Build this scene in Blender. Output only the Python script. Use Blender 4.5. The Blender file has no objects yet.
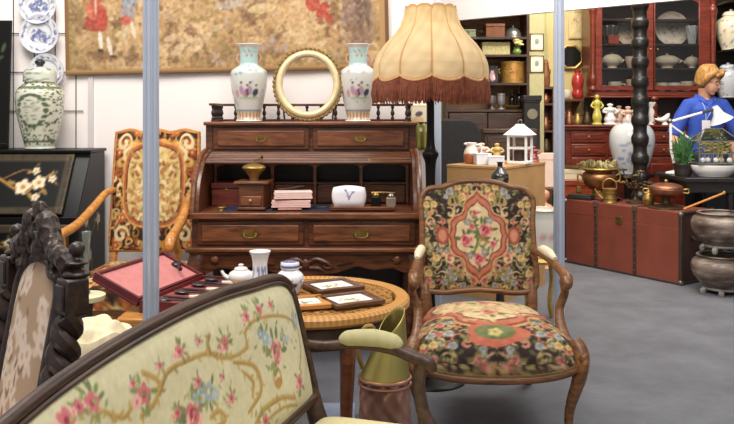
import bpy, math, random
import numpy as np
from mathutils import Vector, Matrix
PI = math.pi
random.seed(7); RNG = np.random.default_rng(7)
SC = bpy.context.scene
COL = SC.collection
# the camera looks along +Y from 1.3 m up; lens of 800 px on a 734 px frame
F, H, CX, HY = 800.0, 1.30, 367.0, 113.0
def WX(px, d): return (px-CX)*d/F
def WZ(py, d): return H-(py-HY)*d/F
def W(px, py, d): return Vector((WX(px, d), d, WZ(py, d)))
def lin(c):
    c = np.asarray(c, float)/255.0
    return np.where(c <= .04045, c/12.92, ((c+.055)/1.055)**2.4)
def L4(c): return tuple(float(v) for v in lin(c))+(1.0,)

# ---------------------------------------------------------------- materials
MATS = {}
def _new(name):
    m = bpy.data.materials.new(name); m.use_nodes = True
    nt = m.node_tree; b = nt.nodes['Principled BSDF']
    return m, nt, b
def plain(name, col, rough=.5, metal=0., var=.12, scale=18., coat=0., spec=.5):
    if name in MATS: return MATS[name]
    m, nt, b = _new(name); N = nt.nodes.new; K = nt.links.new
    tc = N('ShaderNodeTexCoord'); nz = N('ShaderNodeTexNoise'); nz.inputs['Scale'].default_value = scale; nz.inputs['Detail'].default_value = 4
    K(tc.outputs['Object'], nz.inputs['Vector'])
    r = N('ShaderNodeValToRGB'); c = lin(col)
    r.color_ramp.elements[0].position = .3; r.color_ramp.elements[1].position = .7
    r.color_ramp.elements[0].color = tuple(np.clip(c*(1-var), 0, 1))+(1,)
    r.color_ramp.elements[1].color = tuple(np.clip(c*(1+var), 0, 1))+(1,)
    K(nz.outputs['Fac'], r.inputs['Fac']); K(r.outputs['Color'], b.inputs['Base Color'])
    b.inputs['Roughness'].default_value = rough; b.inputs['Metallic'].default_value = metal
    if coat: b.inputs['Coat Weight'].default_value = coat
    b.inputs['Specular IOR Level'].default_value = spec
    MATS[name] = m; return m
def wood(name, dark, light, rough=.35, scale=9., axis=0, coat=.25):
    if name in MATS: return MATS[name]
    m, nt, b = _new(name); N = nt.nodes.new; K = nt.links.new
    tc = N('ShaderNodeTexCoord'); mp = N('ShaderNodeMapping')
    s = [6., 6., 6.]; s[axis] = .8
    mp.inputs['Scale'].default_value = s
    nz = N('ShaderNodeTexNoise'); nz.inputs['Scale'].default_value = scale; nz.inputs['Detail'].default_value = 6; nz.inputs['Distortion'].default_value = .6
    r = N('ShaderNodeValToRGB'); r.color_ramp.elements[0].position = .32; r.color_ramp.elements[1].position = .7
    r.color_ramp.elements[0].color = L4(dark); r.color_ramp.elements[1].color = L4(light)
    K(tc.outputs['Object'], mp.inputs['Vector']); K(mp.outputs['Vector'], nz.inputs['Vector'])
    K(nz.outputs['Fac'], r.inputs['Fac']); K(r.outputs['Color'], b.inputs['Base Color'])
    b.inputs['Roughness'].default_value = rough; b.inputs['Coat Weight'].default_value = coat; b.inputs['Coat Roughness'].default_value = .2
    MATS[name] = m; return m
def pat(name, rough=.8, bump=.25, bscale=350., coat=0., sheen=0., metal=0., spec=.5):
    """pattern woven or painted on the surface: a colour attribute on the part's own mesh"""
    if name in MATS: return MATS[name]
    m, nt, b = _new(name); N = nt.nodes.new; K = nt.links.new
    at = N('ShaderNodeAttribute'); at.attribute_name = 'Col'
    K(at.outputs['Color'], b.inputs['Base Color'])
    b.inputs['Roughness'].default_value = rough; b.inputs['Coat Weight'].default_value = coat; b.inputs['Metallic'].default_value = metal
    b.inputs['Sheen Weight'].default_value = sheen; b.inputs['Specular IOR Level'].default_value = spec
    if bump:
        tc = N('ShaderNodeTexCoord'); nz = N('ShaderNodeTexNoise'); nz.inputs['Scale'].default_value = bscale
        bp = N('ShaderNodeBump'); bp.inputs['Strength'].default_value = bump; bp.inputs['Distance'].default_value = .002
        K(tc.outputs['Object'], nz.inputs['Vector']); K(nz.outputs['Fac'], bp.inputs['Height']); K(bp.outputs['Normal'], b.inputs['Normal'])
    MATS[name] = m; return m
def glass(name, tint=(250, 250, 248), gl=.12):
    if name in MATS: return MATS[name]
    m, nt, b = _new(name); N = nt.nodes.new; K = nt.links.new
    nt.nodes.remove(b); out = [n for n in nt.nodes if n.type == 'OUTPUT_MATERIAL'][0]
    t = N('ShaderNodeBsdfTransparent'); t.inputs['Color'].default_value = L4(tint)
    g = N('ShaderNodeBsdfGlossy'); g.inputs['Roughness'].default_value = .05
    fr = N('ShaderNodeFresnel'); fr.inputs['IOR'].default_value = 1.45
    mx = N('ShaderNodeMixShader'); K(fr.outputs[0], mx.inputs[0]); K(t.outputs[0], mx.inputs[1]); K(g.outputs[0], mx.inputs[2]); K(mx.outputs[0], out.inputs['Surface'])
    MATS[name] = m; return m

# ---------------------------------------------------------------- mesh builder
class MB:
    def __init__(s, M=None): s.v = []; s.f = []; s.c = []; s.hascol = False; s.M = M
    def add(s, vs, fs, cols=None):
        o = len(s.v)
        for p in vs:
            p = Vector(p); s.v.append(s.M @ p if s.M else p)
        s.f += [tuple(i+o for i in f) for f in fs]
        if cols is not None: s.hascol = True; s.c += [tuple(c[:3]) for c in cols]
        else: s.c += [(.5, .5, .5)]*len(vs)
        return s
    def box(s, x0, x1, y0, y1, z0, z1):
        v = [(x0,y0,z0),(x1,y0,z0),(x1,y1,z0),(x0,y1,z0),(x0,y0,z1),(x1,y0,z1),(x1,y1,z1),(x0,y1,z1)]
        return s.add(v, [(0,3,2,1),(4,5,6,7),(0,1,5,4),(1,2,6,5),(2,3,7,6),(3,0,4,7)])
    def cbox(s, c, sx, sy, sz): return s.box(c[0]-sx/2, c[0]+sx/2, c[1]-sy/2, c[1]+sy/2, c[2]-sz/2, c[2]+sz/2)
    def tube(s, pts, r, n=10, flat=1., up=None, closed=False):
        """sweep an ellipse along pts; r one radius or one per point; flat squeezes the second axis"""
        P = [Vector(p) for p in pts]; m = len(P)
        R = list(r) if hasattr(r, '__len__') else [r]*m
        T = []
        for i in range(m):
            if closed: t = P[(i+1) % m]-P[i-1]
            else: t = P[min(i+1, m-1)]-P[max(i-1, 0)]
            T.append(t.normalized() if t.length > 1e-9 else Vector((0,0,1)))
        if up is None:
            a = Vector((0,0,1)) if abs(T[0].z) < .9 else Vector((1,0,0))
            nrm = (a-T[0]*a.dot(T[0])).normalized()
        vs = []; fs = []
        for i in range(m):
            if up is not None:
                a = Vector(up); q = a-T[i]*a.dot(T[i]); nrm = q.normalized() if q.length > 1e-6 else nrm
            elif i:
                q = nrm-T[i]*nrm.dot(T[i]); nrm = q.normalized() if q.length > 1e-6 else nrm
            b = T[i].cross(nrm)
            for k in range(n):
                a = 2*PI*k/n
                vs.append(P[i]+nrm*(R[i]*math.cos(a))+b*(R[i]*flat*math.sin(a)))
        for i in range(m if closed else m-1):
            j = (i+1) % m
            for k in range(n):
                l = (k+1) % n
                fs.append((i*n+k, i*n+l, j*n+l, j*n+k))
        if not closed:
            fs.append(tuple(range(n))[::-1]); fs.append(tuple((m-1)*n+k for k in range(n)))
        return s.add(vs, fs)
    def lathe(s, prof, n=24, c=(0,0,0), sx=1., sy=1., colfn=None, axis='z'):
        vs = []; fs = []; cols = [] if colfn else None; m = len(prof)
        for i, (r, z) in enumerate(prof):
            for k in range(n):
                a = 2*PI*k/n
                p = (r*math.cos(a)*sx, r*math.sin(a)*sy, z)
                if axis == 'x': p = (p[2], p[0], p[1])
                elif axis == 'y': p = (p[0], -p[2], p[1])
                vs.append((c[0]+p[0], c[1]+p[1], c[2]+p[2]))
                if colfn: cols.append(colfn(k/n, i/(m-1), r, z))
        for i in range(m-1):
            for k in range(n):
                l = (k+1) % n
                fs.append((i*n+k, i*n+l, (i+1)*n+l, (i+1)*n+k))
        if prof[0][0] > 1e-5: fs.append(tuple(range(n))[::-1])
        if prof[-1][0] > 1e-5: fs.append(tuple((m-1)*n+k for k in range(n)))
        return s.add(vs, fs, cols)
    def ell(s, c, rx, ry=None, rz=None, n=14, m=9):
        ry = rx if ry is None else ry; rz = rx if rz is None else rz
        vs = [(c[0], c[1], c[2]-rz)]; fs = []
        for i in range(1, m):
            t = -PI/2+PI*i/m
            for k in range(n):
                a = 2*PI*k/n
                vs.append((c[0]+rx*math.cos(t)*math.cos(a), c[1]+ry*math.cos(t)*math.sin(a), c[2]+rz*math.sin(t)))
        vs.append((c[0], c[1], c[2]+rz)); last = len(vs)-1
        for k in range(n):
            l = (k+1) % n
            fs.append((0, 1+l, 1+k)); fs.append((last, 1+(m-2)*n+k, 1+(m-2)*n+l))
            for i in range(m-2):
                fs.append((1+i*n+k, 1+i*n+l, 1+(i+1)*n+l, 1+(i+1)*n+k))
        return s.add(vs, fs)
    def extr(s, poly, a, b, axis='y'):
        def mk(p, t):
            return {'y': (p[0], t, p[1]), 'x': (t, p[0], p[1]), 'z': (p[0], p[1], t)}[axis]
        n = len(poly)
        vs = [mk(p, a) for p in poly]+[mk(p, b) for p in poly]
        fs = [tuple(range(n))[::-1], tuple(range(n, 2*n))]+[(i, (i+1) % n, n+(i+1) % n, n+i) for i in range(n)]
        return s.add(vs, fs)
    def surf(s, fn, nu, nv, colfn=None, closeu=False):
        vs = []; cols = [] if colfn else None
        for j in range(nv+1):
            for i in range(nu+(0 if closeu else 1)):
                u, v = i/nu, j/nv
                vs.append(fn(u, v))
                if colfn: cols.append(colfn(u, v))
        w = nu if closeu else nu+1; fs = []
        for j in range(nv):
            for i in range(nu):
                i2 = (i+1) % w if closeu else i+1
                fs.append((j*w+i, j*w+i2, (j+1)*w+i2, (j+1)*w+i))
        return s.add(vs, fs, cols)
    def build(s, name, mat, parent=None, smooth=True, bevel=0., solid=0., angle=40, loc=None, rz=0., recalc=True):
        me = bpy.data.meshes.new(name)
        me.from_pydata([tuple(v) for v in s.v], [], s.f); me.validate()
        if s.hascol and len(me.vertices) == len(s.c):
            ca = me.color_attributes.new('Col', 'FLOAT_COLOR', 'POINT')
            arr = np.ones((len(s.c), 4), np.float32); arr[:, :3] = np.array(s.c, np.float32)
            ca.data.foreach_set('color', arr.ravel())
        if recalc:
            import bmesh
            bm = bmesh.new(); bm.from_mesh(me); bmesh.ops.recalc_face_normals(bm, faces=bm.faces); bm.to_mesh(me); bm.free()
        me.materials.append(mat)
        if smooth:
            me.shade_smooth(); me.set_sharp_from_angle(angle=math.radians(angle))
        o = bpy.data.objects.new(name, me); COL.objects.link(o)
        if parent is not None: o.parent = parent
        if loc is not None: o.location = loc
        o.rotation_euler.z = rz
        if solid:
            md = o.modifiers.new('Solid', 'SOLIDIFY'); md.thickness = solid; md.offset = 0
        if bevel:
            md = o.modifiers.new('Bevel', 'BEVEL'); md.width = bevel; md.segments = 2; md.limit_method = 'ANGLE'
        return o

def tag(o, label, cat, group=None, kind=None):
    if label: o['label'] = label
    if cat: o['category'] = cat
    if group: o['group'] = group
    if kind: o['kind'] = kind
    return o
def struct(o): o['kind'] = 'structure'; return o
def thing(name, label, cat, loc=(0,0,0), rz=0., group=None):
    o = bpy.data.objects.new(name, None); COL.objects.link(o); o.empty_display_size = .05
    o.location = loc; o.rotation_euler = (0, 0, rz)
    return tag(o, label, cat, group)
def dup(root, loc, rz, label=None, group=None, scale=None):
    def cp(o, parent):
        c = o.copy(); COL.objects.link(c); c.parent = parent
        for ch in list(o.children): cp(ch, c)
        return c
    r = cp(root, None); r.location = loc; r.rotation_euler = (0, 0, rz)
    if scale: r.scale = scale
    if label: r['label'] = label
    if group: r['group'] = group
    return r
def one(mb, name, mat, label, cat, loc, rz=0., group=None, **k):
    return tag(mb.build(name, mat, None, loc=loc, rz=rz, **k), label, cat, group)
def spl(pts, n=8):
    """Catmull-Rom through pts"""
    P = [Vector(p) for p in pts]; out = []
    for i in range(len(P)-1):
        p0 = P[max(i-1, 0)]; p1 = P[i]; p2 = P[i+1]; p3 = P[min(i+2, len(P)-1)]
        for k in range(n):
            t = k/n
            out.append(.5*((2*p1)+(p2-p0)*t+(2*p0-5*p1+4*p2-p3)*t*t+(3*p1-p0-3*p2+p3)*t**3))
    out.append(P[-1]); return out
def lerps(a, n): return list(np.interp(np.linspace(0, 1, n), np.linspace(0, 1, len(a)), a))
def prof(pts, n=5):
    return [(max(p.x, 0), p.y) for p in spl([(a, b, 0) for a, b in pts], n)]

# ---------------------------------------------------------------- pattern painter (metres, y up)
class Cv:
    def __init__(s, w, h, res, bg, x0=0., y0=0.):
        s.res = res; s.x0 = x0; s.y0 = y0; s.wm = w; s.hm = h
        s.nx = int(w*res)+1; s.ny = int(h*res)+1
        s.a = np.empty((s.ny, s.nx, 3)); s.a[:] = bg
    def _win(s, x, y, R):
        cx = (x-s.x0)*s.res; cy = (y-s.y0)*s.res; r = R*s.res+1
        i0, i1 = max(int(cx-r), 0), min(int(cx+r)+2, s.nx); j0, j1 = max(int(cy-r), 0), min(int(cy+r)+2, s.ny)
        if i0 >= i1 or j0 >= j1: return None
        X, Y = np.meshgrid((np.arange(i0, i1)-cx)/s.res, (np.arange(j0, j1)-cy)/s.res)
        return i0, i1, j0, j1, X, Y
    def el(s, x, y, rx, ry=None, rot=0., col=(0,0,0), al=1.):
        ry = rx if ry is None else ry
        w = s._win(x, y, max(rx, ry))
        if not w: return
        i0, i1, j0, j1, X, Y = w
        c, sn = math.cos(rot), math.sin(rot)
        d = np.sqrt(((X*c+Y*sn)/rx)**2+((-X*sn+Y*c)/ry)**2)
        k = np.clip((1-d)*min(rx, ry)*s.res+.5, 0, 1)[..., None]*al
        s.a[j0:j1, i0:i1] = s.a[j0:j1, i0:i1]*(1-k)+np.array(col, float)*k
    def rect(s, x0, x1, y0, y1, col, al=1.):
        i0, i1 = int((x0-s.x0)*s.res), int((x1-s.x0)*s.res)+1; j0, j1 = int((y0-s.y0)*s.res), int((y1-s.y0)*s.res)+1
        i0 = max(i0, 0); j0 = max(j0, 0)
        s.a[j0:j1, i0:i1] = s.a[j0:j1, i0:i1]*(1-al)+np.array(col, float)*al
    def stroke(s, pts, w, col, n=8, al=1.):
        P = spl([(a, b, 0) for a, b in pts], n)
        Ws = lerps(w if hasattr(w, '__len__') else [w, w], len(P))
        for i in range(len(P)-1):
            L = (P[i+1]-P[i]).length; k = max(1, int(L*s.res/1.2))
            for t in range(k):
                p = P[i].lerp(P[i+1], t/k); s.el(p.x, p.y, max(Ws[i], .6/s.res), None, 0, col, al)
    def poly(s, pts, col, al=1.):
        P = np.array(pts); X, Y = np.meshgrid(np.arange(s.nx)/s.res+s.x0, np.arange(s.ny)/s.res+s.y0)
        ins = np.zeros(X.shape, bool); n = len(P)
        for i in range(n):
            (xa, ya), (xb, yb) = P[i], P[(i+1) % n]
            with np.errstate(divide='ignore', invalid='ignore'):
                c = ((ya > Y) != (yb > Y)) & (X < (xb-xa)*(Y-ya)/(yb-ya+1e-12)+xa)
            ins ^= c
        k = ins[..., None]*al
        s.a = s.a*(1-k)+np.array(col, float)*k
    def scroll(s, x, y, r, a0, turns, w, col, hand=1):
        pts = []
        for i in range(14):
            t = i/13; a = a0+hand*turns*2*PI*t; q = r*(1-.85*t)
            pts.append((x+q*math.cos(a), y+q*math.sin(a)))
        s.stroke(pts, [w*.5, w, w*.7], col, 4)
    def leaf(s, x, y, l, a, col, fat=.38):
        s.el(x+.5*l*math.cos(a), y+.5*l*math.sin(a), l*.5, l*.5*fat, a, col)
    def flower(s, x, y, r, col, mid, n=5, a0=0.):
        for k in range(n):
            a = a0+2*PI*k/n
            s.el(x+.55*r*math.cos(a), y+.55*r*math.sin(a), r*.48, r*.4, a, col)
        s.el(x, y, r*.3, None, 0, mid)
    def rose(s, x, y, r, dk, md, lt, green=None, rng=random):
        if green:
            for k in range(5):
                a = rng.uniform(0, 2*PI); s.leaf(x+.7*r*math.cos(a), y+.7*r*math.sin(a), r*1.1, a, green)
        for k in range(6):
            a = k*PI/3+.3; s.el(x+.5*r*math.cos(a), y+.5*r*math.sin(a), r*.52, None, 0, lt if k % 2 else md)
        s.el(x, y, r*.62, None, 0, md); s.el(x-.1*r, y+.1*r, r*.42, None, 0, dk); s.el(x+.05*r, y+.12*r, r*.22, None, 0, md); s.el(x-.25*r, y-.2*r, r*.2, r*.1, .5, lt)
    def noise(s, amp, scales=(4, 9, 20), seed=1):
        rg = np.random.default_rng(seed); tot = np.zeros((s.ny, s.nx))
        for q, sc in enumerate(scales):
            gx, gy = max(2, int(s.wm*sc)+2), max(2, int(s.hm*sc)+2)
            g = rg.uniform(-1, 1, (gy, gx))
            X = np.linspace(0, gx-1.001, s.nx); Y = np.linspace(0, gy-1.001, s.ny)
            xi = X.astype(int); yi = Y.astype(int); fx = X-xi; fy = (Y-yi)[:, None]
            fx = fx*fx*(3-2*fx); fy = fy*fy*(3-2*fy)
            r = (g[yi][:, xi]*(1-fx)+g[yi][:, xi+1]*fx)*(1-fy)+(g[yi+1][:, xi]*(1-fx)+g[yi+1][:, xi+1]*fx)*fy
            tot += r/(1+.5*q)
        return tot*amp
    def mirror(s, right=True):
        """copy the left half onto the right"""
        h = s.nx//2; s.a[:, s.nx-h:] = s.a[:, :h][:, ::-1]
    def at(s, x, y):
        i = min(max((x-s.x0)*s.res, 0), s.nx-1.001); j = min(max((y-s.y0)*s.res, 0), s.ny-1.001)
        i0, j0 = int(i), int(j); fi, fj = i-i0, j-j0; a = s.a
        c = (a[j0, i0]*(1-fi)+a[j0, i0+1]*fi)*(1-fj)+(a[j0+1, i0]*(1-fi)+a[j0+1, i0+1]*fi)*fj
        return lin(np.clip(c, 0, 255))

# ---------------------------------------------------------------- shared materials
M = {}
M['walnut'] = wood('desk walnut', (60,30,16), (116,66,36), .34)
M['walnut_light'] = wood('desk walnut face', (82,44,24), (140,84,50), .34)
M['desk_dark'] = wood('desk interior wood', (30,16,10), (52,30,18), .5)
M['beech'] = wood('armchair beech', (86,51,27), (146,98,56), .38, coat=.12)
M['sofawood'] = wood('sofa dark wood', (40,25,18), (82,56,41), .42, coat=.06)
M['honey'] = wood('honey fruitwood', (168,104,42), (214,150,78), .33)
M['ebony'] = wood('carved dark oak', (26,17,14), (62,44,38), .36, coat=.15)
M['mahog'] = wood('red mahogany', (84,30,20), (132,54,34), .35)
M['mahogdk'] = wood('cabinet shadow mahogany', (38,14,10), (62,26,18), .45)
M['brass'] = plain('brass', (160,132,74), .42, .75, .25, 30)
M['carved'] = wood('deeply carved oak', (24,15,12), (70,48,40), .4, coat=.15)
_nt = M['carved'].node_tree; _b = _nt.nodes['Principled BSDF']; _tc = _nt.nodes.new('ShaderNodeTexCoord'); _vz = _nt.nodes.new('ShaderNodeTexVoronoi'); _vz.inputs['Scale'].default_value = 42; _bp = _nt.nodes.new('ShaderNodeBump'); _bp.inputs['Strength'].default_value = .9; _bp.inputs['Distance'].default_value = .012
_nt.links.new(_tc.outputs['Object'], _vz.inputs['Vector']); _nt.links.new(_vz.outputs['Distance'], _bp.inputs['Height']); _nt.links.new(_bp.outputs['Normal'], _b.inputs['Normal'])
M['oldbrass'] = plain('aged brass', (138,112,62), .42, .85, .3, 25)
M['copper'] = plain('copper', (150,100,74), .4, .8, .3, 22)
M['bronze'] = plain('dark bronze', (84,68,50), .45, .75, .35, 25)
M['gilt'] = plain('gilt', (196,164,96), .42, .55, .2, 40)
M['china'] = plain('white china', (236,234,232), .2, 0, .04, 12, .5)
M['black'] = plain('black lacquer', (10,9,9), .4, 0, .3, 10, 0, .25)
M['blackwood'] = wood('black wood', (14,12,12), (36,32,30), .4)
M['alu'] = plain('brushed aluminium', (198,206,222), .3, .35, .02, 20)
M['white'] = plain('white paint', (236,234,232), .5, 0, .04, 12)
M['kraft'] = plain('tan board', (176,136,88), .7, 0, .1, 8)
M['paintedchina'] = pat('painted china', .18, 0, coat=.5)
M['tin'] = plain('pewter', (150,150,150), .35, .8, .15, 25)
M['glass'] = glass('clear glass')
# ================================================================ camera, world, lights
cam = bpy.data.cameras.new('camera'); cam.sensor_width = 36; cam.lens = 36*F/734
cam.shift_y = -(212-HY)/734; cam.clip_start = .05
co = bpy.data.objects.new('camera', cam); COL.objects.link(co)
co.location = (0, 0, H); co.rotation_euler = (PI/2, 0, 0); SC.camera = co
SC.view_settings.view_transform = 'Standard'; SC.view_settings.look = 'None'
SC.view_settings.exposure = EXPO if 'EXPO' in globals() else 0.0
wd = bpy.data.worlds.new('hall light'); SC.world = wd; wd.use_nodes = True
wn = wd.node_tree; bg = wn.nodes['Background']; bg.inputs['Color'].default_value = (1, .97, .94, 1); bg.inputs['Strength'].default_value = .44
def area(name, loc, tgt, size, power, col=(1, .96, .9), sy=None):
    l = bpy.data.lights.new(name, 'AREA'); l.energy = power; l.color = col; l.size = size
    if sy: l.shape = 'RECTANGLE'; l.size_y = sy
    o = bpy.data.objects.new(name, l); COL.objects.link(o); o.location = loc
    o.rotation_euler = (Vector(tgt)-Vector(loc)).to_track_quat('-Z', 'Y').to_euler(); return o
area('hall_lamp_near', (.6, .2, 4.2), (0, 3.2, .5), 2.6, 110)
area('hall_lamp_left', (-1.5, 2.6, 4.0), (-1.0, 4.6, 1.0), 1.6, 118)
area('hall_lamp_far', (2.6, 4.6, 4.4), (2.4, 6.6, .4), 2.0, 125)
area('hall_lamp_shop', (1.9, 6.6, 3.5), (2.4, 8.3, 1.3), 1.2, 75, (1, .9, .76))
area('cabinet_fill_light', (1.2, 4.4, 3.1), (2.6, 8.3, 1.4), 1.4, 60, (1, .92, .82))  # added fill light, not a hall fitting: brightens the dark cabinet interior

# ================================================================ the setting
def carpet():
    m, nt, b = _new('grey carpet'); N = nt.nodes.new; K = nt.links.new
    tc = N('ShaderNodeTexCoord'); nz = N('ShaderNodeTexNoise'); nz.inputs['Scale'].default_value = 3; nz.inputs['Detail'].default_value = 8; nz.inputs['Roughness'].default_value = .7
    r = N('ShaderNodeValToRGB'); r.color_ramp.elements[0].color = L4((86,87,93)); r.color_ramp.elements[1].color = L4((114,115,122))
    r.color_ramp.elements[0].position = .3; r.color_ramp.elements[1].position = .72
    n2 = N('ShaderNodeTexNoise'); n2.inputs['Scale'].default_value = 260; bp = N('ShaderNodeBump'); bp.inputs['Strength'].default_value = .3; bp.inputs['Distance'].default_value = .004
    K(tc.outputs['Object'], nz.inputs['Vector']); K(tc.outputs['Object'], n2.inputs['Vector']); K(nz.outputs['Fac'], r.inputs['Fac']); K(r.outputs['Color'], b.inputs['Base Color'])
    K(n2.outputs['Fac'], bp.inputs['Height']); K(bp.outputs['Normal'], b.inputs['Normal']); b.inputs['Roughness'].default_value = .75
    return m
struct(MB().box(-6, 7, -1.5, 10, -.05, 0).build('floor', carpet(), smooth=False))
wallm = plain('white wall panel', (252,243,239), .65, 0, .02, 2)
struct(MB().box(-5, .40, 4.80, 4.86, 0, 3.6).build('wall_back', wallm, smooth=False))
struct(MB().box(-6, 7, 9.6, 9.7, 0, 4.2).build('wall_far', plain('cream hall wall', (206,186,132), .8, 0, .1, 1.5), smooth=False))
struct(MB().box(5.2, 5.3, 4, 9.6, 0, 3.4).build('wall_right', plain('dark hall wall', (70,52,42), .8, 0, .15, 2), smooth=False))
struct(MB().box(.40, .445, 4.785, 4.875, 0, 3.6).build('trim_1', M['alu'], smooth=False, bevel=.006))
for i, x in enumerate((-1.655, -3.2)):
    struct(MB().box(x-.016, x+.016, 4.788, 4.80, 0, 3.6).build('trim_%d' % (i+2), plain('panel joint', (214,206,206), .5, 0, .03), smooth=False))
# the stand opposite: white fascia running towards the right, carried on two slim uprights out of the way
fa, fb = Vector((.55, 8.0, 0)), Vector((3.35, 5.55, 0)); fd = (fb-fa).normalized(); fn = Vector((fd.y, -fd.x, 0))
fm = MB(); q = fn*.03
vs = [fa-q, fb-q, fb+q, fa+q]
fm.add([(p.x, p.y, 2.19) for p in vs]+[(p.x, p.y, 2.62) for p in vs], [(0,1,2,3), (4,5,6,7), (0,1,5,4), (1,2,6,5), (2,3,7,6), (3,0,4,7)])
struct(fm.build('trim_4', plain('white fascia', (244,240,240), .5, 0, .02), smooth=False))

# ---------------------------------------------------------------- stand uprights (profiled aluminium poles)
def upright(px, d, w, label):
    t = thing('stand_upright', label, 'pole', (WX(px, d), d, 0), 0, 'aluminium stand uprights')
    n = 16; pr = []
    for k in range(64):
        a = 2*PI*k/64; r = w/2*(1-.24*(abs(((k+4) % 8)-4) > 2.4))
        pr.append((r*math.cos(a), r*math.sin(a)))
    MB().extr(pr, .012, 3.4, 'z').build('profile_tube', M['alu'], t, angle=15)
    MB().lathe([(w*.9, 0), (w*.9, .006), (w*.6, .012)], 24).build('foot_plate', M['alu'], t)
    return t
upright(151, 2.86, .057, 'aluminium stand pole in front of the tapestry and the cutlery case')
upright(559, 4.5, .061, 'aluminium stand pole between the flowered armchair and the red trunk')

# ---------------------------------------------------------------- wire display grid with plates
g = thing('display_grid', 'black wire display grid on white wall holding the plates', 'grid', (-2.0, 4.7965, 1.05))
wm_ = plain('black wire', (40,36,36), .5, .3)
for x in np.arange(-.62, .29, .125): MB().tube([(x, 0, 0), (x, 0, 1.5)], .0028, 6).build('wire', wm_, g)
for z in np.arange(.03, 1.5, .232): MB().tube([(-.64, -.006, z), (.3, -.006, z)], .0028, 6).build('wire', wm_, g)
def plate(px, py, r, seed, label, d=4.745):
    cv = Cv(2.1, 2.1, 60, (226,226,230), -1.05, -1.05); rg = random.Random(seed)
    cv.el(0, 0, 1.0, None, 0, (215,216,224)); cv.el(0, 0, .93, None, 0, (232,231,232))
    for k in range(70):
        a = rg.uniform(0, 2*PI); q = rg.uniform(.74, .9); cv.el(q*math.cos(a), q*math.sin(a), .06, .03, rg.uniform(0, 3), (86,92,140), .8)
    cv.el(0, 0, .63, None, 0, (196,198,214)); cv.el(0, 0, .6, None, 0, (224,224,228))
    for k in range(60):
        x = rg.uniform(-.5, .5); y = rg.uniform(-.42, .12)+.25*math.sin(5*x+seed)*(.3 if rg.random() < .5 else 1)
        if x*x+y*y < .3: cv.el(x, y, rg.uniform(.05, .13), rg.uniform(.03, .07), rg.uniform(0, 3), (96,104,152), .6)
    t = thing('blue_white_plate', label, 'plate', (WX(px, d), d, WZ(py, d)), 0, 'blue and white plates on the grid')
    R = r*d/F
    pr = [(.0, .0), (.3, .0), (.55, .002), (.62, .012), (.8, .03), (1., .05), (1., .075), (.8, .055), (.6, .035), (0, .03)]
    pr = [(a*R, b*R*1.6) for a, b in pr]
    # face towards the viewer: lathe about y, opening to -y
    b = MB(); n = 40; rings = [0.001]+list(np.linspace(.08, 1., 18)); hs = np.interp(rings, [0, .55, .65, 1.], [0, 0, .08, .16])
    vs = []; cs = []
    for q, hh in zip(rings, hs):
        for k in range(n):
            a = 2*PI*k/n; vs.append((R*q*math.cos(a), -R*hh, R*q*math.sin(a))); cs.append(cv.at(q*math.cos(a), q*math.sin(a)))
    m = len(rings)
    for q, hh in zip(rings[::-1], hs[::-1]):
        for k in range(n):
            a = 2*PI*k/n; vs.append((R*q*math.cos(a), -R*hh+.006, R*q*math.sin(a))); cs.append(lin((225,225,228)))
    fs = [(i*n+k, i*n+(k+1) % n, (i+1)*n+(k+1) % n, (i+1)*n+k) for i in range(2*m-1) for k in range(n)]
    b.add(vs, fs, cs).build('dish', M['paintedchina'], t)
    MB().tube([(-.02, .004, R*.85), (-.02, .03, R*.95), (.02, .03, R*.95), (.02, .004, R*.85)], .003, 6).build('hanger', M['brass'], t)
plate(38, 5, 19, 1, 'blue and white plate, topmost of three, cut by the top edge')
plate(40, 34, 19.5, 2, 'blue and white plate with landscape, middle of three on the grid')
plate(47, 71, 17.5, 3, 'blue and white plate half hidden behind the lidded ginger jar')

# ---------------------------------------------------------------- tapestry
TW, TH = 1.93, 1.16
cv = Cv(TW, TH, 210, (196,158,112))
nz = cv.noise(1, (5, 11, 26, 60), 3)[..., None]; n2 = cv.noise(1, (3, 8, 22, 50), 9)[..., None]
cv.a += nz*24
def mixc(mask, c):
    k = np.clip(mask, 0, 1); cv.a = cv.a*(1-k)+np.array(c)*k
mixc((n2-.15)*2.2, (146,122,78)); mixc((-n2-.4)*1.6, (214,180,134)); mixc((cv.noise(1, (9, 24, 60), 12)[..., None]-.35)*1.6, (126,92,66)); mixc((cv.noise(1, (14, 40), 22)[..., None]-.5)*1.4, (170,150,150))
def tp(px, py): return ((px-66)/321*TW, (75-7*(px-66)/321-py)*4.77/F+.0)
def TE(px, py, rx, ry, c, a=0, al=.9): x, y = tp(px, py); cv.el(x, y, rx*.006, ry*.006, a, c, al)
rg = random.Random(4)
for k in range(90):        # shrubs and leaves
    px = rg.uniform(68, 386); py = rg.uniform(-40, 66); TE(px, py, rg.uniform(1.5, 6), rg.uniform(1, 3), rg.choice([(120,104,62),(104,86,60),(206,170,118),(150,120,80),(176,142,92)]), rg.uniform(0, 3), .55)
for px, py in ((150,44),(170,38),(180,46),(190,40),(196,48),(176,52),(163,48),(205,36),(215,28),(288,34),(300,40),(318,44)):    # hounds and sheep
    TE(px, py, 6, 3, (222,196,158), .3, .8); TE(px+5, py-3, 2.4, 2, (214,184,146), .3, .85); TE(px-3, py+4, .9, 3, (190,160,120)); TE(px+3, py+4, .9, 3, (190,160,120))
for px, py in ((220,52),(240,46),(252,54),(268,50),(205,58),(228,40)): TE(px, py, 5, 4, (152,112,78), .5, .6); TE(px+4, py+3, 2, 6, (120,90,66), .2, .5)
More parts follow.
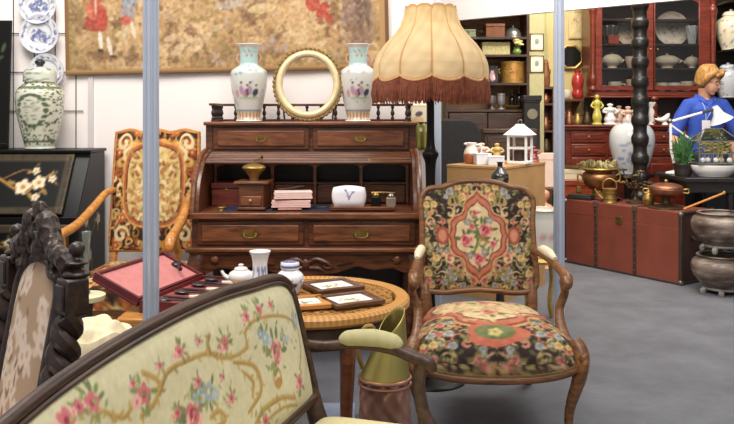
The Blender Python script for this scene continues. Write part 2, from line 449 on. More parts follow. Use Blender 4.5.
for k in range(1500):
    px = rg.uniform(68, 386); py = rg.uniform(-80, 74); TE(px, py, rg.uniform(.7, 2.2), rg.uniform(.5, 1.2), rg.choice([(112,92,58),(96,76,54),(206,172,122),(150,124,80),(182,146,96),(170,132,90),(128,110,70),(214,186,142)]), rg.uniform(0, 3), .55)
cv.a = cv.a*.72+np.array((166,138,100))*.28
# huntsman in the red coat
TE(97, -2, 6, 10, (176,84,68)); TE(99, 12, 9, 9, (182,88,72)); TE(96, 22, 11, 9, (170,80,64)); TE(103, 20, 6, 11, (176,76,62)); TE(90, 10, 3, 9, (206,120,96), .3)
TE(98, -16, 4, 5, (222,182,150)); TE(98, -21, 6, 2.6, (92,70,56)); TE(101, 40, 2.2, 9, (236,222,204), .1); TE(110, 46, 2.2, 10, (236,222,204), .18); TE(113, 56, 3.4, 1.6, (86,66,52)); TE(101, 50, 3, 1.6, (86,66,52)); TE(97, 5, 1, 9, (230,200,170))
# companion in blue, with red bag
TE(131, -2, 8, 10, (138,148,160)); TE(129, 12, 7, 8, (150,146,150)); TE(127, 20, 5, 5, (196,96,80)); TE(134, 30, 2, 8, (226,206,180), .2); TE(126, 32, 2, 8, (206,184,152), -.2); TE(131, -15, 4, 5, (220,180,150))
# rider in red at the right and the big tree
TE(312, 2, 7, 9, (178,78,66)); TE(322, 10, 6, 9, (172,74,60), -.5); TE(328, 18, 4, 5, (164,70,56)); TE(308, -10, 4, 4, (222,180,150)); TE(300, 14, 9, 6, (196,160,116), .2)
for px in (345, 352, 358, 366): TE(px, 4, 4, 26, rg.choice([(120,100,92),(136,112,100),(104,86,80)]), .1, .8)
TE(362, 36, 12, 10, (132,104,88), .4, .7); TE(372, 20, 4, 20, (160,130,100), 0, .7)
TE(262, 8, 14, 5, (214,188,140), .1, .7); TE(230, 4, 16, 4, (186,176,166), .1, .6)
for k in range(60):
    px, py = rg.choice([(97,12),(131,8),(315,6),(355,4)]); TE(px+rg.gauss(0, 7), py+rg.gauss(0, 9), 1.6, .8, rg.choice([(120,70,56),(206,140,110),(150,120,90),(210,180,140)]), rg.uniform(0, 3), .6)
cv.a += cv.noise(15, (60, 90), 31)[..., None]
cv.rect(0, TW, 0, .02, (132,98,64)); cv.rect(0, .02, 0, TH, (134,100,62)); cv.rect(TW-.022, TW, 0, TH, (112,80,52)); cv.rect(TW-.05, TW-.022, 0, TH, (172,136,92)); cv.rect(0, TW, .02, .03, (172,134,88))
t = thing('tapestry', 'woven hunting tapestry hanging on the white wall above the desk', 'tapestry', (WX(66, 4.77), 4.772, WZ(75.5, 4.77)))
o = MB().surf(lambda u, v: (u*TW, .004*math.sin(u*17+v*3)-.002, v*TH), 300, 180, lambda u, v: cv.at(u*TW, v*TH)).build('woven_panel', pat('tapestry weave', .95, .5, 500), t, solid=.006)
MB().tube([(-.05, -.005, TH+.01), (TW+.05, -.005, TH+.01)], .012, 10).build('hanging_rod', M['ebony'], t)
t.rotation_euler.y = -math.radians(1.25)

# ---------------------------------------------------------------- black lacquer bureau with slant front, and what stands on it
bw = thing('lacquer_bureau', 'black lacquer slant-front bureau with gilt flowers under the ginger jar', 'bureau', (-2.06, 4.53, 0))
lacq = pat('painted lacquer', .42, 0, spec=.22); K0 = (9,8,8)
def lac(w, h, seed, border=True):
    c = Cv(w, h, 220, K0); rg = random.Random(seed)
    if border:
        b = .035
        for x0, x1, y0, y1 in ((.0, w, 0, b), (0, w, h-b, h), (0, b, 0, h), (w-b, w, 0, h)): c.rect(x0, x1, y0, y1, (104,90,62), .6)
        for k in range(60):
            x, y = rg.choice([(rg.uniform(0, w), rg.choice([b/2, h-b/2])), (rg.choice([b/2, w-b/2]), rg.uniform(0, h))]); c.el(x, y, .012, .006, rg.uniform(0, 3), (50,38,30), .8)
    return c
def blossom(c, x, y, s, rg):
    c.flower(x, y, s, (226,208,176), (176,128,70), 5, rg.uniform(0, 2))
    for k in range(3): a = rg.uniform(0, 6); c.leaf(x+s*math.cos(a), y+s*math.sin(a), s*1.2, a, (150,118,64))
rg = random.Random(5)
# carcass: side profile extruded
pf = [(-.23, 0), (.23, 0), (.23, 1.075), (-.02, 1.075), (-.02, 1.05), (-.22, .74), (-.23, .74)]
bd = MB().extr(pf, -.5, .5, 'x').build('carcass', M['black'], bw, bevel=.004)
MB().box(-.51, .51, -.045, .235, 1.075, 1.093).build('top_board', M['black'], bw, bevel=.004)
fw, fh = .86, .33
c = lac(fw, fh, 2)
c.stroke([(.12,.2),(.3,.24),(.46,.2),(.6,.13),(.72,.16)], .006, (176,132,66)); c.stroke([(.5,.19),(.6,.24),(.66,.23)], .004, (150,112,60))
for x, y, s in ((.42,.22,.035),(.62,.145,.045),(.7,.17,.04),(.67,.235,.022),(.77,.19,.022),(.7,.09,.022),(.2,.23,.03),(.12,.18,.03),(.3,.1,.025)): blossom(c, x, y, s, rg)
def fall(u, v):
    y = -.222+.2*v; z = .755+.31*v
    return (-.45+u*.87, y-.012, z-.0)
fb_ = MB().surf(fall, 90, 40, lambda u, v: c.at(u*fw, v*fh)).build('fall_board', lacq, bw, solid=.014)
cs_ = lac(.44, .72, 8, False)
for k in range(9): blossom(cs_, rg.uniform(.05, .4), rg.uniform(.1, .7), rg.uniform(.012, .035), rg)
cs_.stroke([(.2,.05),(.24,.3),(.16,.5),(.28,.66)], .004, (140,108,60))
MB().surf(lambda u, v: (.503, -.21+u*.42, .05+v*.68), 30, 50, lambda u, v: cs_.at(u*.42, v*.7)).build('side_panel', lacq, bw)
for z0, z1, s in ((.42, .70, 1), (.1, .38, 2)):
    c2 = lac(.9, .28, 10+s)
    for k in range(8): blossom(c2, rg.uniform(.08, .84), rg.uniform(.06, .22), rg.uniform(.015, .035), rg)
    c2.stroke([(.1,.1),(.4,.18),(.8,.1)], .005, (150,112,60))
    d = MB().surf(lambda u, v: (-.46+u*.92, -.236, z0+v*(z1-z0)), 60, 24, lambda u, v: c2.at(u*.9, v*.28)).build('drawer', lacq, bw, solid=.012)
    for x in (-.25, .25): MB().lathe([(0, 0), (.014, .004), (.011, .02), (0, .024)], 12, (x, -.246, (z0+z1)/2), axis='y').build('knob', M['brass'], d)

def chinafn(c, Hh): return lambda u, t, r, z: c.at(u, z/Hh)
# ginger jar (painted), lid a part
gh = .43
c = Cv(1, 1, 200, (216,214,194)); rg = random.Random(9)
for k in range(950):
    x, y = rg.random(), rg.random()
    if (x-.75)**2/.011+(y-.55)**2/.05 < 1: continue
    c.el(x, y, rg.uniform(.006, .015), rg.uniform(.006, .016), rg.uniform(0, 3), rg.choice([(66,84,64),(90,106,76),(50,64,54),(140,140,92),(46,52,62),(176,176,140)]), .9)
for k in range(16): a = 2*PI*k/16; c.el(.75+.10*math.cos(a), .55+.22*math.sin(a), .02, .035, a, (78,92,66), .9)
for k in range(22): c.el(.75+rg.uniform(-.06, .06), .55+rg.uniform(-.15, .15), .012, .02, rg.uniform(0, 3), rg.choice([(150,150,120),(176,176,150),(120,130,110)]), .7)
for y in (.1, .86): c.rect(0, 1, y, y+.03, (104,116,96))
c.rect(0, 1, 0, .05, (190,196,180))
j = thing('ginger_jar', 'lidded green and white ginger jar standing on black bureau', 'jar', (WX(40, 4.6), 4.6, 1.094))
pr = prof([(0,0),(.078,.0),(.082,.02),(.098,.08),(.125,.2),(.134,.28),(.128,.33),(.10,.365),(.085,.375),(.085,.39)], 12)
k_ = 1.0
MB().lathe([(a*k_, b*k_) for a, b in pr], 150, colfn=chinafn(c, .4)).build('jar_body', M['paintedchina'], j)
c2 = Cv(1, 1, 80, (212,214,198))
for k in range(70): c2.el(rg.random(), rg.random(), .03, .05, rg.uniform(0, 3), rg.choice([(90,104,84),(120,130,104),(70,80,72)]), .7)
pr = prof([(.092,.385),(.092,.39),(.088,.44),(.07,.462),(.03,.472),(.0,.473)], 5)
lid = MB().lathe(pr, 90, colfn=lambda u, t, r, z: c2.at(u, (z-.38)/.1)).build('lid', M['paintedchina'], j)
MB().lathe(prof([(.016,.468),(.014,.475),(.026,.49),(.028,.502),(.014,.515),(0,.518)], 4), 16).build('knob', plain('jar knob', (40,42,44), .3), lid)

# lacquer panel standing on bureau behind the jar
c = Cv(.42, .75, 200, (20,18,17))
for k in range(5): blossom(c, rg.uniform(.1, .38), rg.uniform(.08, .35), .02, rg)
c.rose(.30, .50, .05, (150,70,50), (196,110,80), (216,160,120), (60,76,50)); c.rose(.22, .58, .035, (150,70,50), (190,100,76), (216,160,120), (60,76,50))
for k in range(12): c.leaf(rg.uniform(.2, .4), rg.uniform(.4, .62), .06, rg.uniform(0, 6), (66,84,60))
p = thing('lacquer_screen', 'black lacquer screen painted with flowers leaning on wall at left edge', 'screen', (-2.3, 4.66, 1.094))
MB().surf(lambda u, v: (-.21+.42*u+0, .0+.05*v, .75*v), 60, 100, lambda u, v: c.at(u*.42, v*.75)).build('painted_board', lacq, p, solid=.012)
MB().box(-.21, .21, -.018, .01, 0, .03).build('foot_rail', M['black'], p, bevel=.003)
# ================================================================ honey armchair in needlepoint, left of the desk
def needle_canvas(w, h, res, seed, center=True):
    c = Cv(w, h, res, (52,32,22)); rg = random.Random(seed)
    cols = [(196,140,64),(222,178,104),(226,200,150),(168,84,40),(150,110,52),(206,156,86),(120,60,32)]
    for k in range(120):
        x, y = rg.uniform(0, w/2), rg.uniform(0, h)
        c.scroll(x, y, rg.uniform(.02, .042), rg.uniform(0, 6), rg.uniform(.6, 1.1), .0065, rg.choice(cols), rg.choice([-1, 1]))
    for k in range(110): c.leaf(rg.uniform(0, w/2), rg.uniform(0, h), rg.uniform(.02, .045), rg.uniform(0, 6), rg.choice(cols), .4)
    for k in range(10): c.flower(rg.uniform(0, w/2), rg.uniform(0, h), .022, (176,84,44), (226,190,110))
    for (x, y) in ((.06,h-.06),(.1,h-.13),(.07,.08)): c.scroll(x, y, .05, 0, 1.2, .011, (228,204,156)); 
    if center:
        cx, cy = w/2, h*.56; a, b = w*.33, h*.33
        def octo(s): return [(cx+s*a*math.copysign(abs(math.cos(t))**.6, math.cos(t)), cy+s*b*math.copysign(abs(math.sin(t))**.6, math.sin(t))) for t in np.linspace(0, 2*PI, 40)[:-1]]
        c.poly(octo(1.12), (206,150,84)); c.poly(octo(1.07), (172,92,48)); c.poly(octo(1.0), (92,50,30)); c.poly(octo(.96), (212,182,118))
        for k in range(170):
            x = cx+rg.uniform(-.85, .0)*a; y = cy+rg.uniform(-.85, .85)*b
            c.leaf(x, y, rg.uniform(.015, .04), rg.uniform(0, 6), rg.choice([(164,136,82),(190,150,90),(226,206,158),(150,96,60),(176,120,66)]), .5)
    c.mirror(); c.a += c.noise(10, (40, 90), seed)[..., None]
    return c
needle = pat('needlepoint', .95, .5, 420)
ch = thing('needlepoint_armchair', 'honey wood armchair in gold and black needlepoint, left of rolltop desk', 'armchair', (-1.157, 4.03, 0))
c = needle_canvas(.53, .62, 230, 3)
def nback(u, v, s=-1):
    x = (u-.5)*(.47-.02*v); z = .56+.635*v+.007*v*math.cos((u-.5)*6*PI)
    y = .30+.10*v+s*(.03*(1-(2*u-1)**4)*(1-(2*v-1)**4)+.012)
    return (x, y, z)
o = MB().surf(lambda u, v: nback(u, v), 100, 110, lambda u, v: c.at(u*.53, v*.62)).surf(lambda u, v: nback(u, v, .35), 20, 20, lambda u, v: lin((110,70,40))).build('backrest', needle, ch)
fr = [nback(u, 1, 0) for u in np.linspace(0, 1, 20)]
MB().tube([nback(0, 0, 0)]+[nback(0, v, 0) for v in np.linspace(.1, .96, 10)]+fr+[nback(1, v, 0) for v in np.linspace(.96, .0, 10)], .014, 8, closed=True).build('back_frame', M['honey'], ch)
c = needle_canvas(.58, .62, 200, 8, False)
for k in range(130): c.leaf(random.uniform(.08, .5), random.uniform(.06, .6), .03, random.uniform(0, 6), random.choice([(222,186,120),(226,204,156),(196,140,70),(180,90,60)]), .5)
def nseat(u, v):
    a = 2*u-1; b = 2*v-1; e = max(abs(a), abs(b)); z = .50+.035*(1-a*a)*(1-b*b)
    xx = .262*a*(1-.14*v); yy = -.36+.66*v-.03*(1-a*a)*(1-v)
    return (xx, yy, z)
mb = MB().surf(nseat, 70, 70, lambda u, v: c.at(u*.58, v*.62))
def nedge(u, v):      # fabric border of the seat
    t = u*4; k = int(t) % 4; f = t-int(t)
    p = [(f, 0), (1, f), (1-f, 1), (0, 1-f)][k]; q = nseat(*p); return (q[0]*1.01, q[1], q[2]-.10*v)
mb.surf(nedge, 120, 8, lambda u, v: c.at((u*4 % 1)*.58, .1*v), closeu=True).build('seat', needle, ch)
for sx in (-1, 1):
    MB().tube(spl([(sx*.222, .345, .88), (sx*.23, .22, .875), (sx*.238, .05, .82), (sx*.248, -.15, .76), (sx*.262, -.34, .735), (sx*.265, -.40, .72), (sx*.265, -.42, .69), (sx*.265, -.39, .68)], 5), lerps([.016,.019,.021,.022,.024,.026,.022,.012], 36), 10).build('arm', M['honey'], ch)
    MB().tube(spl([(sx*.26, -.33, .73), (sx*.27, -.28, .64), (sx*.25, -.27, .55), (sx*.245, -.29, .44)], 5), .02, 8).build('arm_support', M['honey'], ch)
    MB().tube(spl([(sx*.24, -.30, .46), (sx*.255, -.32, .36), (sx*.23, -.29, .14), (sx*.242, -.31, .0)], 5), lerps([.03,.03,.02,.022], 16), 8).build('leg', M['honey'], ch)
    MB().tube([(sx*.215, .34, .62), (sx*.215, .29, .5), (sx*.215, .33, .0)], [.018,.022,.018], 8).build('leg', M['honey'], ch)
MB().box(-.22, .22, .27, .30, .40, .48).build('rear_rail', M['honey'], ch); MB().box(-.25, .25, -.33, -.30, .36, .42).build('front_rail', M['honey'], ch)

# ================================================================ rolltop desk
D = thing('rolltop_desk', 'carved walnut rolltop desk standing against the white wall, roll open', 'desk', (-.308, 4.04, 0))
wl, wf, wd_ = M['walnut'], M['walnut_light'], M['desk_dark']
sd = [(.0, .795), (.012, .86), (.05, .945), (.115, 1.02), (.2, 1.07), (.30, 1.09), (.355, 1.095), (.355, 1.235), (.64, 1.235), (.64, .795)]
for sx in (-1, 1):
    x = sx*.56
    s_ = MB().extr(sd, x-.018, x+.018, 'x').build('side_panel', wl, D, bevel=.003)
    MB().tube([(sx*.575, y-.006, z) for y, z in sd[:7]], .014, 8).build('roll_moulding', wf, s_)
MB().box(-.60, .60, -.02, .65, .765, .797).build('writing_top', wf, D, bevel=.006)
MB().box(-.57, .57, .62, .645, .04, 1.24).build('back_and_shade_panel', wd_, D)  # lower part is an added dark sheet imitating the shade under the desk
# lower case with two drawers
MB().box(-.58, .58, .02, .63, .62, .765).build('drawer_case', wl, D)
def bat_handle(par, x, y, z, s=1.):
    h = MB().extr([(x+s*a, z+s*b) for a, b in ((-.05,.004),(-.03,.018),(-.012,.014),(0,.024),(.012,.014),(.03,.018),(.05,.004),(.034,-.012),(.014,-.012),(0,-.026),(-.014,-.012),(-.034,-.012))], y-.004, y, 'y').build('handle', M['oldbrass'], par)
    MB().tube(spl([(x-s*.03, y-.006, z+.004), (x-s*.028, y-.018, z-s*.012), (x, y-.02, z-s*.02), (x+s*.028, y-.018, z-s*.012), (x+s*.03, y-.006, z+.004)], 4), .0035*s, 6).build('bail', M['brass'], h)
def drawer(x0, x1, y, z0, z1, par, hs=1.):
    d = MB().box(x0, x1, y-.014, y+.02, z0, z1).build('drawer', wl, par, bevel=.004)
    MB().box(x0+.025, x1-.025, y-.022, y-.012, z0+.018, z1-.018).build('drawer_field', wf, d, bevel=.006)
    bat_handle(d, (x0+x1)/2, y-.022, (z0+z1)/2, hs); return d
drawer(-.55, -.012, .02, .632, .752, D); drawer(.012, .55, .02, .632, .752, D)
MB().box(-.605, .605, -.03, .64, .598, .622).box(-.59, .59, -.015, .63, .585, .60).build('waist_moulding', wf, D, bevel=.007)
ap = [(-.57, .60), (.57, .60), (.57, .505), (.50, .49), (.44, .515), (.34, .505), (.26, .525), (.15, .49), (.0, .475), (-.15, .49), (-.26, .525), (-.34, .505), (-.44, .515), (-.50, .49), (-.57, .505)]
a_ = MB().extr(ap, .0, .03, 'y').build('apron', wl, D, bevel=.003)
cm = MB()
for sx in (-1, 1):
    cm.tube(spl([(sx*.01, -.006, .545), (sx*.05, -.012, .565), (sx*.1, -.012, .55), (sx*.13, -.01, .525), (sx*.10, -.01, .52), (sx*.09, -.01, .535)], 5), lerps([.014,.012,.012,.009,.007,.005], 26), 8)
    cm.tube(spl([(sx*.02, -.006, .52), (sx*.06, -.012, .52), (sx*.09, -.01, .505)], 5), lerps([.012,.01,.005], 11), 8)
    cm.tube(spl([(sx*.16, -.004, .535), (sx*.2, -.008, .545), (sx*.24, -.006, .55)], 4), lerps([.008,.006,.003], 9), 6)
cm.ell((0, -.008, .54), .022, .014, .028); cm.build('carved_shell', wl, a_)
for x in (-.46, .46): MB().ell((x, -.004, .56), .022, .012, .022).build('rosette', wf, a_)
for x in (-.55, .55): MB().box(x-.015, x+.015, .03, .62, .50, .60).build('side_apron', wl, D)
for sx in (-1, 1):
    for y, sg in ((.045, -1), (.585, 1)):
        MB().tube(spl([(sx*.535, y, .6), (sx*.56, y+sg*.025, .5), (sx*.535, y+sg*.0, .28), (sx*.52, y-sg*.015, .1), (sx*.545, y+sg*.02, .03), (sx*.55, y+sg*.025, .0)], 6), lerps([.045,.05,.032,.022,.026,.03], 31), 10).build('leg', wl, D)
# upper box with two drawers, cornice, rolled-up tambour
MB().box(-.545, .545, .36, .62, 1.085, 1.235).build('upper_case', wl, D)
drawer(-.535, -.01, .36, 1.10, 1.222, D, .8); drawer(.01, .535, .36, 1.10, 1.222, D, .8)
MB().box(-.585, .585, .32, .655, 1.232, 1.252).build('top_board', wf, D, bevel=.006)
tb = MB()
for k in range(7):
    a = k/6; y = .33-.05*k*.55; z = 1.078-.006*k*.6-(.0 if k < 3 else .004*(k-2))
    tb.tube([(-.54, y, z), (.54, y, z)], .011, 8)
r_ = tb.build('tambour', wl, D)
MB().box(-.54, .54, .185, .215, 1.035, 1.062).build('tambour_rail', wf, r_, bevel=.004)
for x in (-.25, .32): MB().lathe([(0, 0), (.012, .002), (.012, .012), (.007, .022), (0, .024)], 12, (x, .185, 1.048), axis='y').build('pull', M['brass'], r_)
# pigeonholes
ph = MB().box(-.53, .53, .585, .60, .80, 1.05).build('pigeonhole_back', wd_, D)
px_ = [-.53, -.215, .02, .275, .53]
for x in px_: MB().box(x-.008, x+.008, .38, .59, .80, 1.05).build('divider', wf, D)
MB().box(-.53, .53, .38, .59, 1.035, 1.05).box(-.53, .53, .40, .59, .905, .915).build('shelf', wl, D)
for i in range(4):
    x0, x1 = px_[i]+.008, px_[i+1]-.008; xm = (x0+x1)/2
    MB().extr([(x0, 1.036), (x1, 1.036), (x1, .985)]+[(xm+(x1-xm)*math.cos(t)*1., .985+.038*math.sin(t)**.6) for t in np.linspace(.15, PI-.15, 12)]+[(x0, .985)], .382, .392, 'y').build('arched_frieze', wl, D)
    d = MB().box(x0+.003, x1-.003, .395, .55, .803, .902).build('small_drawer', wl, D, bevel=.003)
    MB().lathe([(0, 0), (.007, .002), (.007, .01), (0, .014)], 10, (xm, .395, .853), axis='y').build('knob', M['brass'], d)
# gallery
g = MB().box(-.55, .55, .612, .632, 1.252, 1.264).box(-.55, -.53, .36, .62, 1.252, 1.264).box(.53, .55, .36, .62, 1.252, 1.264).build('gallery_base', wl, D)
MB().box(-.56, .56, .608, .636, 1.34, 1.354).box(-.56, -.525, .35, .62, 1.34, 1.354).box(.525, .56, .35, .62, 1.34, 1.354).build('gallery_rail', wl, D, bevel=.003)
bp_ = prof([(.008,0),(.011,.008),(.006,.018),(.012,.035),(.006,.058),(.010,.068),(.008,.078)], 3)
for x in list(np.linspace(-.54, .54, 14)): MB().lathe(bp_, 10, (x, .622, 1.263)).build('baluster', M['ebony'], D)
for sx in (-1, 1):
    for y in (.37, .43, .495, .56): MB().lathe(bp_, 10, (sx*.54, y, 1.263)).build('baluster', M['ebony'], D)

# ---------------------------------------------------------------- on top of the desk: two baluster vases and the round gilt frame
def vase_canvas(seed):
    c = Cv(1, 1, 160, (214,212,204)); rg = random.Random(seed)
    c.rect(0, 1, .72, 1, (178,204,200)); c.rect(0, 1, .60, .72, (206,212,206)); c.rect(0, 1, 0, .14, (206,180,150))
    for k in range(40): c.el(k/40+.01, .07, .006, .06, 0, (150,104,70) if k % 2 else (226,206,180), .9)
    c.rect(0, 1, .135, .15, (130,150,160)); c.rect(0, 1, .955, 1, (236,232,226)); c.rect(0, 1, .0, .02, (236,232,226))
    for k in range(26):
        a = rg.random(); c.el(a, rg.uniform(.58, .72), .02, .02, 0, rg.choice([(160,190,190),(130,170,176),(196,206,200),(214,160,160)]), .7)
    for x0 in (.70, .78, .25, .5):
        c.flower(x0+.01, .87, .022, (216,130,140), (240,220,150)); c.leaf(x0+.02, .83, .05, .9, (110,150,120)); c.leaf(x0, .9, .04, 2.4, (110,150,120))
        # figures in robes
        c.el(x0, .40, .022, .06, .1, (176,140,170), .9); c.el(x0, .475, .010, .02, 0, (236,206,186)); c.el(x0, .495, .011, .012, 0, (40,36,40))
        c.el(x0+.05, .37, .026, .05, -.2, (60,66,78), .95); c.el(x0+.055, .44, .010, .02, 0, (236,206,186)); c.el(x0+.055, .46, .012, .01, 0, (40,36,40))
        c.el(x0+.03, .30, .06, .02, 0, (150,170,120), .6); c.el(x0-.05, .36, .02, .05, 0, (206,140,150), .8)
    for k in range(30): c.leaf(rg.random(), rg.uniform(.18, .56), .04, rg.uniform(0, 6), rg.choice([(150,180,160),(196,160,150),(170,190,196)]), .4)
    return c
def vase(px, d, label, seed, hgt=.432):
    c = vase_canvas(seed)
    v = thing('baluster_vase', label, 'vase', (WX(px, d), d, 1.253), random.uniform(0, .3), 'pair of famille rose vases')
    p = [(0,0),(.058,0),(.060,.01),(.056,.03),(.068,.09),(.084,.17),(.090,.235),(.086,.27),(.064,.292),(.047,.305),(.044,.33),(.046,.385),(.055,.405),(.062,.413),(.060,.416),(.05,.405),(.04,.36),(.0,.35)]
    MB().lathe([(a*1.15, b*hgt/.416) for a, b in prof(p, 9)], 140, colfn=lambda u, t, r, z: c.at(u, z/hgt)).build('vase_body', M['paintedchina'], v)
    for a in (0, PI): 
        MB().tube(spl([(.045*math.cos(a), 0, .375), (.062*math.cos(a), 0, .37), (.066*math.cos(a), 0, .345), (.05*math.cos(a), 0, .325)], 4), .005, 6).build('handle', plain('salmon glaze', (206,150,130), .3), v)
    return v
vase(249, 4.49, 'tall pale famille rose vase on the left of the gilt frame', 1)
vase(358, 4.49, 'tall pale famille rose vase between the gilt frame and lampshade', 2)
fr = thing('round_gilt_frame', 'round empty gilt frame with carved rim standing on the rolltop desk', 'frame', (WX(307.5, 4.42), 4.43, 1.254))
R0, A0, B0 = 1, .152, .164
def ellp(a, b, n=60, y=0, zc=.205): return [(a*math.cos(2*PI*k/n), y+(zc*0), zc+b*math.sin(2*PI*k/n)) for k in range(n)]
zc = .207
MB().tube(ellp(A0+.008, B0+.008, 60, 0, zc), .020, 10, closed=True).build('moulding', plain('pale gilt', (228,208,164), .42, .25, .1, 40), fr)
om = MB(); rg = random.Random(3)
om.tube(ellp(A0+.026, B0+.026, 60, .006, zc), .013, 8, closed=True)
for k in range(96):
    a = 2*PI*k/96; q = .034+.004*(k % 2); om.ell(((A0+q)*math.cos(a), .002-.006*(k % 2), zc+(B0+q)*math.sin(a)), .009, .012, .010, 7, 5)
om.build('carved_rim', plain('aged gilt', (158,132,84), .5, .4, .3, 60), fr)
fr.rotation_euler.x = -math.radians(6)
for sx in (-1, 1): MB().tube([(sx*.155, .016, .21), (sx*.135, .07, .02)], .005, 6).build('easel_strut', M['ebony'], fr)

# ---------------------------------------------------------------- inside the desk
zt = .7975
bl = one(MB().box(-.44, .36, -.12, .14, 0, .006), 'blotter', plain('navy leather', (34,40,66), .6, 0, .15), 'navy leather blotter lying on the desk writing surface', 'blotter', (-.30, 4.22, zt+.0), bevel=.002)
gz = zt+.0065
gr = thing('coffee_grinder', 'wooden coffee grinder with brass hopper standing in the rolltop desk', 'coffee grinder', (WX(254, 4.16), 4.16, gz), -.1); gr.scale = (1.12, 1.12, 1.14)
MB().box(-.066, .066, -.066, .066, 0, .012).box(-.058, .058, -.058, .058, .012, .115).build('wooden_box', M['walnut'], gr, bevel=.003)
MB().box(-.078, .078, -.07, .07, .115, .128).build('lid_board', M['walnut_light'], gr, bevel=.003)
d = MB().box(-.048, .048, -.066, -.05, .02, .062).build('drawer', M['walnut_light'], gr, bevel=.003)
MB().lathe([(0, 0), (.008, .003), (.008, .011), (0, .015)], 10, (0, -.066, .042), axis='y').build('knob', M['brass'], d)
MB().lathe(prof([(.02,.128),(.022,.14),(.03,.155),(.052,.18),(.055,.187),(.045,.196),(.02,.203),(.0,.205)], 4), 24).build('hopper', M['brass'], gr)
cr = MB().tube([(0, 0, .2), (0, 0, .222), (.03, .03, .226)], .004, 6).build('crank', M['brass'], gr)
MB().lathe(prof([(.004,.224),(.007,.232),(.005,.24),(0,.244)], 3), 10, (.03, .03, 0)).build('crank_knob', M['ebony'], cr)
cols = [((206,150,140),'pink envelope lying lowest under the pack of pink letters'), ((232,190,182),'thick pink packet of letters in middle of desk stack'), ((240,206,196),'pale pink packet of letters on top of desk stack')]
z = gz
for i, (cc, lb) in enumerate(cols):
    hh = (.010, .042, .04)[i]; w_ = (.12, .20, .195)[i]
    o = thing('letter_pack', lb, 'letters', (WX(291, 4.14)+.008*i-.006, 4.14, z), (.1, .05, .16)[i], 'stack of pink letters')
    for k in range(max(1, int(hh/.009))):
        MB().box(-w_/2+.003*(k % 2), w_/2-.002*(k % 3), -.05, .05, k*.0092, k*.0092+.0085).build('envelope', plain('pink paper %d' % i, cc, .8, 0, .05), o, bevel=.0015)
    z += hh+.002
pen = one(MB().tube([(-.07, 0, 0), (.07, .01, .014)], [.004, .003], 8), 'dip_pen', M['ebony'], 'dark pen lying across the top of the pink letters', 'pen', (WX(291, 4.14), 4.13, z+.005), .3)
# oval white dish-shaped dip (porcelain) on wooden pen tray
tr = thing('pen_tray', 'wooden pen tray at the front right of the desk', 'tray', (WX(362, 4.12), 4.12, zt+.0065))
MB().box(-.165, .165, -.05, .05, 0, .012).build('tray_base', M['walnut_light'], tr, bevel=.004)
MB().tube([(-.165, -.05, .014), (.165, -.05, .014), (.165, .05, .014), (-.165, .05, .014)], .005, 6, closed=True).build('rim', M['walnut_light'], tr)
c = Cv(1, 1, 120, (244,240,244)); c.stroke([(.5,.35),(.47,.6),(.38,.85)], .02, (150,140,190)); c.stroke([(.5,.35),(.56,.6),(.66,.72)], .02, (150,140,190)); c.el(.40, .8, .04, .07, .3, (140,130,186)); c.el(.62, .72, .05, .03, .2, (150,140,190)); c.stroke([(.48,.5),(.42,.55)], .015, (150,140,190))
wp = thing('white_porcelain_pouch', 'white porcelain pouch with violet sprig standing on the pen tray', 'porcelain', (WX(349, 4.11), 4.11, tr.location.z+.0125))
def pouch(u, v, s):
    a = 2*u-1; hw = .077+.012*math.sin(v*PI*.9); zz = .112*v*(1-.10*a*a*v)
    th = .026*math.sqrt(max(0, 1-a**4))*(1-.75*(2*v-1)**4)
    return (a*hw*(1-.12*max(0, .25-v)), s*th, zz)
MB().surf(lambda u, v: pouch(u, v, -1), 44, 34, lambda u, v: c.at(u, v)).surf(lambda u, v: pouch(u, v, 1), 24, 20, lambda u, v: lin((240,238,242))).build('pouch', M['paintedchina'], wp)
def inkwell(px, w_, h_, mat, label, cap):
    t = thing('inkwell', label, 'inkwell', (WX(px, 4.12), 4.12, tr.location.z+.0125), 0, 'inkwells on the pen tray')
    MB().box(-w_/2, w_/2, -w_/2, w_/2, 0, h_).build('well', mat, t, bevel=.005)
    MB().lathe([(w_*.34, h_), (w_*.36, h_+.008), (w_*.2, h_+.018), (0, h_+.02)], 14).build('lid', cap, t)
inkwell(376, .05, .055, M['black'], 'black square inkwell next to the white porcelain pouch', M['brass'])
inkwell(391, .05, .05, plain('grey glass', (132,116,104), .2, 0, .1), 'grey square inkwell at the right end of pen tray', M['tin'])
one(MB().tube(spl([(-.06, 0, .0), (0, .0, .004), (.06, .01, .0)], 5), lerps([.009,.004,.003], 11), 8), 'brass_letter_knife', M['brass'], 'thin brass letter knife lying across the two inkwells', 'letter knife', (WX(382, 4.12)+.006, 4.12, tr.location.z+.0835))
def redbox(px, label, w_, d_, h_, y, cat='box'):
    t = thing('wooden_box', label, cat, (WX(px, y), y, zt+.001), 0, 'small wooden boxes in the desk')
    MB().box(-w_/2, w_/2, -d_/2, d_/2, 0, h_*.72).build('box_body', M['mahog'], t, bevel=.003)
    l = MB().box(-w_/2-.004, w_/2+.004, -d_/2-.004, d_/2+.004, h_*.74, h_).build('lid', M['mahog'], t, bevel=.005)
    MB().lathe([(0, 0), (.006, .002), (.006, .008), (0, .01)], 10, (0, -d_/2-.003, h_*.72), axis='y').build('clasp', M['brass'], t)
redbox(228, 'red wooden box at left of the coffee grinder in the desk', .16, .10, .125, 4.36)
one(MB().lathe(prof([(0,0),(.022,0),(.018,.008),(.026,.014),(.022,.02),(.0,.02)], 3), 16), 'brass_ashtray', M['brass'], 'tiny brass dish at the far left front of the desk', 'dish', (WX(221, 4.1), 4.12, zt+.001))
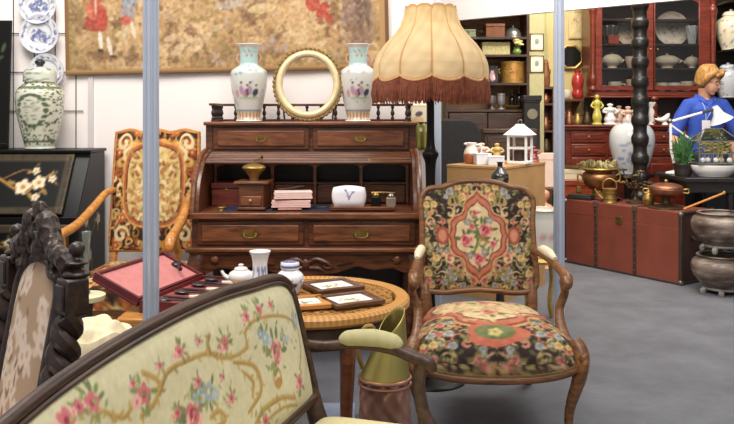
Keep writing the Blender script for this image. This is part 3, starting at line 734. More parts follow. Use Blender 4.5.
one(MB().lathe([(0,0),(.03,.0),(.032,.004),(0,.005)], 18), 'silver_coin_tray', M['tin'], 'tiny silver disc lying between the letters and pen tray', 'disc', (WX(322, 4.2), 4.2, zt+.0065))

# ================================================================ floor lamp with fringed shade
lx, ly = WX(430.5, 3.9), 3.9
lp = thing('floor_lamp', 'black floor lamp with large cream panelled shade and brown fringe', 'floor lamp', (lx, ly, 0))
MB().lathe(prof([(0,0),(.16,0),(.165,.015),(.12,.03),(.05,.05),(.03,.08)], 4), 32).build('base', M['black'], lp)
MB().lathe(prof([(.028,.07),(.024,.2),(.034,.32),(.022,.4),(.022,.75),(.036,.84),(.024,.9),(.026,1.05),(.04,1.1),(.02,1.15),(.018,1.35),(.012,1.5),(.010,1.6)], 4), 16).build('pole', M['black'], lp)
SHP = [(0,1.812),(.09,1.79),(.2,1.745),(.35,1.68),(.5,1.62),(.65,1.565),(.8,1.52),(1,1.47)]
SR = np.array([.124,.134,.148,.178,.222,.260,.278,.283,.280]); ST = np.linspace(0, 1, 9); SZ = np.array([1.812,1.768,1.725,1.682,1.636,1.583,1.54,1.50,1.461])
NP = 11; SPH = math.radians(-93)
def shade(u, v):
    f = (u*NP) % 1; b = 4*f*(1-f)          # 0 on a rib, 1 mid panel
    r = np.interp(v, ST, SR)*(1-.055*(1-b)**1.5*(.4+.6*v)); z = np.interp(v, ST, SZ)
    z += (.010*b**.7 if v < .02 else 0)*1.0 - (.026*(b-.35))*max(0, (v-.7)/.3)
    a = 2*PI*u+SPH
    return (r*math.cos(a), r*math.sin(a), z)
def shcol(u, v):
    f = (u*NP) % 1; e = min(f, 1-f)*NP
    rg_ = math.sin(u*91)*math.sin(v*23+u*40)
    c_ = np.array((222,198,156))+rg_*7-np.array((26,30,36))*max(0, .5-v)+np.array((8,8,8))*v
    if e < .55: c_ = np.array((176,128,74)) if e < .28 and int(v*60) % 2 == 0 else np.array((206,164,108))
    if v > .955: c_ = np.array((206,160,110))
    if v < .03: c_ = np.array((196,150,100))
    return lin(c_)
sm, nt, b_ = _new('lampshade parchment'); at = nt.nodes.new('ShaderNodeAttribute'); at.attribute_name = 'Col'
nt.nodes.remove(b_); out = [n for n in nt.nodes if n.type == 'OUTPUT_MATERIAL'][0]
df = nt.nodes.new('ShaderNodeBsdfDiffuse'); tl = nt.nodes.new('ShaderNodeBsdfTranslucent'); mx = nt.nodes.new('ShaderNodeMixShader'); mx.inputs[0].default_value = .35
for n_ in (df, tl): nt.links.new(at.outputs['Color'], n_.inputs['Color'])
nt.links.new(df.outputs[0], mx.inputs[1]); nt.links.new(tl.outputs[0], mx.inputs[2]); nt.links.new(mx.outputs[0], out.inputs['Surface'])
sh = MB().surf(shade, NP*18, 60, shcol, closeu=True).build('lamp_shade', sm, lp)
fm = MB(); rg = random.Random(8); 
for k in range(420):
    u = k/420; f = (u*NP) % 1; p = Vector(shade(u, 1)); L = .105+rg.uniform(-.012, .012)
    o_ = Vector((p.x, p.y, 0)).normalized()
    fm.tube([p+o_*.002, p+o_*(.006+rg.uniform(0, .004))+Vector((0, 0, -L*.5)), p+o_*rg.uniform(-.002, .006)+Vector((0, 0, -(L-(p.z-1.465)*-.6)))], [.0028,.003,.0022], 4)
fr_ = fm.build('fringe', plain('brown silk fringe', (124,66,44), .6, 0, .35, 40), lp); fr_['kind'] = 'stuff'
MB().tube([shade(k/200, .985) for k in range(200)], .006, 6, closed=True).build('braid', plain('braid', (196,146,96), .7, 0, .2, 60), sh)
MB().ell((0, 0, 1.60), .032, .032, .042).build('bulb', plain('opal bulb', (250,240,220), .3), lp)
MB().tube([(.13, 0, 1.80), (0, 0, 1.78), (-.13, 0, 1.80)], .003, 6).tube([(0, .13, 1.80), (0, 0, 1.78), (0, -.13, 1.80)], .003, 6).tube([(0,0,1.6),(0,0,1.785)], .004, 6).build('shade_carrier', M['brass'], lp)
pl = bpy.data.lights.new('lamp_bulb_light', 'POINT'); pl.energy = .9; pl.color = (1, .84, .64); pl.shadow_soft_size = .05
po = bpy.data.objects.new('lamp_bulb_light', pl); COL.objects.link(po); po.location = (lx, ly, 1.69)
# ================================================================ flowered armchair (centre right)
def carpet_canvas(w, h, res, seed, cy=.52, a=.40, b=.40, seat=False):
    c = Cv(w, h, res, (50,34,32)); rg = random.Random(seed); ar_ = w*h/.26
    lt = [(222,196,150),(206,164,112),(196,140,118),(180,170,112),(214,184,160),(150,150,96),(190,116,96)]
    for k in range(int(125*ar_)):
        x, y = rg.uniform(0, w/2), rg.uniform(0, h)
        c.scroll(x, y, rg.uniform(.014, .03), rg.uniform(0, 6), rg.uniform(.5, 1.), .0042, rg.choice(lt), rg.choice([-1, 1]))
    for k in range(int(180*ar_)): c.leaf(rg.uniform(0, w/2), rg.uniform(0, h), rg.uniform(.014, .032), rg.uniform(0, 6), rg.choice([(112,118,70),(150,148,92),(196,176,120),(92,100,70),(206,150,130)]), .42)
    for k in range(int(34*ar_)):
        x, y = rg.uniform(.02, w/2), rg.uniform(.02, h-.02)
        c.rose(x, y, rg.uniform(.011, .02), *rg.choice([((150,60,62),(196,110,104),(224,170,154)), ((176,130,72),(214,180,116),(236,214,160)), ((110,116,130),(150,154,160),(196,196,190))]), green=(104,112,66), rng=rg)
    X, Y = w/2, h*cy
    qd = spl([(x_, y_, 0) for x_, y_ in ((0,1),(.10,.90),(.26,.83),(.42,.72),(.45,.58),(.56,.47),(.76,.42),(.92,.30),(.93,.14),(1,0))], 5); qd = [(p.x, p.y) for p in qd]
    qd = qd+[(x_, -y_) for x_, y_ in qd[::-1][1:]]; qd = qd+[(-x_, y_) for x_, y_ in qd[::-1][1:-1]]
    def lob(sx, sy): return [(X+w*a*sx*x_, Y+h*b*sy*y_) for x_, y_ in qd]
    c.poly(lob(1.08, 1.06), (206,172,122)); c.poly(lob(1.02, 1.0), (150,74,60)); c.poly(lob(.96, .94), (198,122,98)); c.poly(lob(.84, .80), (112,58,48)); c.poly(lob(.80, .76), (228,208,168))
    for sg in (-1, 1):
        c.scroll(X-w*a*.80, Y+sg*h*b*.74, .034, .3, 1., .006, (168,146,96), sg); c.scroll(X-w*a*.95, Y+sg*h*b*.50, .026, 2, .9, .005, (222,200,152), -sg)
    c.el(X-w*a*1.22, Y, .030, .042, 0, (164,84,66)); c.el(X-w*a*1.22, Y, .019, .028, 0, (206,140,112))
    c.mirror()
    if not seat:
        for k in range(26): c.leaf(X+rg.uniform(-.5, .5)*w*a*.7, Y+rg.uniform(-.6, .6)*h*b*.7, .035, rg.uniform(0, 6), rg.choice([(110,124,72),(140,146,92),(86,104,66),(170,160,110)]), .35)
        for x, y, r in ((.26,.12,.032),(-.42,-.1,.03),(.02,-.5,.03),(-.1,.5,.016),(.5,-.18,.018),(-.2,.2,.018)):
            c.rose(X+x*w*a, Y+y*h*b, r, (150,44,58), (206,110,116), (232,180,172), (96,112,66), rg)
        for x, y in ((.2,-.35),(-.3,-.42),(.4,.34),(-.35,.3)): c.flower(X+x*w*a, Y+y*h*b, .018, (150,150,150), (210,200,140))
        c.stroke([(X-.02,Y-.07),(X,Y),(X-.02,Y+.07)], .004, (90,112,60)); c.stroke([(X,Y),(X+.05,Y-.03)], .006, (150,126,70))
    else:
        for k in range(260):
            t = rg.uniform(0, 6.3); q = rg.uniform(0, .75); c.leaf(X+q*w*a*math.cos(t), Y+q*h*b*math.sin(t), .03, rg.uniform(0, 6), rg.choice([(196,176,120),(214,190,140),(206,150,124),(160,160,104),(226,206,166)]), .4)
        for x, y, r in ((0,.1,.04),(-.38,.2,.03),(.38,.2,.03),(0,-.42,.035)): c.rose(X+x*w*a, Y+y*h*b, r, (164,80,72), (206,140,120), (230,190,166), (112,120,72), rg)
        c.poly([(X+.10*math.cos(t)*(1+.2*math.cos(3*t)), .16+.065*math.sin(t)) for t in np.linspace(0, 6.28, 40)], (196,112,90)); c.poly([(X+.07*math.cos(t), .17+.042*math.sin(t)) for t in np.linspace(0, 6.28, 40)], (112,124,80)); c.flower(X, .165, .025, (206,196,130), (150,150,90))
    c.a = c.a*np.array((.90, .87, .83)); c.a += c.noise(9, (50, 110), seed)[..., None]
    return c
rug = pat('carpet stitch', .95, .5, 450)
A = thing('flowered_armchair', 'beech armchair in dark flowered needlework standing right of the cane table', 'armchair', (.515, 3.45, 0), math.radians(-1.5))
bw_ = M['beech']
# back
BW, BH = .52, .46
def bout(n=64):
    """outline of the back in (x, z): shouldered cartouche"""
    half = [(0,.505),(.06,.502),(.12,.49),(.165,.474),(.20,.472),(.235,.462),(.262,.43),(.268,.39),(.262,.33),(.262,.22),(.268,.12),(.27,.06),(.262,.02),(.225,.0),(.15,-.004),(.08,.004),(0,.01)]
    h = spl([(x, z, 0) for x, z in half], 4); h = [(p.x, p.y) for p in h]
    return h+[(-x, z) for x, z in h[::-1][1:-1]]
OUT = bout()
def bplane(x, z): return (x, .285+.12*(z/.5)+.0, .468+z)
c = carpet_canvas(.56, .52, 300, 21, .5, .245, .40)
def bsurf(u, v, s):
    # map the unit square to the outline
    a, b = 2*u-1, 2*v-1; e = max(abs(a), abs(b))
    if e < 1e-6: x, z = 0, .25
    else:
        t = math.atan2(b, a)
        # outline radius in direction t from (0,.25)
        r = BR[int((t % (2*PI))/(2*PI)*720) % 720]*.965
        x, z = e*r*math.cos(t), .25+e*r*math.sin(t)
    p = bplane(x, z); dome = (1-e**3)*.035
    return (p[0], p[1]-s*dome-s*.008, p[2])
BR = []
_pt = np.array(OUT)-np.array((0, .25)); _an = np.arctan2(_pt[:, 1], _pt[:, 0]) % (2*PI); _rr = np.hypot(_pt[:, 0], _pt[:, 1]); _o = np.argsort(_an)
BR = list(np.interp(np.linspace(0, 2*PI, 720), np.r_[_an[_o][-1]-2*PI, _an[_o], _an[_o][0]+2*PI], np.r_[_rr[_o][-1], _rr[_o], _rr[_o][0]]))
def bcol(u, v):
    a, b = 2*u-1, 2*v-1; e = max(abs(a), abs(b)); t = math.atan2(b, a); r = BR[int((t % (2*PI))/(2*PI)*720) % 720]*.965
    return c.at(e*r*math.cos(t)+.28, .255+e*r*math.sin(t))
MB().surf(lambda u, v: bsurf(u, v, 1), 130, 130, bcol).build('backrest', rug, A)
MB().surf(lambda u, v: bsurf(u, v, -.4), 24, 24, lambda u, v: lin((120,84,60))).build('back_cover', rug, A)
MB().tube([bplane(x, z) for x, z in OUT], .0165, 10, closed=True, up=(0, 1, 0), flat=.9).build('back_frame', bw_, A)
for sx in (-1, 1):
    MB().tube(spl([(sx*.25, .30, .50), (sx*.245, .275, .42), (sx*.24, .28, .30), (sx*.245, .34, .12), (sx*.25, .40, .0)], 5), lerps([.022,.026,.028,.022,.018], 21), 10).build('leg', bw_, A)
    # front cabriole leg
    lg = MB().tube(spl([(sx*.315, -.27, .40), (sx*.335, -.30, .345), (sx*.325, -.305, .26), (sx*.295, -.285, .14), (sx*.29, -.285, .06), (sx*.31, -.31, .015), (sx*.315, -.32, .0)], 6), lerps([.026,.033,.028,.020,.016,.019,.017], 37), 12).build('leg', bw_, A)
    MB().tube(spl([(sx*.345, -.335, .35), (sx*.335, -.342, .31), (sx*.318, -.33, .25)], 4), lerps([.012,.016,.004], 9), 8).ell((sx*.338, -.335, .345), .018, .014, .02).build('knee_carving', bw_, lg)
    ar = MB().tube(spl([(sx*.258, .325, .655), (sx*.27, .22, .66), (sx*.29, .08, .655), (sx*.31, -.05, .632), (sx*.318, -.11, .615), (sx*.316, -.135, .59), (sx*.308, -.12, .575)], 6), lerps([.017,.017,.018,.020,.025,.022,.012], 37), 10).build('arm', bw_, A)
    MB().tube(spl([(sx*.312, -.09, .60), (sx*.322, -.06, .54), (sx*.30, -.06, .47), (sx*.30, -.10, .40), (sx*.315, -.15, .345)], 6), lerps([.020,.018,.019,.023,.027], 25), 10).build('arm_support', bw_, A)
    MB().tube(spl([(sx*.265, .20, .682), (sx*.275, .15, .686), (sx*.288, .08, .680), (sx*.298, .02, .668)], 5), lerps([.010,.021,.021,.010], 16), 10).build('arm_pad', plain('cream arm pad', (222,206,176), .9, 0, .1, 60), ar)
# seat
def outs(u):  # seat outline, u around; starts front centre
    pass
def seat(u, v):
    a, b = 2*u-1, 2*v-1
    hw = .338-.085*v**1.2
    x = a*hw; y = -.325+.60*v-.025*(1-a*a)*(1-v)**2+.02*abs(a)**6*(1-v)
    k = ((1-abs(a)**7)*(1-abs(b)**7))**.55
    z = .325+.10*k+.045*(1-a*a)*(1-b*b)
    return (x, y, z)
c = carpet_canvas(.68, .80, 230, 33, .60, .42, .40, True)
_vs = np.linspace(0, 1, 400); _pp = [Vector(seat(.5, t)) for t in _vs]; _ln = np.r_[0, np.cumsum([(b_-a_).length for a_, b_ in zip(_pp[:-1], _pp[1:])])]
_us = np.linspace(0, 1, 400); _pu = [Vector(seat(t, .4)) for t in _us]; _lu = np.r_[0, np.cumsum([(b_-a_).length for a_, b_ in zip(_pu[:-1], _pu[1:])])]
def svm(v): return float(np.interp(v, _vs, _ln/_ln[-1]))*.76+.03
def sum_(u): return float(np.interp(u, _us, _lu/_lu[-1]))*.68
def se(u, v):
    t = u*4; k = int(t) % 4; f = t-int(t); p = [(f, 0), (1, f), (1-f, 1), (0, 1-f)][k]; q = seat(*p)
    return (q[0]*(1+.008*v), q[1]-.002*v, q[2]-.05*v)
_w = lambda t: t-.11*math.sin(2*PI*t)*1.0
MB().surf(lambda u, v: seat(_w(u), _w(v)), 140, 140, lambda u, v: c.at(sum_(_w(u)), svm(_w(v)))).surf(se, 160, 4, lambda u, v: c.at([(u*4 % 1), 1, 1-(u*4 % 1), 0][int(u*4) % 4]*.68, .03*(1-v)), closeu=True).build('seat', rug, A)
ra = []
for t in np.linspace(-1, 1, 25):
    q = seat((t+1)/2, 0); ra.append((q[0]*.985, q[1]-.002, .285-.022*(1-abs(t)**2)+.018*abs(t)**4))
rl = MB().tube(ra, .017, 10, up=(0, 0, 1), flat=.8)
for sx in (-1, 1): rl.tube([(sx*.33, -.30, .295), (sx*.30, -.05, .29), (sx*.255, .27, .30)], .026, 10, up=(0, 0, 1), flat=.55)
rl.tube([(-.25, .275, .30), (.25, .275, .30)], .026, 10, up=(0, 0, 1), flat=.55)
rb = rl.build('seat_rail', bw_, A)
MB().extr([(-.30,-.27),(.30,-.27),(.23,.26),(-.23,.26)], .285, .33, 'z').build('seat_deck', M['sofawood'], A)
nl = MB()
for p in spl(ra, 3): nl.ell((p[0], p[1]-.012, p[2]+.020), .0045, .0045, .0045, 6, 4)
n_ = nl.build('nail_trim', M['brass'], rb)

# ================================================================ cane-topped oval table and what lies on it
TX, TY, TZ = -.197, 2.82, .655
ct = thing('cane_table', 'oval honey table with woven cane top behind the sofa', 'table', (TX, TY, 0))
RX, RY = .347, .335
rim = MB()
def ring(u, v):
    sec = [(.86,.0),(.875,.004),(.98,.004),(1.0,-.004),(1.0,-.022),(.97,-.032),(.88,-.032),(.86,-.02)]
    k, z = sec[int(round(v*8)) % 8]; a = 2*PI*u
    return (k*RX*math.cos(a), k*RY*math.sin(a), TZ+z)
gold = pat('cane gold', .5, .3, 300, coat=.2)
rg = random.Random(5)
rim.surf(ring, 720, 8, lambda u, v: lin(np.array((190,136,70))+np.array((20,18,14))*math.sin(u*2*PI*110)*(1 if v < .5 else .4)), closeu=True).build('table_rim', M['honey'] if False else gold, ct, angle=30)
# the cane itself: woven strips, real gaps between them
cn = MB()
def clipseg(nx, ny, off):
    # chord of ellipse .81 along direction perpendicular to (nx,ny) at offset off
    pts = []
    for t in np.linspace(-.5, .5, 41):
        x, y = nx*off-ny*t, ny*off+nx*t
        if (x/(RX*.865))**2+(y/(RY*.865))**2 <= 1: pts.append((x, y))
    return pts
for (nx, ny, z) in ((1, 0, 0), (0, 1, .001), (.707, .707, .002), (.707, -.707, .003)):
    st = .024 if abs(nx) in (0, 1) else .024
    for off in np.arange(-.42, .42, st):
        p = clipseg(nx, ny, off)
        if len(p) > 1: cn.tube([(p[0][0], p[0][1], TZ-.006+z), (p[-1][0], p[-1][1], TZ-.006+z)], .0029, 4, flat=.4, up=(0, 0, 1))
w_ = cn.build('woven_cane', plain('cane', (190,140,76), .55, 0, .25, 50), ct); w_['kind'] = 'stuff'
MB().lathe([(.0, TZ-.036), (.87, TZ-.036), (.87, TZ-.03), (0, TZ-.03)], 60, sx=RX, sy=RY).build('under_board', plain('dark board', (38,24,16), .7), ct)
apm = MB().surf(lambda u, v: ((RX*.86)*math.cos(2*PI*u), (RY*.86)*math.sin(2*PI*u), TZ-.035-.075*v), 90, 3, closeu=True).build('apron', M['sofawood'], ct, solid=.016)
for a in (.12*PI, .62*PI, 1.18*PI, 1.655*PI):
    x, y = RX*.80*math.cos(a), RY*.80*math.sin(a)
    MB().tube(spl([(x, y, TZ-.03), (x*1.04, y*1.04, TZ-.15), (x*1.0, y*1.0, .3), (x*1.03, y*1.03, .0)], 6), lerps([.024,.025,.019,.015], 19), 10).build('leg', wood('reddish leg wood', (92,48,26), (136,78,44)), ct)
zt = TZ+.005
# framed little pictures
def picture(px, py, w, h, rot, label, fcol, seed, border=.022, tilt=0):
    d = F*(H-zt)/(py-HY)
    t = thing('small_framed_picture', label, 'picture', (WX(px, d), d, zt), rot, 'little framed pictures on the cane table')
    fm = MB()
    for x0, x1, y0, y1 in ((-w/2, w/2, -h/2, -h/2+border), (-w/2, w/2, h/2-border, h/2), (-w/2, -w/2+border, -h/2+border, h/2-border), (w/2-border, w/2, -h/2+border, h/2-border)): fm.box(x0, x1, y0, y1, 0, .016)
    fm.build('frame', fcol, t, bevel=.003)
    c = Cv(w, h, 500, (238,234,224)); rg = random.Random(seed)
    for k in range(30): c.leaf(w/2+rg.gauss(0, .018), h/2+rg.gauss(-.004, .013), .014, rg.uniform(0, 6), rg.choice([(130,150,90),(176,150,80),(110,120,96),(160,110,90)]), .5)
    c.rect(w*.3, w*.7, h*.28, h*.32, (170,140,110), .7)
    MB().surf(lambda u, v: (-w/2+border+u*(w-2*border), -h/2+border+v*(h-2*border), .009), 40, 40, lambda u, v: c.at(border+u*(w-2*border), border+v*(h-2*border))).build('picture_sheet', pat('paper', .6, 0), t)
    MB().box(-w/2+.004, w/2-.004, -h/2+.004, h/2-.004, .001, .007).build('backing', M['sofawood'], t)
    return t
dk = wood('frame walnut', (70,42,26), (112,72,46), .3)
picture(332, 288, .185, .17, .5, 'dark framed flower picture further back on the cane table', dk, 1)
picture(350, 302, .185, .165, .5, 'dark framed flower picture nearest the right on the cane table', dk, 2)
picture(303, 305, .16, .15, .3, 'light oak framed picture half hidden behind the sofa corner', M['honey'], 3)
# white china on the far left of the table
bcv = Cv(1, 1, 120, (238,238,240)); bcv.rect(0, 1, .74, .78, (90,104,160)); bcv.rect(0, 1, .85, .88, (90,104,160)); bcv.stroke([(.74,.2),(.76,.45)], .03, (100,112,166)); bcv.el(.82, .3, .04, .09, .3, (60,60,90)); bcv.el(.92, .4, .03, .06, 0, (120,130,180)); bcv.el(.6, .4, .03, .06, 0, (130,140,190))
def on_table(px, d): return (WX(px, d), d, zt-.0)
b2 = Cv(1, 1, 120, (240,240,242)); 
for x in (.74, .82, .6, .9, .3): b2.stroke([(x,.15),(x+.01,.4),(x-.01,.5)], .018, (110,122,176)); b2.el(x, .45, .03, .04, 0, (96,110,170))
one(MB().lathe(prof([(0,0),(.034,0),(.036,.008),(.030,.03),(.027,.07),(.030,.10),(.037,.12),(.040,.126),(.037,.126),(.026,.1),(.02,.05),(0,.04)], 4), 32, colfn=lambda u, t, r, z: b2.at(u, z/.14)), 'beaker_vase', M['paintedchina'], 'white flared china beaker standing behind the sofa crest', 'vase', on_table(260, 2.97))
bj = thing('blue_rimmed_jar', 'squat white china jar with blue bands behind the sofa corner', 'jar', on_table(290, 2.84)); bj.scale = (.84, .84, .84)
MB().lathe(prof([(0,0),(.035,0),(.045,.02),(.058,.055),(.055,.08),(.036,.098),(.033,.105)], 4), 32, colfn=lambda u, t, r, z: bcv.at(u, z/.14)).build('jar_body', M['paintedchina'], bj)
MB().lathe(prof([(.038,.104),(.040,.108),(.040,.124),(.034,.135),(.0,.139)], 3), 28, colfn=lambda u, t, r, z: bcv.at(u, .7+(z-.104)*5)).build('lid', M['paintedchina'], bj)
jg = thing('white_jug', 'small white china teapot left of the flared beaker', 'teapot', on_table(241, 2.985)); jg.scale = (.86, .86, .74)
MB().lathe(prof([(0,0),(.03,0),(.034,.01),(.054,.035),(.05,.06),(.03,.074),(.028,.078)], 4), 28).build('body', M['china'], jg)
MB().lathe(prof([(.03,.077),(.026,.086),(.010,.092),(.012,.102),(0,.106)], 3), 20).build('lid', M['china'], jg)
MB().tube(spl([(-.045, 0, .03), (-.07, 0, .045), (-.085, 0, .07)], 4), lerps([.014,.009,.006], 9), 8).build('spout', M['china'], jg)
MB().tube(spl([(.042, 0, .06), (.075, 0, .065), (.08, 0, .035), (.045, 0, .022)], 4), .006, 8).build('handle', M['china'], jg)
# grey box under the table
gbx = thing('grey_box', 'flat grey blue box lying on the carpet under the cane table', 'box', (WX(336, 3.25), 3.32, 0))
MB().box(-.075, .075, -.12, .12, 0, .05).build('box_body', plain('grey blue card', (128,136,158), .7), gbx, bevel=.004)
MB().box(-.078, .078, -.123, .123, .036, .054).build('lid', plain('grey blue card', (128,136,158), .7), gbx, bevel=.004)

# ---------------------------------------------------------------- brass and copper ewer on the carpet
ew = thing('copper_ewer', 'tall embossed copper ewer with brass neck standing behind the sofa arm', 'ewer', (WX(385, 2.45), 2.45, 0), .15)
def emb(u, v):
    z = .02+.47*v; a = 2*PI*u; r = .074+.006*math.sin(PI*v)
    r += .005*max(0, math.sin(a*4))*max(0, math.sin(v*PI*3))+.0035*math.sin(a*11+5*math.sin(v*9))*math.sin(v*34)
    return (r*math.cos(a), r*math.sin(a), z)
cpm = plain('pink copper', (166,122,104), .3, .7, .18, 14)
MB().surf(emb, 96, 70, closeu=True).lathe([(0,.0),(.080,.0),(.082,.012),(.076,.022)], 32).build('copper_drum', cpm, ew, recalc=False)
for z in (.03, .475, .492): MB().tube([(.0775*math.cos(2*PI*k/40), .0775*math.sin(2*PI*k/40), z) for k in range(40)], .0055, 8, closed=True).build('hoop', cpm, ew)
brs = plain('greenish brass', (164,150,88), .36, .75, .15, 8)
def neck(u, v):
    a = 2*PI*u; t = v; z = .495+.115*t+.045*t*t*(1+math.cos(a-.35)); r = (.074*(1-t)+.040*t) + .006*t*math.cos(a)
    return (r*math.cos(a)+.014*t, r*math.sin(a), z)
MB().surf(neck, 40, 24, closeu=True).build('brass_neck', brs, ew, solid=.003, recalc=False)
MB().tube(spl([(-.068, 0, .52), (-.082, 0, .57), (-.07, 0, .635), (-.045, 0, .65), (-.026, 0, .625)], 6), .007, 8).build('handle', M['brass'], ew)

# ================================================================ sofa in the foreground
e_ = Vector((.34, 1.01, 0)).normalized(); sang = math.atan2(e_.y, e_.x)
so = Vector((-.57, 1.24, 0))+e_*.475
S = thing('floral_sofa', 'small carved sofa with cream rose tapestry cover in the foreground', 'sofa', so, sang)
sinv = Matrix.Translation(so) @ Matrix.Rotation(sang, 4, 'Z'); sinv_i = sinv.inverted()
def yb(z): return -.10*(.89-z)/.44
def px2s(px, py):
    """photo point -> (x, z) on the leaning sofa back"""
    o = sinv_i @ Vector((0, 0, H)); dr = (sinv_i.to_3x3() @ Vector(((px-CX)/F, 1, -(py-HY)/F)))
    # y = yb(z): o.y+t*dr.y = -.1*(.89-(o.z+t*dr.z))/.44
    k = .10/.44; t = (-k*(.89-o.z)-o.y)/(dr.y-k*dr.z)
    return o.x+t*dr.x, o.z+t*dr.z
topz = [(-.60,.58),(-.598,.69),(-.585,.765),(-.55,.802),(-.47,.824),(-.36,.845),(-.205,.863),(0,.875),(.20,.875),(.36,.864),(.46,.858),(.52,.849),(.560,.832),(.583,.80),(.592,.75),(.596,.68),(.60,.60),(.602,.53)]
crest = [(p.x, p.y) for p in spl([(a, b, 0) for a, b in topz], 5)]
def ztop(x):
    xs = [p[0] for p in crest]; 
    return float(np.interp(x, xs, [p[1] for p in crest]))
ZB = .515
# cover pattern
SX0 = -.62; cw, chh = 1.24, .44
c = Cv(cw, chh, 430, (204,196,160), SX0, .48)
c.a += c.noise(5, (6, 20), 2)[..., None]
sc_ = lambda x, y: px2s(x/2.368, 270+y/2.368)
GO, GO2, PK, PD, PL, GR, BL = (184,154,88), (150,118,62), (196,110,112), (150,52,66), (226,170,160), (120,132,78), (150,166,176)
def st(pts, w, col):
    P = [sc_(*p) for p in pts]; c.stroke(P, w, col, 6); w0 = max(w) if hasattr(w, '__len__') else w
    S_ = spl([(a, b, 0) for a, b in P], 10)
    for i in range(2, len(S_)-1, 5):      # small barbs make an acanthus edge
        d_ = S_[i+1]-S_[i-1]; an = math.atan2(d_.y, d_.x); c.leaf(S_[i].x, S_[i].y, .013+w0, an+(.9 if (i//5) % 2 else -.9), col, .35)
    c.stroke([(p[0], p[1]-w0*.25) for p in P], w0*.22, GO2, 6)
for pts, w in (([(310,240),(345,262),(335,310),(300,345)], .006), ([(345,290),(370,235),(430,205),(470,195),(520,208)], .005), ([(470,150),(463,180),(485,203),(530,200),(560,180)], .005), ([(525,215),(575,225),(592,280),(560,335)], [.004,.009,.003]), ([(545,235),(572,262),(570,300)], [.003,.007,.003]), ([(560,180),(556,140),(590,112),(650,108),(690,135),(697,190),(690,235)], .0045), ([(580,360),(600,325),(640,300),(680,300)], .0065), ([(612,350),(650,322),(690,318)], .0045), ([(225,335),(260,345),(280,320)], .005), ([(470,345),(490,330),(505,350),(480,372)], .006), ([(240,352),(215,330),(190,345)], .004), ([(100,380),(140,375),(180,390)], .006)): st(pts, w, GO)
for pts in ([(472,152),(466,182),(487,205)], [(348,292),(372,238),(430,208)], [(583,360),(602,328),(640,304)]): st(pts, .0018, GO2)
rg = random.Random(11)
def bouquet(X, Y, r, col, leaves=5):
    x, z = sc_(X, Y); r *= 1.3
    for k in range(leaves+3):
        a = rg.uniform(0, 6.28); c.leaf(x+r*.9*math.cos(a), z+r*.9*math.sin(a), r*1.1, a+rg.uniform(-.5, .5), rg.choice([GR, (142,150,92), (104,116,72)]), .4)
    if col == 'p': c.rose(x, z, r, PD, PK, PL)
    elif col == 'b': c.flower(x, z, r, BL, (206,200,150)); c.flower(x+r*1.2, z-r*.6, r*.7, (170,182,186), (206,200,150)); c.flower(x-r*1.0, z+r*.7, r*.7, (136,154,170), (206,200,150))
    elif col == 's': c.flower(x, z, r, PK, PD); c.flower(x-r*1.2, z-r*.3, r*.7, PL, PK)
for X, Y, r, col in ((630,190,.024,'p'),(430,340,.024,'p'),(310,290,.016,'s'),(190,310,.014,'s'),(592,95,.013,'p'),(560,108,.011,'s'),(505,170,.014,'s'),(130,352,.016,'s'),(690,262,.015,'s'),(398,190,.011,'s'),(605,355,.013,'s'),(602,158,.015,'b'),(650,158,.010,'b'),(465,285,.016,'b'),(440,300,.010,'b'),(685,118,.012,'b'),(520,300,.010,'s'),(390,335,.009,'s'),(440,260,.009,'s'),(160,320,.009,'s'),(620,80,.008,'s'),(500,250,.006,'s'),(285,265,.006,'s'),(350,222,.006,'s'),(445,165,.006,'s')): bouquet(X, Y, r, col)
x, z = sc_(632, 252)
for a in np.linspace(0, 2*PI, 40): c.el(x+.02*math.cos(a), z+.022*math.sin(a), .005, None, 0, GO)
c.el(x, z-.012, .02, .012, 0, (176,130,60)); c.el(x, z+.016, .016, .005, 0, GR)
for k in range(60): X, Y = rg.choice([(620,200),(440,300),(590,95),(310,290),(190,320),(650,180),(480,290),(505,165),(610,340)]); x, z = sc_(X+rg.uniform(-45, 45), Y+rg.uniform(-35, 35)); c.leaf(x, z, .016, rg.uniform(0, 6), rg.choice([GR, (142,150,92), (160,160,100)]), .4)
# mirror the bouquets into the near half, outside the photo
for X, r, col in ((-.5,.02,'s'),(-.55,.014,'b')): c.rose(X, .66, r, PD, PK, PL, GR, rg)
c.a += c.noise(6, (90, 160), 7)[..., None]
sofa_f = pat('sofa tapestry', .9, .45, 600, sheen=.1)
inz = .016
def zin(x): return ztop(x)-.012
def bk(u, v, s):
    x = -.588+1.176*u; zt_ = zin(x); z = ZB+(zt_-ZB)*v
    d = .026*(1-(2*u-1)**8)*(1-(2*v-1)**6)
    return (x, yb(z)-s*(d+.004), z)
MB().surf(lambda u, v: bk(u, v, 1), 300, 110, lambda u, v: c.at(bk(u, v, 1)[0], bk(u, v, 1)[2])).build('backrest', sofa_f, S)
MB().surf(lambda u, v: bk(u, v, -.3), 60, 20, lambda u, v: lin((206,192,146))).build('back_cover', sofa_f, S)
sw = M['sofawood']
fp = [(x, yb(z), z) for x, z in crest]
fb2 = MB().tube(fp, .0145, 10, up=(0, 1, 0), flat=.9).tube([(x, y-.012, z-(.011 if abs(x) < .57 else .0)) for x, y, z in [(p[0]*.985, p[1], p[2]) for p in fp]], .006, 8).build('back_frame', sw, S)
MB().tube([(-.60, yb(.52)-.0, .51), (0, yb(.51), .50), (.60, yb(.52), .51)], .016, 10, up=(0, 1, 0)).build('back_rail', sw, S)
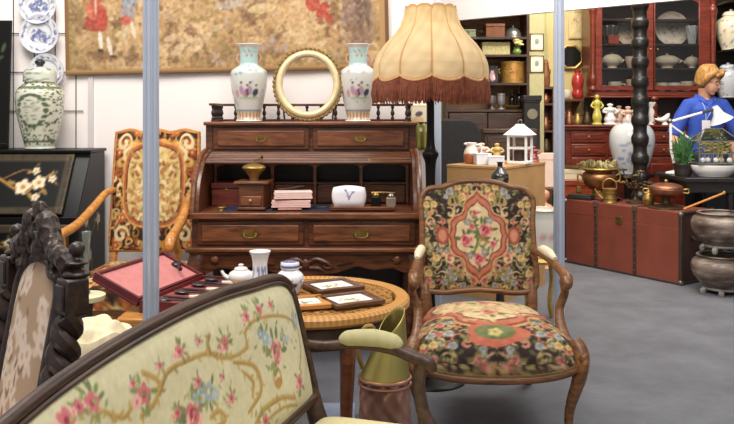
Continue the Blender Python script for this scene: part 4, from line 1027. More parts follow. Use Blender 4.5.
# seat
def sseat(u, v):
    a, b = 2*u-1, 2*v-1; x = .585*a; y = -.64+.53*v-.03*(1-a*a)*(1-v)
    k = ((1-abs(a)**9)*(1-abs(b)**9))**.5
    return (x*1.03, y, .45+.038*k+.018*(1-a*a)*(1-b*b))
c3 = Cv(1.24, .6, 120, (208,196,146))
for k in range(16): c3.rose(rg.uniform(.1, 1.1), rg.uniform(.05, .4), .03, PD, PK, PL, GR, rg); c3.scroll(rg.uniform(.1, 1.1), rg.uniform(.05, .4), .06, 0, 1, .008, GO)
MB().surf(sseat, 70, 50, lambda u, v: c3.at(u*1.24, v*.6)).build('seat', sofa_f, S)
MB().tube([(-.575, -.62, .415), (-.575, -.12, .415), (.575, -.12, .415), (.575, -.62, .415), (.2, -.66, .405), (-.2, -.66, .405)], .032, 10, closed=True, up=(0, 0, 1), flat=.6).build('seat_rail', sw, S)
MB().box(-.57, .57, -.63, -.12, .38, .45).build('seat_deck', sw, S)
padm = pat('sofa pad cover', .9, .4, 500)
for sx in (-1, 1):
    X = sx*.598
    MB().tube(spl([(X, yb(.62)+.0, .56), (X, yb(.5), .47), (X, -.12, .36), (X*.99, -.10, .2), (X, -.06, .0)], 5), lerps([.024,.026,.03,.026,.02], 21), 10).build('leg', sw, S)
    ar = MB().tube(spl([(X*1.0, yb(.66)+.005, .655), (X*1.0, -.12, .655), (X*1.005, -.21, .668), (X*1.005, -.31, .664), (X*1.005, -.375, .645), (X*1.005, -.41, .635), (X*1.005, -.425, .612)], 6), lerps([.014,.013,.015,.017,.018,.02,.013], 37), 10).build('arm', sw, S)
    MB().tube(spl([(X*1.005, -.395, .635), (X*1.01, -.385, .57), (X*1.0, -.41, .48), (X*.99, -.50, .40), (X*.98, -.58, .35)], 6), lerps([.020,.017,.018,.022,.028], 25), 10).build('arm_support', sw, S)
    pd = MB(); P = spl([(X*1.003, -.165, .668), (X*1.003, -.185, .680), (X*1.005, -.255, .687), (X*1.005, -.315, .681), (X*1.005, -.335, .668)], 6)
    pd.tube(P, lerps([.010,.022,.025,.022,.010], len(P)), 14); pd.hascol = True; pd.c = [tuple(lin((180,174,130))*(1-.08*math.sin(i*.37)**8)) for i in range(len(pd.v))]
    pd.build('arm_pad', padm, ar)
    MB().tube(spl([(X*.98, -.60, .36), (X*1.0, -.63, .27), (X*.96, -.60, .12), (X*.975, -.63, .0)], 6), lerps([.036,.036,.022,.02], 19), 10).build('leg', sw, S)

# ================================================================ carved dark chair at the left edge
V = thing('carved_high_back_chair', 'dark carved chair with barley-twist posts and pale floral oval, left edge', 'chair', (-.768, 1.93, 0), math.radians(-48)); V.scale = (.82, .9, .99)
eb = M['ebony']
def yl(z): return -.11*(1.0-z)/.55
for sx in (-1, 1):
    X = sx*.235
    st_ = MB().box(X-.034, X+.034, yl(.9)-.03, yl(.9)+.03, .862, .945).build('stile_block', eb, V, bevel=.006)
    MB().box(X-.026, X+.026, yl(.9)-.036, yl(.9)-.028, .875, .932).build('carved_panel', eb, st_, bevel=.006)
    MB().lathe(prof([(.028,.945),(.034,.951),(.028,.958),(.012,.964),(.026,.974),(.028,.979),(.014,.985),(.011,.991),(.018,1.0),(.02,1.01),(.014,1.02),(0,1.025)], 4), 20, (X, yl(.95), 0)).build('finial', eb, V)
    tw = MB()
    for ph in (0, PI):
        tw.tube([(X+.019*math.cos(ph+k*.42), yl(.5+.365*k/46)+.019*math.sin(ph+k*.5), .50+.365*k/46) for k in range(47)], .0225, 8)
    tw.build('twisted_post', eb, V)
    MB().box(X-.034, X+.034, yl(.46)-.032, yl(.46)+.032, .40, .50).build('stile_block', eb, V, bevel=.006)
    MB().tube([(X, yl(.42), .42), (X, yl(.42)+.06, 0)], [.03, .026], 8).build('leg', eb, V)
    MB().lathe(prof([(.028,0),(.034,.03),(.02,.06),(.032,.12),(.022,.2),(.034,.26),(.026,.34),(.034,.42)], 4), 16, (sx*.26, -.62, 0)).build('leg', eb, V)
# arched panel frame, panel and pierced crest
def arch(hw, z0, zs, rise, n=18): return [(-hw, z0)]+[(hw*math.cos(t), zs+rise*math.sin(t)) for t in np.linspace(PI, 0, n)]+[(hw, z0)]
ao = arch(.158, .50, .875, .09)
MB().tube([(x, yl(z), z) for x, z in ao], .020, 10).build('panel_frame', eb, V)
c = Cv(.32, .52, 250, (186,156,130)); rg = random.Random(12)
for k in range(30):
    x, y = rg.uniform(.02, .30), rg.uniform(.0, .5)
    for j in range(5): c.leaf(x, y, rg.uniform(.03, .06), rg.uniform(0, 6), (226,202,182), .45)
    c.flower(x, y, .028, (232,212,194), (200,170,146))
for k in range(20): c.leaf(rg.uniform(0, .3), rg.uniform(0, .5), .03, rg.uniform(0, 6), (140,110,88), .4)
def pan(u, v, s):
    x = (2*u-1)*.154; zt_ = .875+.085*math.sqrt(max(0, 1-(x/.156)**2)); z = .49+(zt_-.49)*v
    return (x, yl(z)-s*.022*(1-(2*u-1)**4)*(1-(2*v-1)**6)-s*.006, z)
MB().surf(lambda u, v: pan(u, v, 1), 70, 100, lambda u, v: c.at(u*.32, v*.5)).surf(lambda u, v: pan(u, v, -.5), 20, 20, lambda u, v: lin((120,90,76))).build('upholstered_panel', pat('pale damask', .85, .4, 400), V)
cm = MB(); Y = yl(.95)
for sx in (-1, 1):
    cm.tube(spl([(sx*.20, Y, .93), (sx*.185, Y-.01, .975), (sx*.13, Y-.015, .99), (sx*.09, Y-.01, 1.015), (sx*.055, Y-.012, 1.05), (sx*.015, Y-.01, 1.055)], 6), lerps([.018,.026,.024,.026,.03,.022], 31), 10)
    cm.tube(spl([(sx*.17, Y, .90), (sx*.15, Y-.012, .935), (sx*.11, Y-.015, .94), (sx*.10, Y-.012, .965), (sx*.12, Y-.01, .972)], 6), lerps([.018,.02,.018,.016,.01], 25), 8)
    cm.tube(spl([(sx*.03, Y, .965), (sx*.055, Y-.015, .99), (sx*.035, Y-.02, 1.02), (sx*.01, Y-.012, 1.01)], 6), lerps([.016,.02,.018,.01], 19), 8)
    for k in range(4): cm.ell((sx*(.045+.04*k), Y-.016, 1.042-.022*k), .02, .016, .016, 8, 6)
cm.ell((0, Y-.012, 1.075), .03, .02, .026).ell((0, Y-.016, .985), .028, .02, .03).ell((0, Y-.02, 1.03), .018, .018, .022)
rg = random.Random(21)
for k in range(34):
    t = rg.uniform(-1, 1); x = t*.19; z = .955+.085*(1-abs(t))+rg.uniform(-.02, .022); cm.ell((x, Y-.024, z), rg.uniform(.008, .018), .012, rg.uniform(.008, .016), 7, 5)
cm.build('carved_crest', M['carved'], V)
rb = MB().box(-.22, .22, yl(.47)-.025, yl(.47)+.025, .43, .49).box(-.235, .235, -.62, -.59, .34, .42).build('seat_rail', eb, V, bevel=.004)
MB().surf(lambda u, v: ((2*u-1)*(.27-.03*v), -.64+.53*v, .42+.05*((1-(2*u-1)**8)*(1-(2*v-1)**8))**.5), 30, 30, lambda u, v: c.at(u*.32, v*.5)).build('seat', pat('pale damask', .85, .4, 400), V)

# ================================================================ behind them: low table with cutlery case, stand, stool
lt = thing('low_table', 'low honey wood table under the open cutlery case', 'table', (-.735, 3.30, 0))
MB().box(-.205, .205, -.31, .31, .50, .53).build('table_top', M['honey'], lt, bevel=.006)
MB().box(-.18, .18, -.28, .28, .43, .50).build('apron', wood('chestnut', (110,62,28), (158,98,48)), lt)
for sx in (-1, 1):
    for sy in (-1, 1): MB().tube([(sx*.165, sy*.265, .45), (sx*.17, sy*.27, 0)], [.024, .016], 8).build('leg', M['honey'], lt)
zc_ = .5305
hin = Vector((.144, .475, 0)).normalized(); hn = Vector((.957, -.29, 0))
cc = Vector((-.805, 3.3175, zc_))
kc = thing('cutlery_case', 'open burgundy cutlery case with pink lining lying on the low table', 'cutlery case', cc, math.atan2(-.29, .957))
burg = plain('burgundy leather', (96,28,34), .45, 0, .15, 20, .2); pinkv = plain('pink velvet', (196,124,122), .9, 0, .08, 30)
# local x: away from hinge (to the right), local y: along the hinge
cb = MB().box(.0, .26, -.25, .25, 0, .008)
for x0, x1, y0, y1 in ((0, .26, -.25, -.24), (0, .26, .24, .25), (0, .01, -.24, .24), (.25, .26, -.24, .24)): cb.box(x0, x1, y0, y1, .008, .05)
cb.build('case_base', burg, kc, bevel=.002)
MB().box(.012, .248, -.238, .238, .008, .034).build('base_lining', plain('rose velvet', (150,70,72), .9, 0, .1, 30), kc)
lid = MB(Matrix.Translation((0, 0, .05)) @ Matrix.Rotation(math.radians(24), 4, 'Y'))
lid.box(-.22, -.0, -.25, .25, -.03, -.02)
for x0, x1, y0, y1 in ((-.22, 0, -.25, -.238), (-.22, 0, .238, .25), (-.012, 0, -.238, .238), (-.22, -.208, -.238, .238)): lid.box(x0, x1, y0, y1, -.02, .008)
lo = lid.build('case_lid', burg, kc, bevel=.002)
MB(Matrix.Translation((0, 0, .05)) @ Matrix.Rotation(math.radians(24), 4, 'Y')).box(-.207, -.013, -.237, .237, -.02, -.004).build('lid_lining', pinkv, lo)
silver = plain('dark silver', (86,84,86), .3, .85, .25, 30); ivory = plain('ivory', (226,214,196), .4, 0, .05)
ca = math.atan2(-.29, .957); Rk = Matrix.Translation(cc) @ Matrix.Rotation(ca, 4, 'Z')
def kpos(x, y, z): return Rk @ Vector((x, y, z))
for i, (y, kind) in enumerate(((-.19,'spoon'),(-.12,'knife'),(-.05,'spoon'),(.02,'knife'),(.09,'spoon'),(.16,'knife'),(.205,'spoon'))):
    nm = 'serving_spoon' if kind == 'spoon' else 'table_knife'
    nth = ['nearest', 'second nearest', 'third nearest', 'fourth nearest'][i//2]
    t = thing(nm, ('dark silver spoon in the cutlery case, %s of the spoons' if kind == 'spoon' else 'ivory handled knife in the cutlery case, %s of the knives') % nth, 'spoon' if kind == 'spoon' else 'knife', kpos(.13, y, .035), ca, 'cutlery in the open case')
    if kind == 'spoon':
        MB().ell((-.06, 0, .009), .036, .022, .008).build('bowl', silver, t); MB().tube(spl([(-.03, 0, .009), (.04, 0, .011), (.1, 0, .007)], 4), lerps([.004,.005,.010], 9), 8, up=(0, 0, 1), flat=1.6).build('handle', silver, t)
    else:
        MB().box(-.1, .02, -.009, .009, .003, .006).build('blade', silver, t, bevel=.001); MB().tube([(.015, 0, .009), (.05, 0, .010), (.1, 0, .009)], [.007, .009, .010], 10).build('handle', ivory, t)
spn = thing('ladle', 'dark silver sauce ladle lying on the pink lid lining', 'ladle', kpos(-.075, .17, .05+.036), ca-.9, 'cutlery in the open case')
spn.rotation_euler.y = 0
MB().ell((-.05, 0, .012), .03, .024, .013).build('bowl', silver, spn); MB().tube(spl([(-.025, 0, .012), (.03, 0, .018), (.07, 0, .012)], 4), lerps([.006,.005,.009], 9), 8).build('handle', silver, spn)

# slim stand with pale round top and silver trumpet vase
sx_, sd_ = WX(86.5, 2.6), 2.6
ps = thing('pedestal_stand', 'slim dark pedestal stand with pale round top beside carved chair', 'stand', (sx_, sd_, 0))
MB().lathe(prof([(0,0),(.12,0),(.12,.015),(.05,.03),(.024,.06),(.02,.3),(.02,.66),(.035,.69),(.0,.692)], 4), 20).build('column', M['sofawood'], ps)
MB().lathe(prof([(0,.69),(.05,.69),(.058,.70),(.055,.712),(.0,.713)], 3), 28).build('round_top', plain('pale onyx', (214,206,170), .35, 0, .1, 20), ps)
c = Cv(1, 1, 90, (150,158,150)); 
for k in range(80): c.el(rg.random(), rg.random(), .03, .012, 0, rg.choice([(226,232,226),(96,104,98),(200,206,200)]), .7)
one(MB().lathe(prof([(0,0),(.012,0),(.010,.01),(.006,.02),(.006,.05),(.009,.11),(.012,.165),(.0145,.195),(.013,.195),(.008,.12),(0,.1)], 4), 20, colfn=lambda u, t, r, z: c.at(u, z/.2)), 'trumpet_vase', pat('cut silver', .2, 0, metal=.5), 'slim silvery trumpet vase on the pale round stand top', 'vase', (sx_, sd_, .7135))
sl = thing('low_stool', 'low dark stool carrying the crumpled cream cloth', 'stool', (-.80, 2.34, 0))
MB().lathe([(0,.60),(.10,.60),(.105,.615),(.10,.63),(0,.63)], 28).build('stool_top', M['sofawood'], sl)
for k in range(3): a = k*2*PI/3+.4; MB().tube([(.07*math.cos(a), .07*math.sin(a), .605), (.10*math.cos(a), .10*math.sin(a), 0)], [.02, .015], 8).build('leg', M['sofawood'], sl)
def cloth(u, v):
    a = 2*PI*u; r = .125*v*(1+.08*math.sin(a*5)*v); z = .640+.045*(1-v**3)+.014*math.sin(a*3+v*5)*v+.009*math.sin(a*5-v*9)*v+.007*math.sin(v*15)
    if v > .86: z -= (v-.86)*.5
    return (r*math.cos(a), r*math.sin(a), max(z, .634 if v < .86 else .56))
one(MB().surf(cloth, 60, 26, closeu=True), 'crumpled_cloth', plain('cream lace cloth', (226,212,178), .95, 0, .14, 40), 'crumpled cream lace cloth on a stool behind the sofa', 'cloth', (-.80, 2.34, 0), solid=.003)
# ================================================================ red trunk and the metalware on it
ta = math.atan2(-.832, .554); tc_ = Vector((2.218, 6.62, 0)); TK = Matrix.Translation(tc_) @ Matrix.Rotation(ta, 4, 'Z')
def tk(a, b, z=.551): return TK @ Vector((a, b, z))
tr = thing('steamer_trunk', 'long brick red steamer trunk with dark straps on the grey carpet', 'trunk', tc_, ta)
redm = plain('brick red vulcanite', (124,62,46), .5, 0, .14, 5, .1); dkb = plain('dark brown leather', (58,42,34), .55, 0, .25, 20); stl = plain('dull steel', (124,116,108), .4, .8, .2, 30)
MB().box(-.57, .57, -.21, .21, .0, .43).build('trunk_body', redm, tr, bevel=.003)
MB().box(-.57, .57, -.21, .21, .4305, .55).build('lid', redm, tr, bevel=.003)
for x in (-.23, .16):
    s_ = MB().box(x-.014, x+.014, -.217, .217, -.0, .556).build('strap', dkb, tr, bevel=.003)
    nb = MB()
    for z in np.linspace(.05, .5, 9): nb.ell((x, -.218, z), .006, .004, .006, 6, 4)
    nb.build('studs', stl, s_); MB().box(x-.02, x+.02, -.222, -.19, .515, .56).build('strap_clip', stl, s_, bevel=.003)
em = MB()
for x in (-.572, .572):
    em.box(x-.014, x+.014, -.215, -.19, 0, .554).box(x-.014, x+.014, .19, .215, 0, .554)
    em.box(x-.014, x+.014, -.2, .2, .535, .555).box(x-.014, x+.014, -.2, .2, 0, .02)
em.box(-.57, .57, -.216, -.195, 0, .018).build('edge_binding', dkb, tr, bevel=.003)
MB().box(.572, .579, -.19, .19, .02, .535).build('end_board', plain('dark end board', (64,40,32), .5, 0, .2), tr)
for x in (-.57, .57):
    for y in (-.2, .2):
        for z in (.02, .535): MB().ell((x, y, z), .024, .024, .024, 10, 7).build('corner_cap', stl, tr)
MB().box(.01-.03, .01+.03, -.220, -.208, .40, .46).build('lock_plate', M['oldbrass'], tr, bevel=.003)
MB().tube(spl([(.58, -.08, .36), (.605, -.06, .33), (.61, 0, .32), (.605, .06, .33), (.58, .08, .36)], 4), .011, 8).build('end_handle', dkb, tr)
# jardiniere
p = tk(-.41, .04); jd = thing('brass_jardiniere', 'big brass and copper jardiniere on feet at left end of trunk', 'planter', p)
MB().lathe(prof([(.06,.08),(.11,.11),(.145,.17),(.14,.215),(.115,.235),(.12,.245)], 5), 32).build('copper_bowl', plain('warm copper', (158,112,72), .4, .8, .3, 20), jd)
MB().lathe(prof([(.115,.24),(.15,.258),(.165,.262),(.15,.275),(.11,.262),(0,.25)], 4), 32).build('brass_rim', M['brass'], jd)
MB().lathe(prof([(.0,.0),(.09,.0),(.10,.012),(.085,.025),(.06,.04),(.05,.085),(0,.09)], 4), 24).build('pierced_base', M['oldbrass'], jd)
lm = MB(); rg = random.Random(2)
for k in range(44):
    a = 2*PI*k/44; r = rg.uniform(.07, .15); lm.tube(spl([(.5*r*math.cos(a), .5*r*math.sin(a), .26), (r*math.cos(a), r*math.sin(a), .30+rg.uniform(-.01, .03)), (1.25*r*math.cos(a+.2), 1.25*r*math.sin(a+.2), .27+rg.uniform(-.01, .03))], 3), lerps([.004,.018,.003], 7), 6, flat=.3)
lm.build('leaf_wreath', plain('olive brass leaves', (140,130,86), .5, .4, .4, 25), jd)
for sx in (-1, 1): MB().tube(spl([(sx*.14, 0, .2), (sx*.18, 0, .215), (sx*.18, 0, .16), (sx*.135, 0, .15)], 5), .008, 8).build('handle', M['brass'], jd)
# watering can
p = tk(-.17, -.11); wc = thing('brass_watering_can', 'small brass can with hoop handle at trunk front edge', 'watering can', p, -.3)
MB().lathe(prof([(0,0),(.058,0),(.06,.01),(.055,.05),(.055,.10),(.06,.115),(.04,.12),(0,.118)], 3), 24).build('can_body', M['brass'], wc)
for z in (.03, .08): MB().tube([(.059*math.cos(t), .059*math.sin(t), z) for t in np.linspace(0, 2*PI, 24)[:-1]], .004, 6, closed=True).build('hoop', M['oldbrass'], wc)
MB().tube(spl([(-.055, 0, .11), (-.05, 0, .17), (0, 0, .20), (.05, 0, .17), (.055, 0, .11)], 5), .006, 8).build('handle', M['brass'], wc)
MB().tube(spl([(-.05, 0, .03), (-.09, 0, .06), (-.12, 0, .11)], 4), lerps([.012,.008,.007], 9), 8).build('spout', M['brass'], wc)
# dark tray and burgundy cloth
one(MB().box(-.11, .11, -.06, .06, 0, .03).box(-.10, .10, -.05, .05, .03, .042), 'dark_album', plain('black leather', (32,28,26), .5, 0, .2), 'flat dark album at the left front corner of trunk', 'album', tk(-.47, -.12), ta+.3, bevel=.004)
one(MB().surf(lambda u, v: ((u-.5)*.2, (v-.5)*.13, .004+.022*abs(math.sin(u*9+v*4))*(1-abs(2*v-1)**3)+.012*math.sin(v*13)**2), 30, 24), 'burgundy_cloth', plain('burgundy cloth', (112,38,50), .95, 0, .15), 'small crumpled burgundy cloth beside the dark album on trunk', 'cloth', tk(-.27, .0), ta, solid=.003)
# bronze flower branch
p = tk(-.02, .03); fb = thing('bronze_flower_branch', 'dark bronze candelabrum of leafy flower branches in middle of trunk', 'candelabrum', p)
MB().lathe(prof([(0,0),(.07,0),(.075,.01),(.03,.03),(.014,.06),(.014,.16)], 3), 20).build('base', M['bronze'], fb)
for k in range(7):
    a = 2*PI*k/7+.3; r = .10 if k % 2 else .13; zz = .16+.05*(k % 3)
    b_ = MB().tube(spl([(0, 0, .10), (.5*r*math.cos(a), .5*r*math.sin(a), .13), (r*math.cos(a), r*math.sin(a), zz)], 4), .006, 6).build('branch', M['bronze'], fb)
    q = MB()
    for j in range(5):
        t = 2*PI*j/5; q.ell((r*math.cos(a)+.02*math.cos(t), r*math.sin(a)+.02*math.sin(t), zz+.01), .016, .016, .008, 8, 5)
    q.ell((r*math.cos(a), r*math.sin(a), zz+.014), .010, .010, .010, 8, 5); q.build('flower', M['oldbrass'] if k % 2 else M['bronze'], b_)
    lf = MB()
    for j in range(3): lf.ell((r*(.45+.2*j)*math.cos(a+.12*(j-1)), r*(.45+.2*j)*math.sin(a+.12*(j-1)), .13+.02*j), .024, .012, .010, 8, 5)
    lf.build('leaves', M['bronze'], b_)
p = tk(.17, -.05); one(MB().lathe(prof([(0,0),(.03,0),(.045,.03),(.05,.06),(.03,.10),(.012,.13),(.014,.16),(.02,.165),(0,.165)], 4), 24), 'brass_bottle', M['brass'], 'small pear shaped brass bottle left of the copper chafing dish', 'bottle', p)
# chafing dish
p = tk(.34, -.06); cd = thing('copper_chafing_dish', 'lidded copper chafing dish on footed base at right end of trunk', 'chafing dish', p, -.2)
MB().lathe(prof([(0,0),(.125,0),(.13,.012),(.09,.02),(.05,.03),(.03,.05),(.03,.09),(0,.092)], 3), 28).build('foot', M['bronze'], cd)
MB().lathe(prof([(.0,.09),(.07,.092),(.12,.12),(.13,.15),(.125,.158)], 4), 32).build('pan', M['copper'], cd)
ld = MB().lathe(prof([(.128,.158),(.12,.175),(.07,.195),(.0,.20)], 4), 32).build('lid', M['copper'], cd)
MB().lathe(prof([(.008,.198),(.016,.212),(.010,.224),(0,.226)], 3), 12).build('knob', M['brass'], ld)
for sx in (-1, 1): MB().tube(spl([(sx*.12, 0, .145), (sx*.165, 0, .15), (sx*.165, 0, .12), (sx*.12, 0, .125)], 4), .007, 8).build('handle', M['brass'], cd)
cn_ = thing('walking_cane', 'pale wooden cane lying over the far right end of trunk', 'cane', tk(.53, .10, .565), ta)
MB().tube([(-.02, -.18, -.004), (.10, .16, .11)], .009, 8).build('shaft', M['honey'], cn_); MB().ell((.10, .165, .112), .013, .013, .016, 10, 7).build('knob', M['brass'], cn_)

# ---------------------------------------------------------------- red chest with cream box, left behind the trunk
rc = thing('red_chest', 'orange red wooden chest behind the left end of trunk', 'chest', (2.03, 7.85, 0))
orr = wood('orange red wood', (122,48,26), (164,76,44), .35)
MB().box(-.22, .22, -.18, .18, .04, .60).build('chest_body', orr, rc, bevel=.005)
MB().box(-.23, .23, -.19, .19, .60, .66).build('lid', orr, rc, bevel=.008)
for x in (-.18, .18):
    for y in (-.14, .14): MB().lathe([(.03, 0), (.035, .02), (.02, .04)], 12, (x, y, 0)).build('bun_foot', orr, rc)
MB().box(-.02, .02, -.195, -.18, .54, .60).build('lock_plate', M['brass'], rc, bevel=.002)
bx = thing('cream_box', 'flat cream cardboard box on top of the red chest', 'box', (2.03, 7.82, .661)); crm = plain('cream card', (226,206,174), .8, 0, .05)
MB().box(-.2, .2, -.14, .14, 0, .09).build('box_body', crm, bx, bevel=.003); MB().box(-.204, .204, -.144, .144, .06, .10).build('lid', crm, bx, bevel=.003)
one(MB().lathe(prof([(0,.0),(.13,.0),(.17,.014),(.175,.022),(.16,.02),(.12,.01),(0,.01)], 3), 36), 'brass_tray', M['oldbrass'], 'round brass tray lying on the cream cardboard box', 'tray', (2.03, 7.82, .762))

# ================================================================ mahogany display cabinet
cy = 8.2; K_ = thing('display_cabinet', 'tall red mahogany display cabinet with two glazed doors behind the shopkeeper', 'cabinet', (2.9, cy, 0))
mh, md = M['mahog'], M['mahogdk']
def cx_(px, d=cy): return WX(px, d)-2.9
bl_, br_ = cx_(563), .70
MB().box(bl_, br_, -.10, .42, 0, 1.13).build('base_case', mh, K_, bevel=.006)
MB().box(bl_-.03, br_+.03, -.14, .44, 1.13, 1.155).box(bl_-.05, br_+.05, -.16, .44, 1.155, 1.18).build('base_ledge', mh, K_, bevel=.006)
xs = np.linspace(bl_+.04, br_-.04, 5)
for i in range(4):
    for z0, z1 in ((1.005, 1.115), (.87, .985)):
        d = MB().box(xs[i]+.015, xs[i+1]-.015, -.118, -.09, z0, z1).build('drawer', mh, K_, bevel=.006)
        MB().box(xs[i]+.04, xs[i+1]-.04, -.124, -.115, z0+.025, z1-.025).build('drawer_field', M['mahogdk'] if False else mh, d, bevel=.005)
        MB().lathe([(0, 0), (.012, .003), (.01, .02), (0, .024)], 10, ((xs[i]+xs[i+1])/2, -.122, (z0+z1)/2), axis='y').build('knob', M['brass'], d)
    d = MB().box(xs[i]+.015, xs[i+1]-.015, -.118, -.09, .10, .85).build('door', mh, K_, bevel=.006)
    MB().box(xs[i]+.06, xs[i+1]-.06, -.128, -.112, .16, .79).build('door_panel', mh, d, bevel=.012)
    MB().lathe([(0, 0), (.010, .003), (.009, .016), (0, .02)], 10, (xs[i+1]-.04, -.122, .5), axis='y').build('knob', M['brass'], d)
MB().box(bl_-.02, br_+.02, -.12, .43, 0, .08).build('plinth', mh, K_, bevel=.006)
ul, ur = cx_(592), cx_(712)
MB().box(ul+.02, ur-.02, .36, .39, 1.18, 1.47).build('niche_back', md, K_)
spn_ = prof([(.04,0),(.045,.02),(.022,.05),(.04,.09),(.03,.14),(.04,.19),(.022,.235),(.045,.26),(.04,.285)], 4)
for x in (ul+.05, (ul+ur)/2+.02, ur-.05): MB().lathe(spn_, 16, (x, -.0, 1.18)).build('turned_support', mh, K_)
MB().box(ul-.02, ur+.02, -.03, .40, 1.455, 1.475).box(ul, ur, -.01, .39, 1.475, 1.525).build('upper_base', mh, K_, bevel=.006)
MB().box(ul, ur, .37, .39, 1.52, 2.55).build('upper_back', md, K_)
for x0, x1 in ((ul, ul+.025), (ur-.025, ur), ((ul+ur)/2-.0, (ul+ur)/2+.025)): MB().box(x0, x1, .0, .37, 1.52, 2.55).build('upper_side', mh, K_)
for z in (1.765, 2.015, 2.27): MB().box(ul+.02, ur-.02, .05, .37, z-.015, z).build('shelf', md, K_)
MB().box(ul, ur, -.01, .39, 2.50, 2.56).box(ul-.03, ur+.03, -.04, .40, 2.56, 2.60).box(ul-.06, ur+.06, -.07, .41, 2.60, 2.65).build('cornice', mh, K_, bevel=.008)
cp_ = prof([(.035,0),(.045,.02),(.03,.05),(.042,.12),(.03,.2),(.027,.5),(.032,.75),(.045,.83),(.03,.88),(.045,.93),(.045,.97)], 4)
for x in (ul+.0, ur-.0): MB().lathe(cp_, 16, (x, -.025, 1.525)).build('corner_column', mh, K_)
def cdoor(x0, x1, l, r):
    z0, z1 = 1.53, 2.495
    d = MB().box(x0, l, -.028, .0, z0, z1).box(r, x1, -.028, .0, z0, z1).box(l, r, -.028, 0, z0, z0+.05).build('door', mh, K_, bevel=.004)
    xm = (l+r)/2; hw = (r-l)/2
    MB().extr([(l, z1), (l, z1-.10)]+[(xm+hw*math.cos(t), z1-.10+.07*math.sin(t)**.7) for t in np.linspace(PI-.05, .05, 14)]+[(r, z1-.10), (r, z1)], -.028, 0, 'y').build('arched_rail', mh, d, bevel=.003)
    MB().box(l-.006, r+.006, -.016, -.013, z0+.04, z1-.02).build('glass_pane', M['glass'], d)
    MB().lathe([(0, 0), (.010, .003), (.009, .016), (0, .02)], 10, (x1-.03 if x0 < (ul+ur)/2-.1 else x0+.03, -.03, 1.95), axis='y').build('knob', M['brass'], d)
cdoor(ul+.03, (ul+ur)/2+.005, cx_(601.5), cx_(637)); cdoor((ul+ur)/2+.015, ur-.03, cx_(654.5), cx_(698))
def chp(px, z, back=.2): return (WX(px, cy+back), cy+back, z+.0005)
cream = plain('cream china', (226,214,194), .25, 0, .06, 20, .4); white_ = M['china']; smoke = plain('smoked glass', (70,74,76), .15, 0, .2, 20, .5); pinkch = plain('pinkish china', (222,190,172), .3, 0, .1, 20, .3)
def cup(px, z, r, h, mat, label, group='teacups behind the glazed doors', back=.18):
    t = thing('teacup', label, 'cup', chp(px, z, back), random.uniform(-.3, .3), group)
    MB().lathe(prof([(0,0),(r*.5,0),(r*.55,.006),(r*.9,h*.5),(r,h),(r*.94,h),(r*.8,h*.5),(0,h*.2)], 3), 22).build('cup_body', mat, t)
    MB().tube(spl([(r*.9, 0, h*.8), (r*1.5, 0, h*.75), (r*1.4, 0, h*.35), (r*.75, 0, h*.3)], 4), r*.1, 6).build('handle', mat, t)
def tureen(px, z, r, h, mat, label, back=.2, sx=1.25):
    t = thing('soup_tureen', label, 'tureen', chp(px, z, back), 0, 'soup tureens behind the glazed doors')
    MB().lathe(prof([(0,0),(r*.5,0),(r*.45,h*.12),(r*.9,h*.35),(r,h*.55),(r*.97,h*.58)], 4), 28, sx=sx).build('bowl', mat, t)
    l = MB().lathe(prof([(r*1.02,h*.57),(r*.95,h*.63),(r*.6,h*.8),(r*.15,h*.87),(r*.1,h*.92)], 4), 28, sx=sx).build('lid', mat, t)
    MB().lathe(prof([(r*.08,h*.88),(r*.14,h*.94),(0,h)], 3), 12).build('knob', mat, l)
    for s in (-1, 1): MB().tube(spl([(s*r*sx*.92, 0, h*.5), (s*r*sx*1.2, 0, h*.52), (s*r*sx*.95, 0, h*.36)], 4), r*.08, 6).build('handle', mat, t)
def bigplate(px, z, r, label, col, back=.28):
    c = Cv(2.1, 2.1, 50, col, -1.05, -1.05); rg = random.Random(int(px))
    for k in range(30): a = rg.uniform(0, 6.3); c.el(.84*math.cos(a), .84*math.sin(a), .08, .05, a, (190,150,130), .7)
    c.el(0, 0, .66, None, 0, tuple(np.array(col)*.93)); 
    for k in range(34): c.leaf(rg.gauss(0, .2), rg.gauss(0, .2), .16, rg.uniform(0, 6), rg.choice([(170,120,100),(140,150,120),(190,160,120),(120,130,150)]), .5)
    t = thing('platter', label, 'plate', chp(px, z+r*.97, back), 0, 'platters standing in the display cabinet'); rings = list(np.linspace(.002, 1, 14)); n = 36; vs = []; cs = []
    for q in rings:
        for k in range(n): a = 2*PI*k/n; vs.append((r*q*math.cos(a), -.12*r*max(0, q-.6)+.12*r*q*math.sin(a)*1.0, r*q*math.sin(a))); cs.append(c.at(q*math.cos(a), q*math.sin(a)))
    fs = [(i*n+k, i*n+(k+1) % n, (i+1)*n+(k+1) % n, (i+1)*n+k) for i in range(len(rings)-1) for k in range(n)]
    MB().add(vs, fs, cs).build('platter_face', M['paintedchina'], t, solid=.006)
    MB().tube([(-.03, -.05, -r*.97), (0, .03, -r*.6), (0, .06, -r*.97)], .004, 6).build('plate_stand', M['ebony'], t)
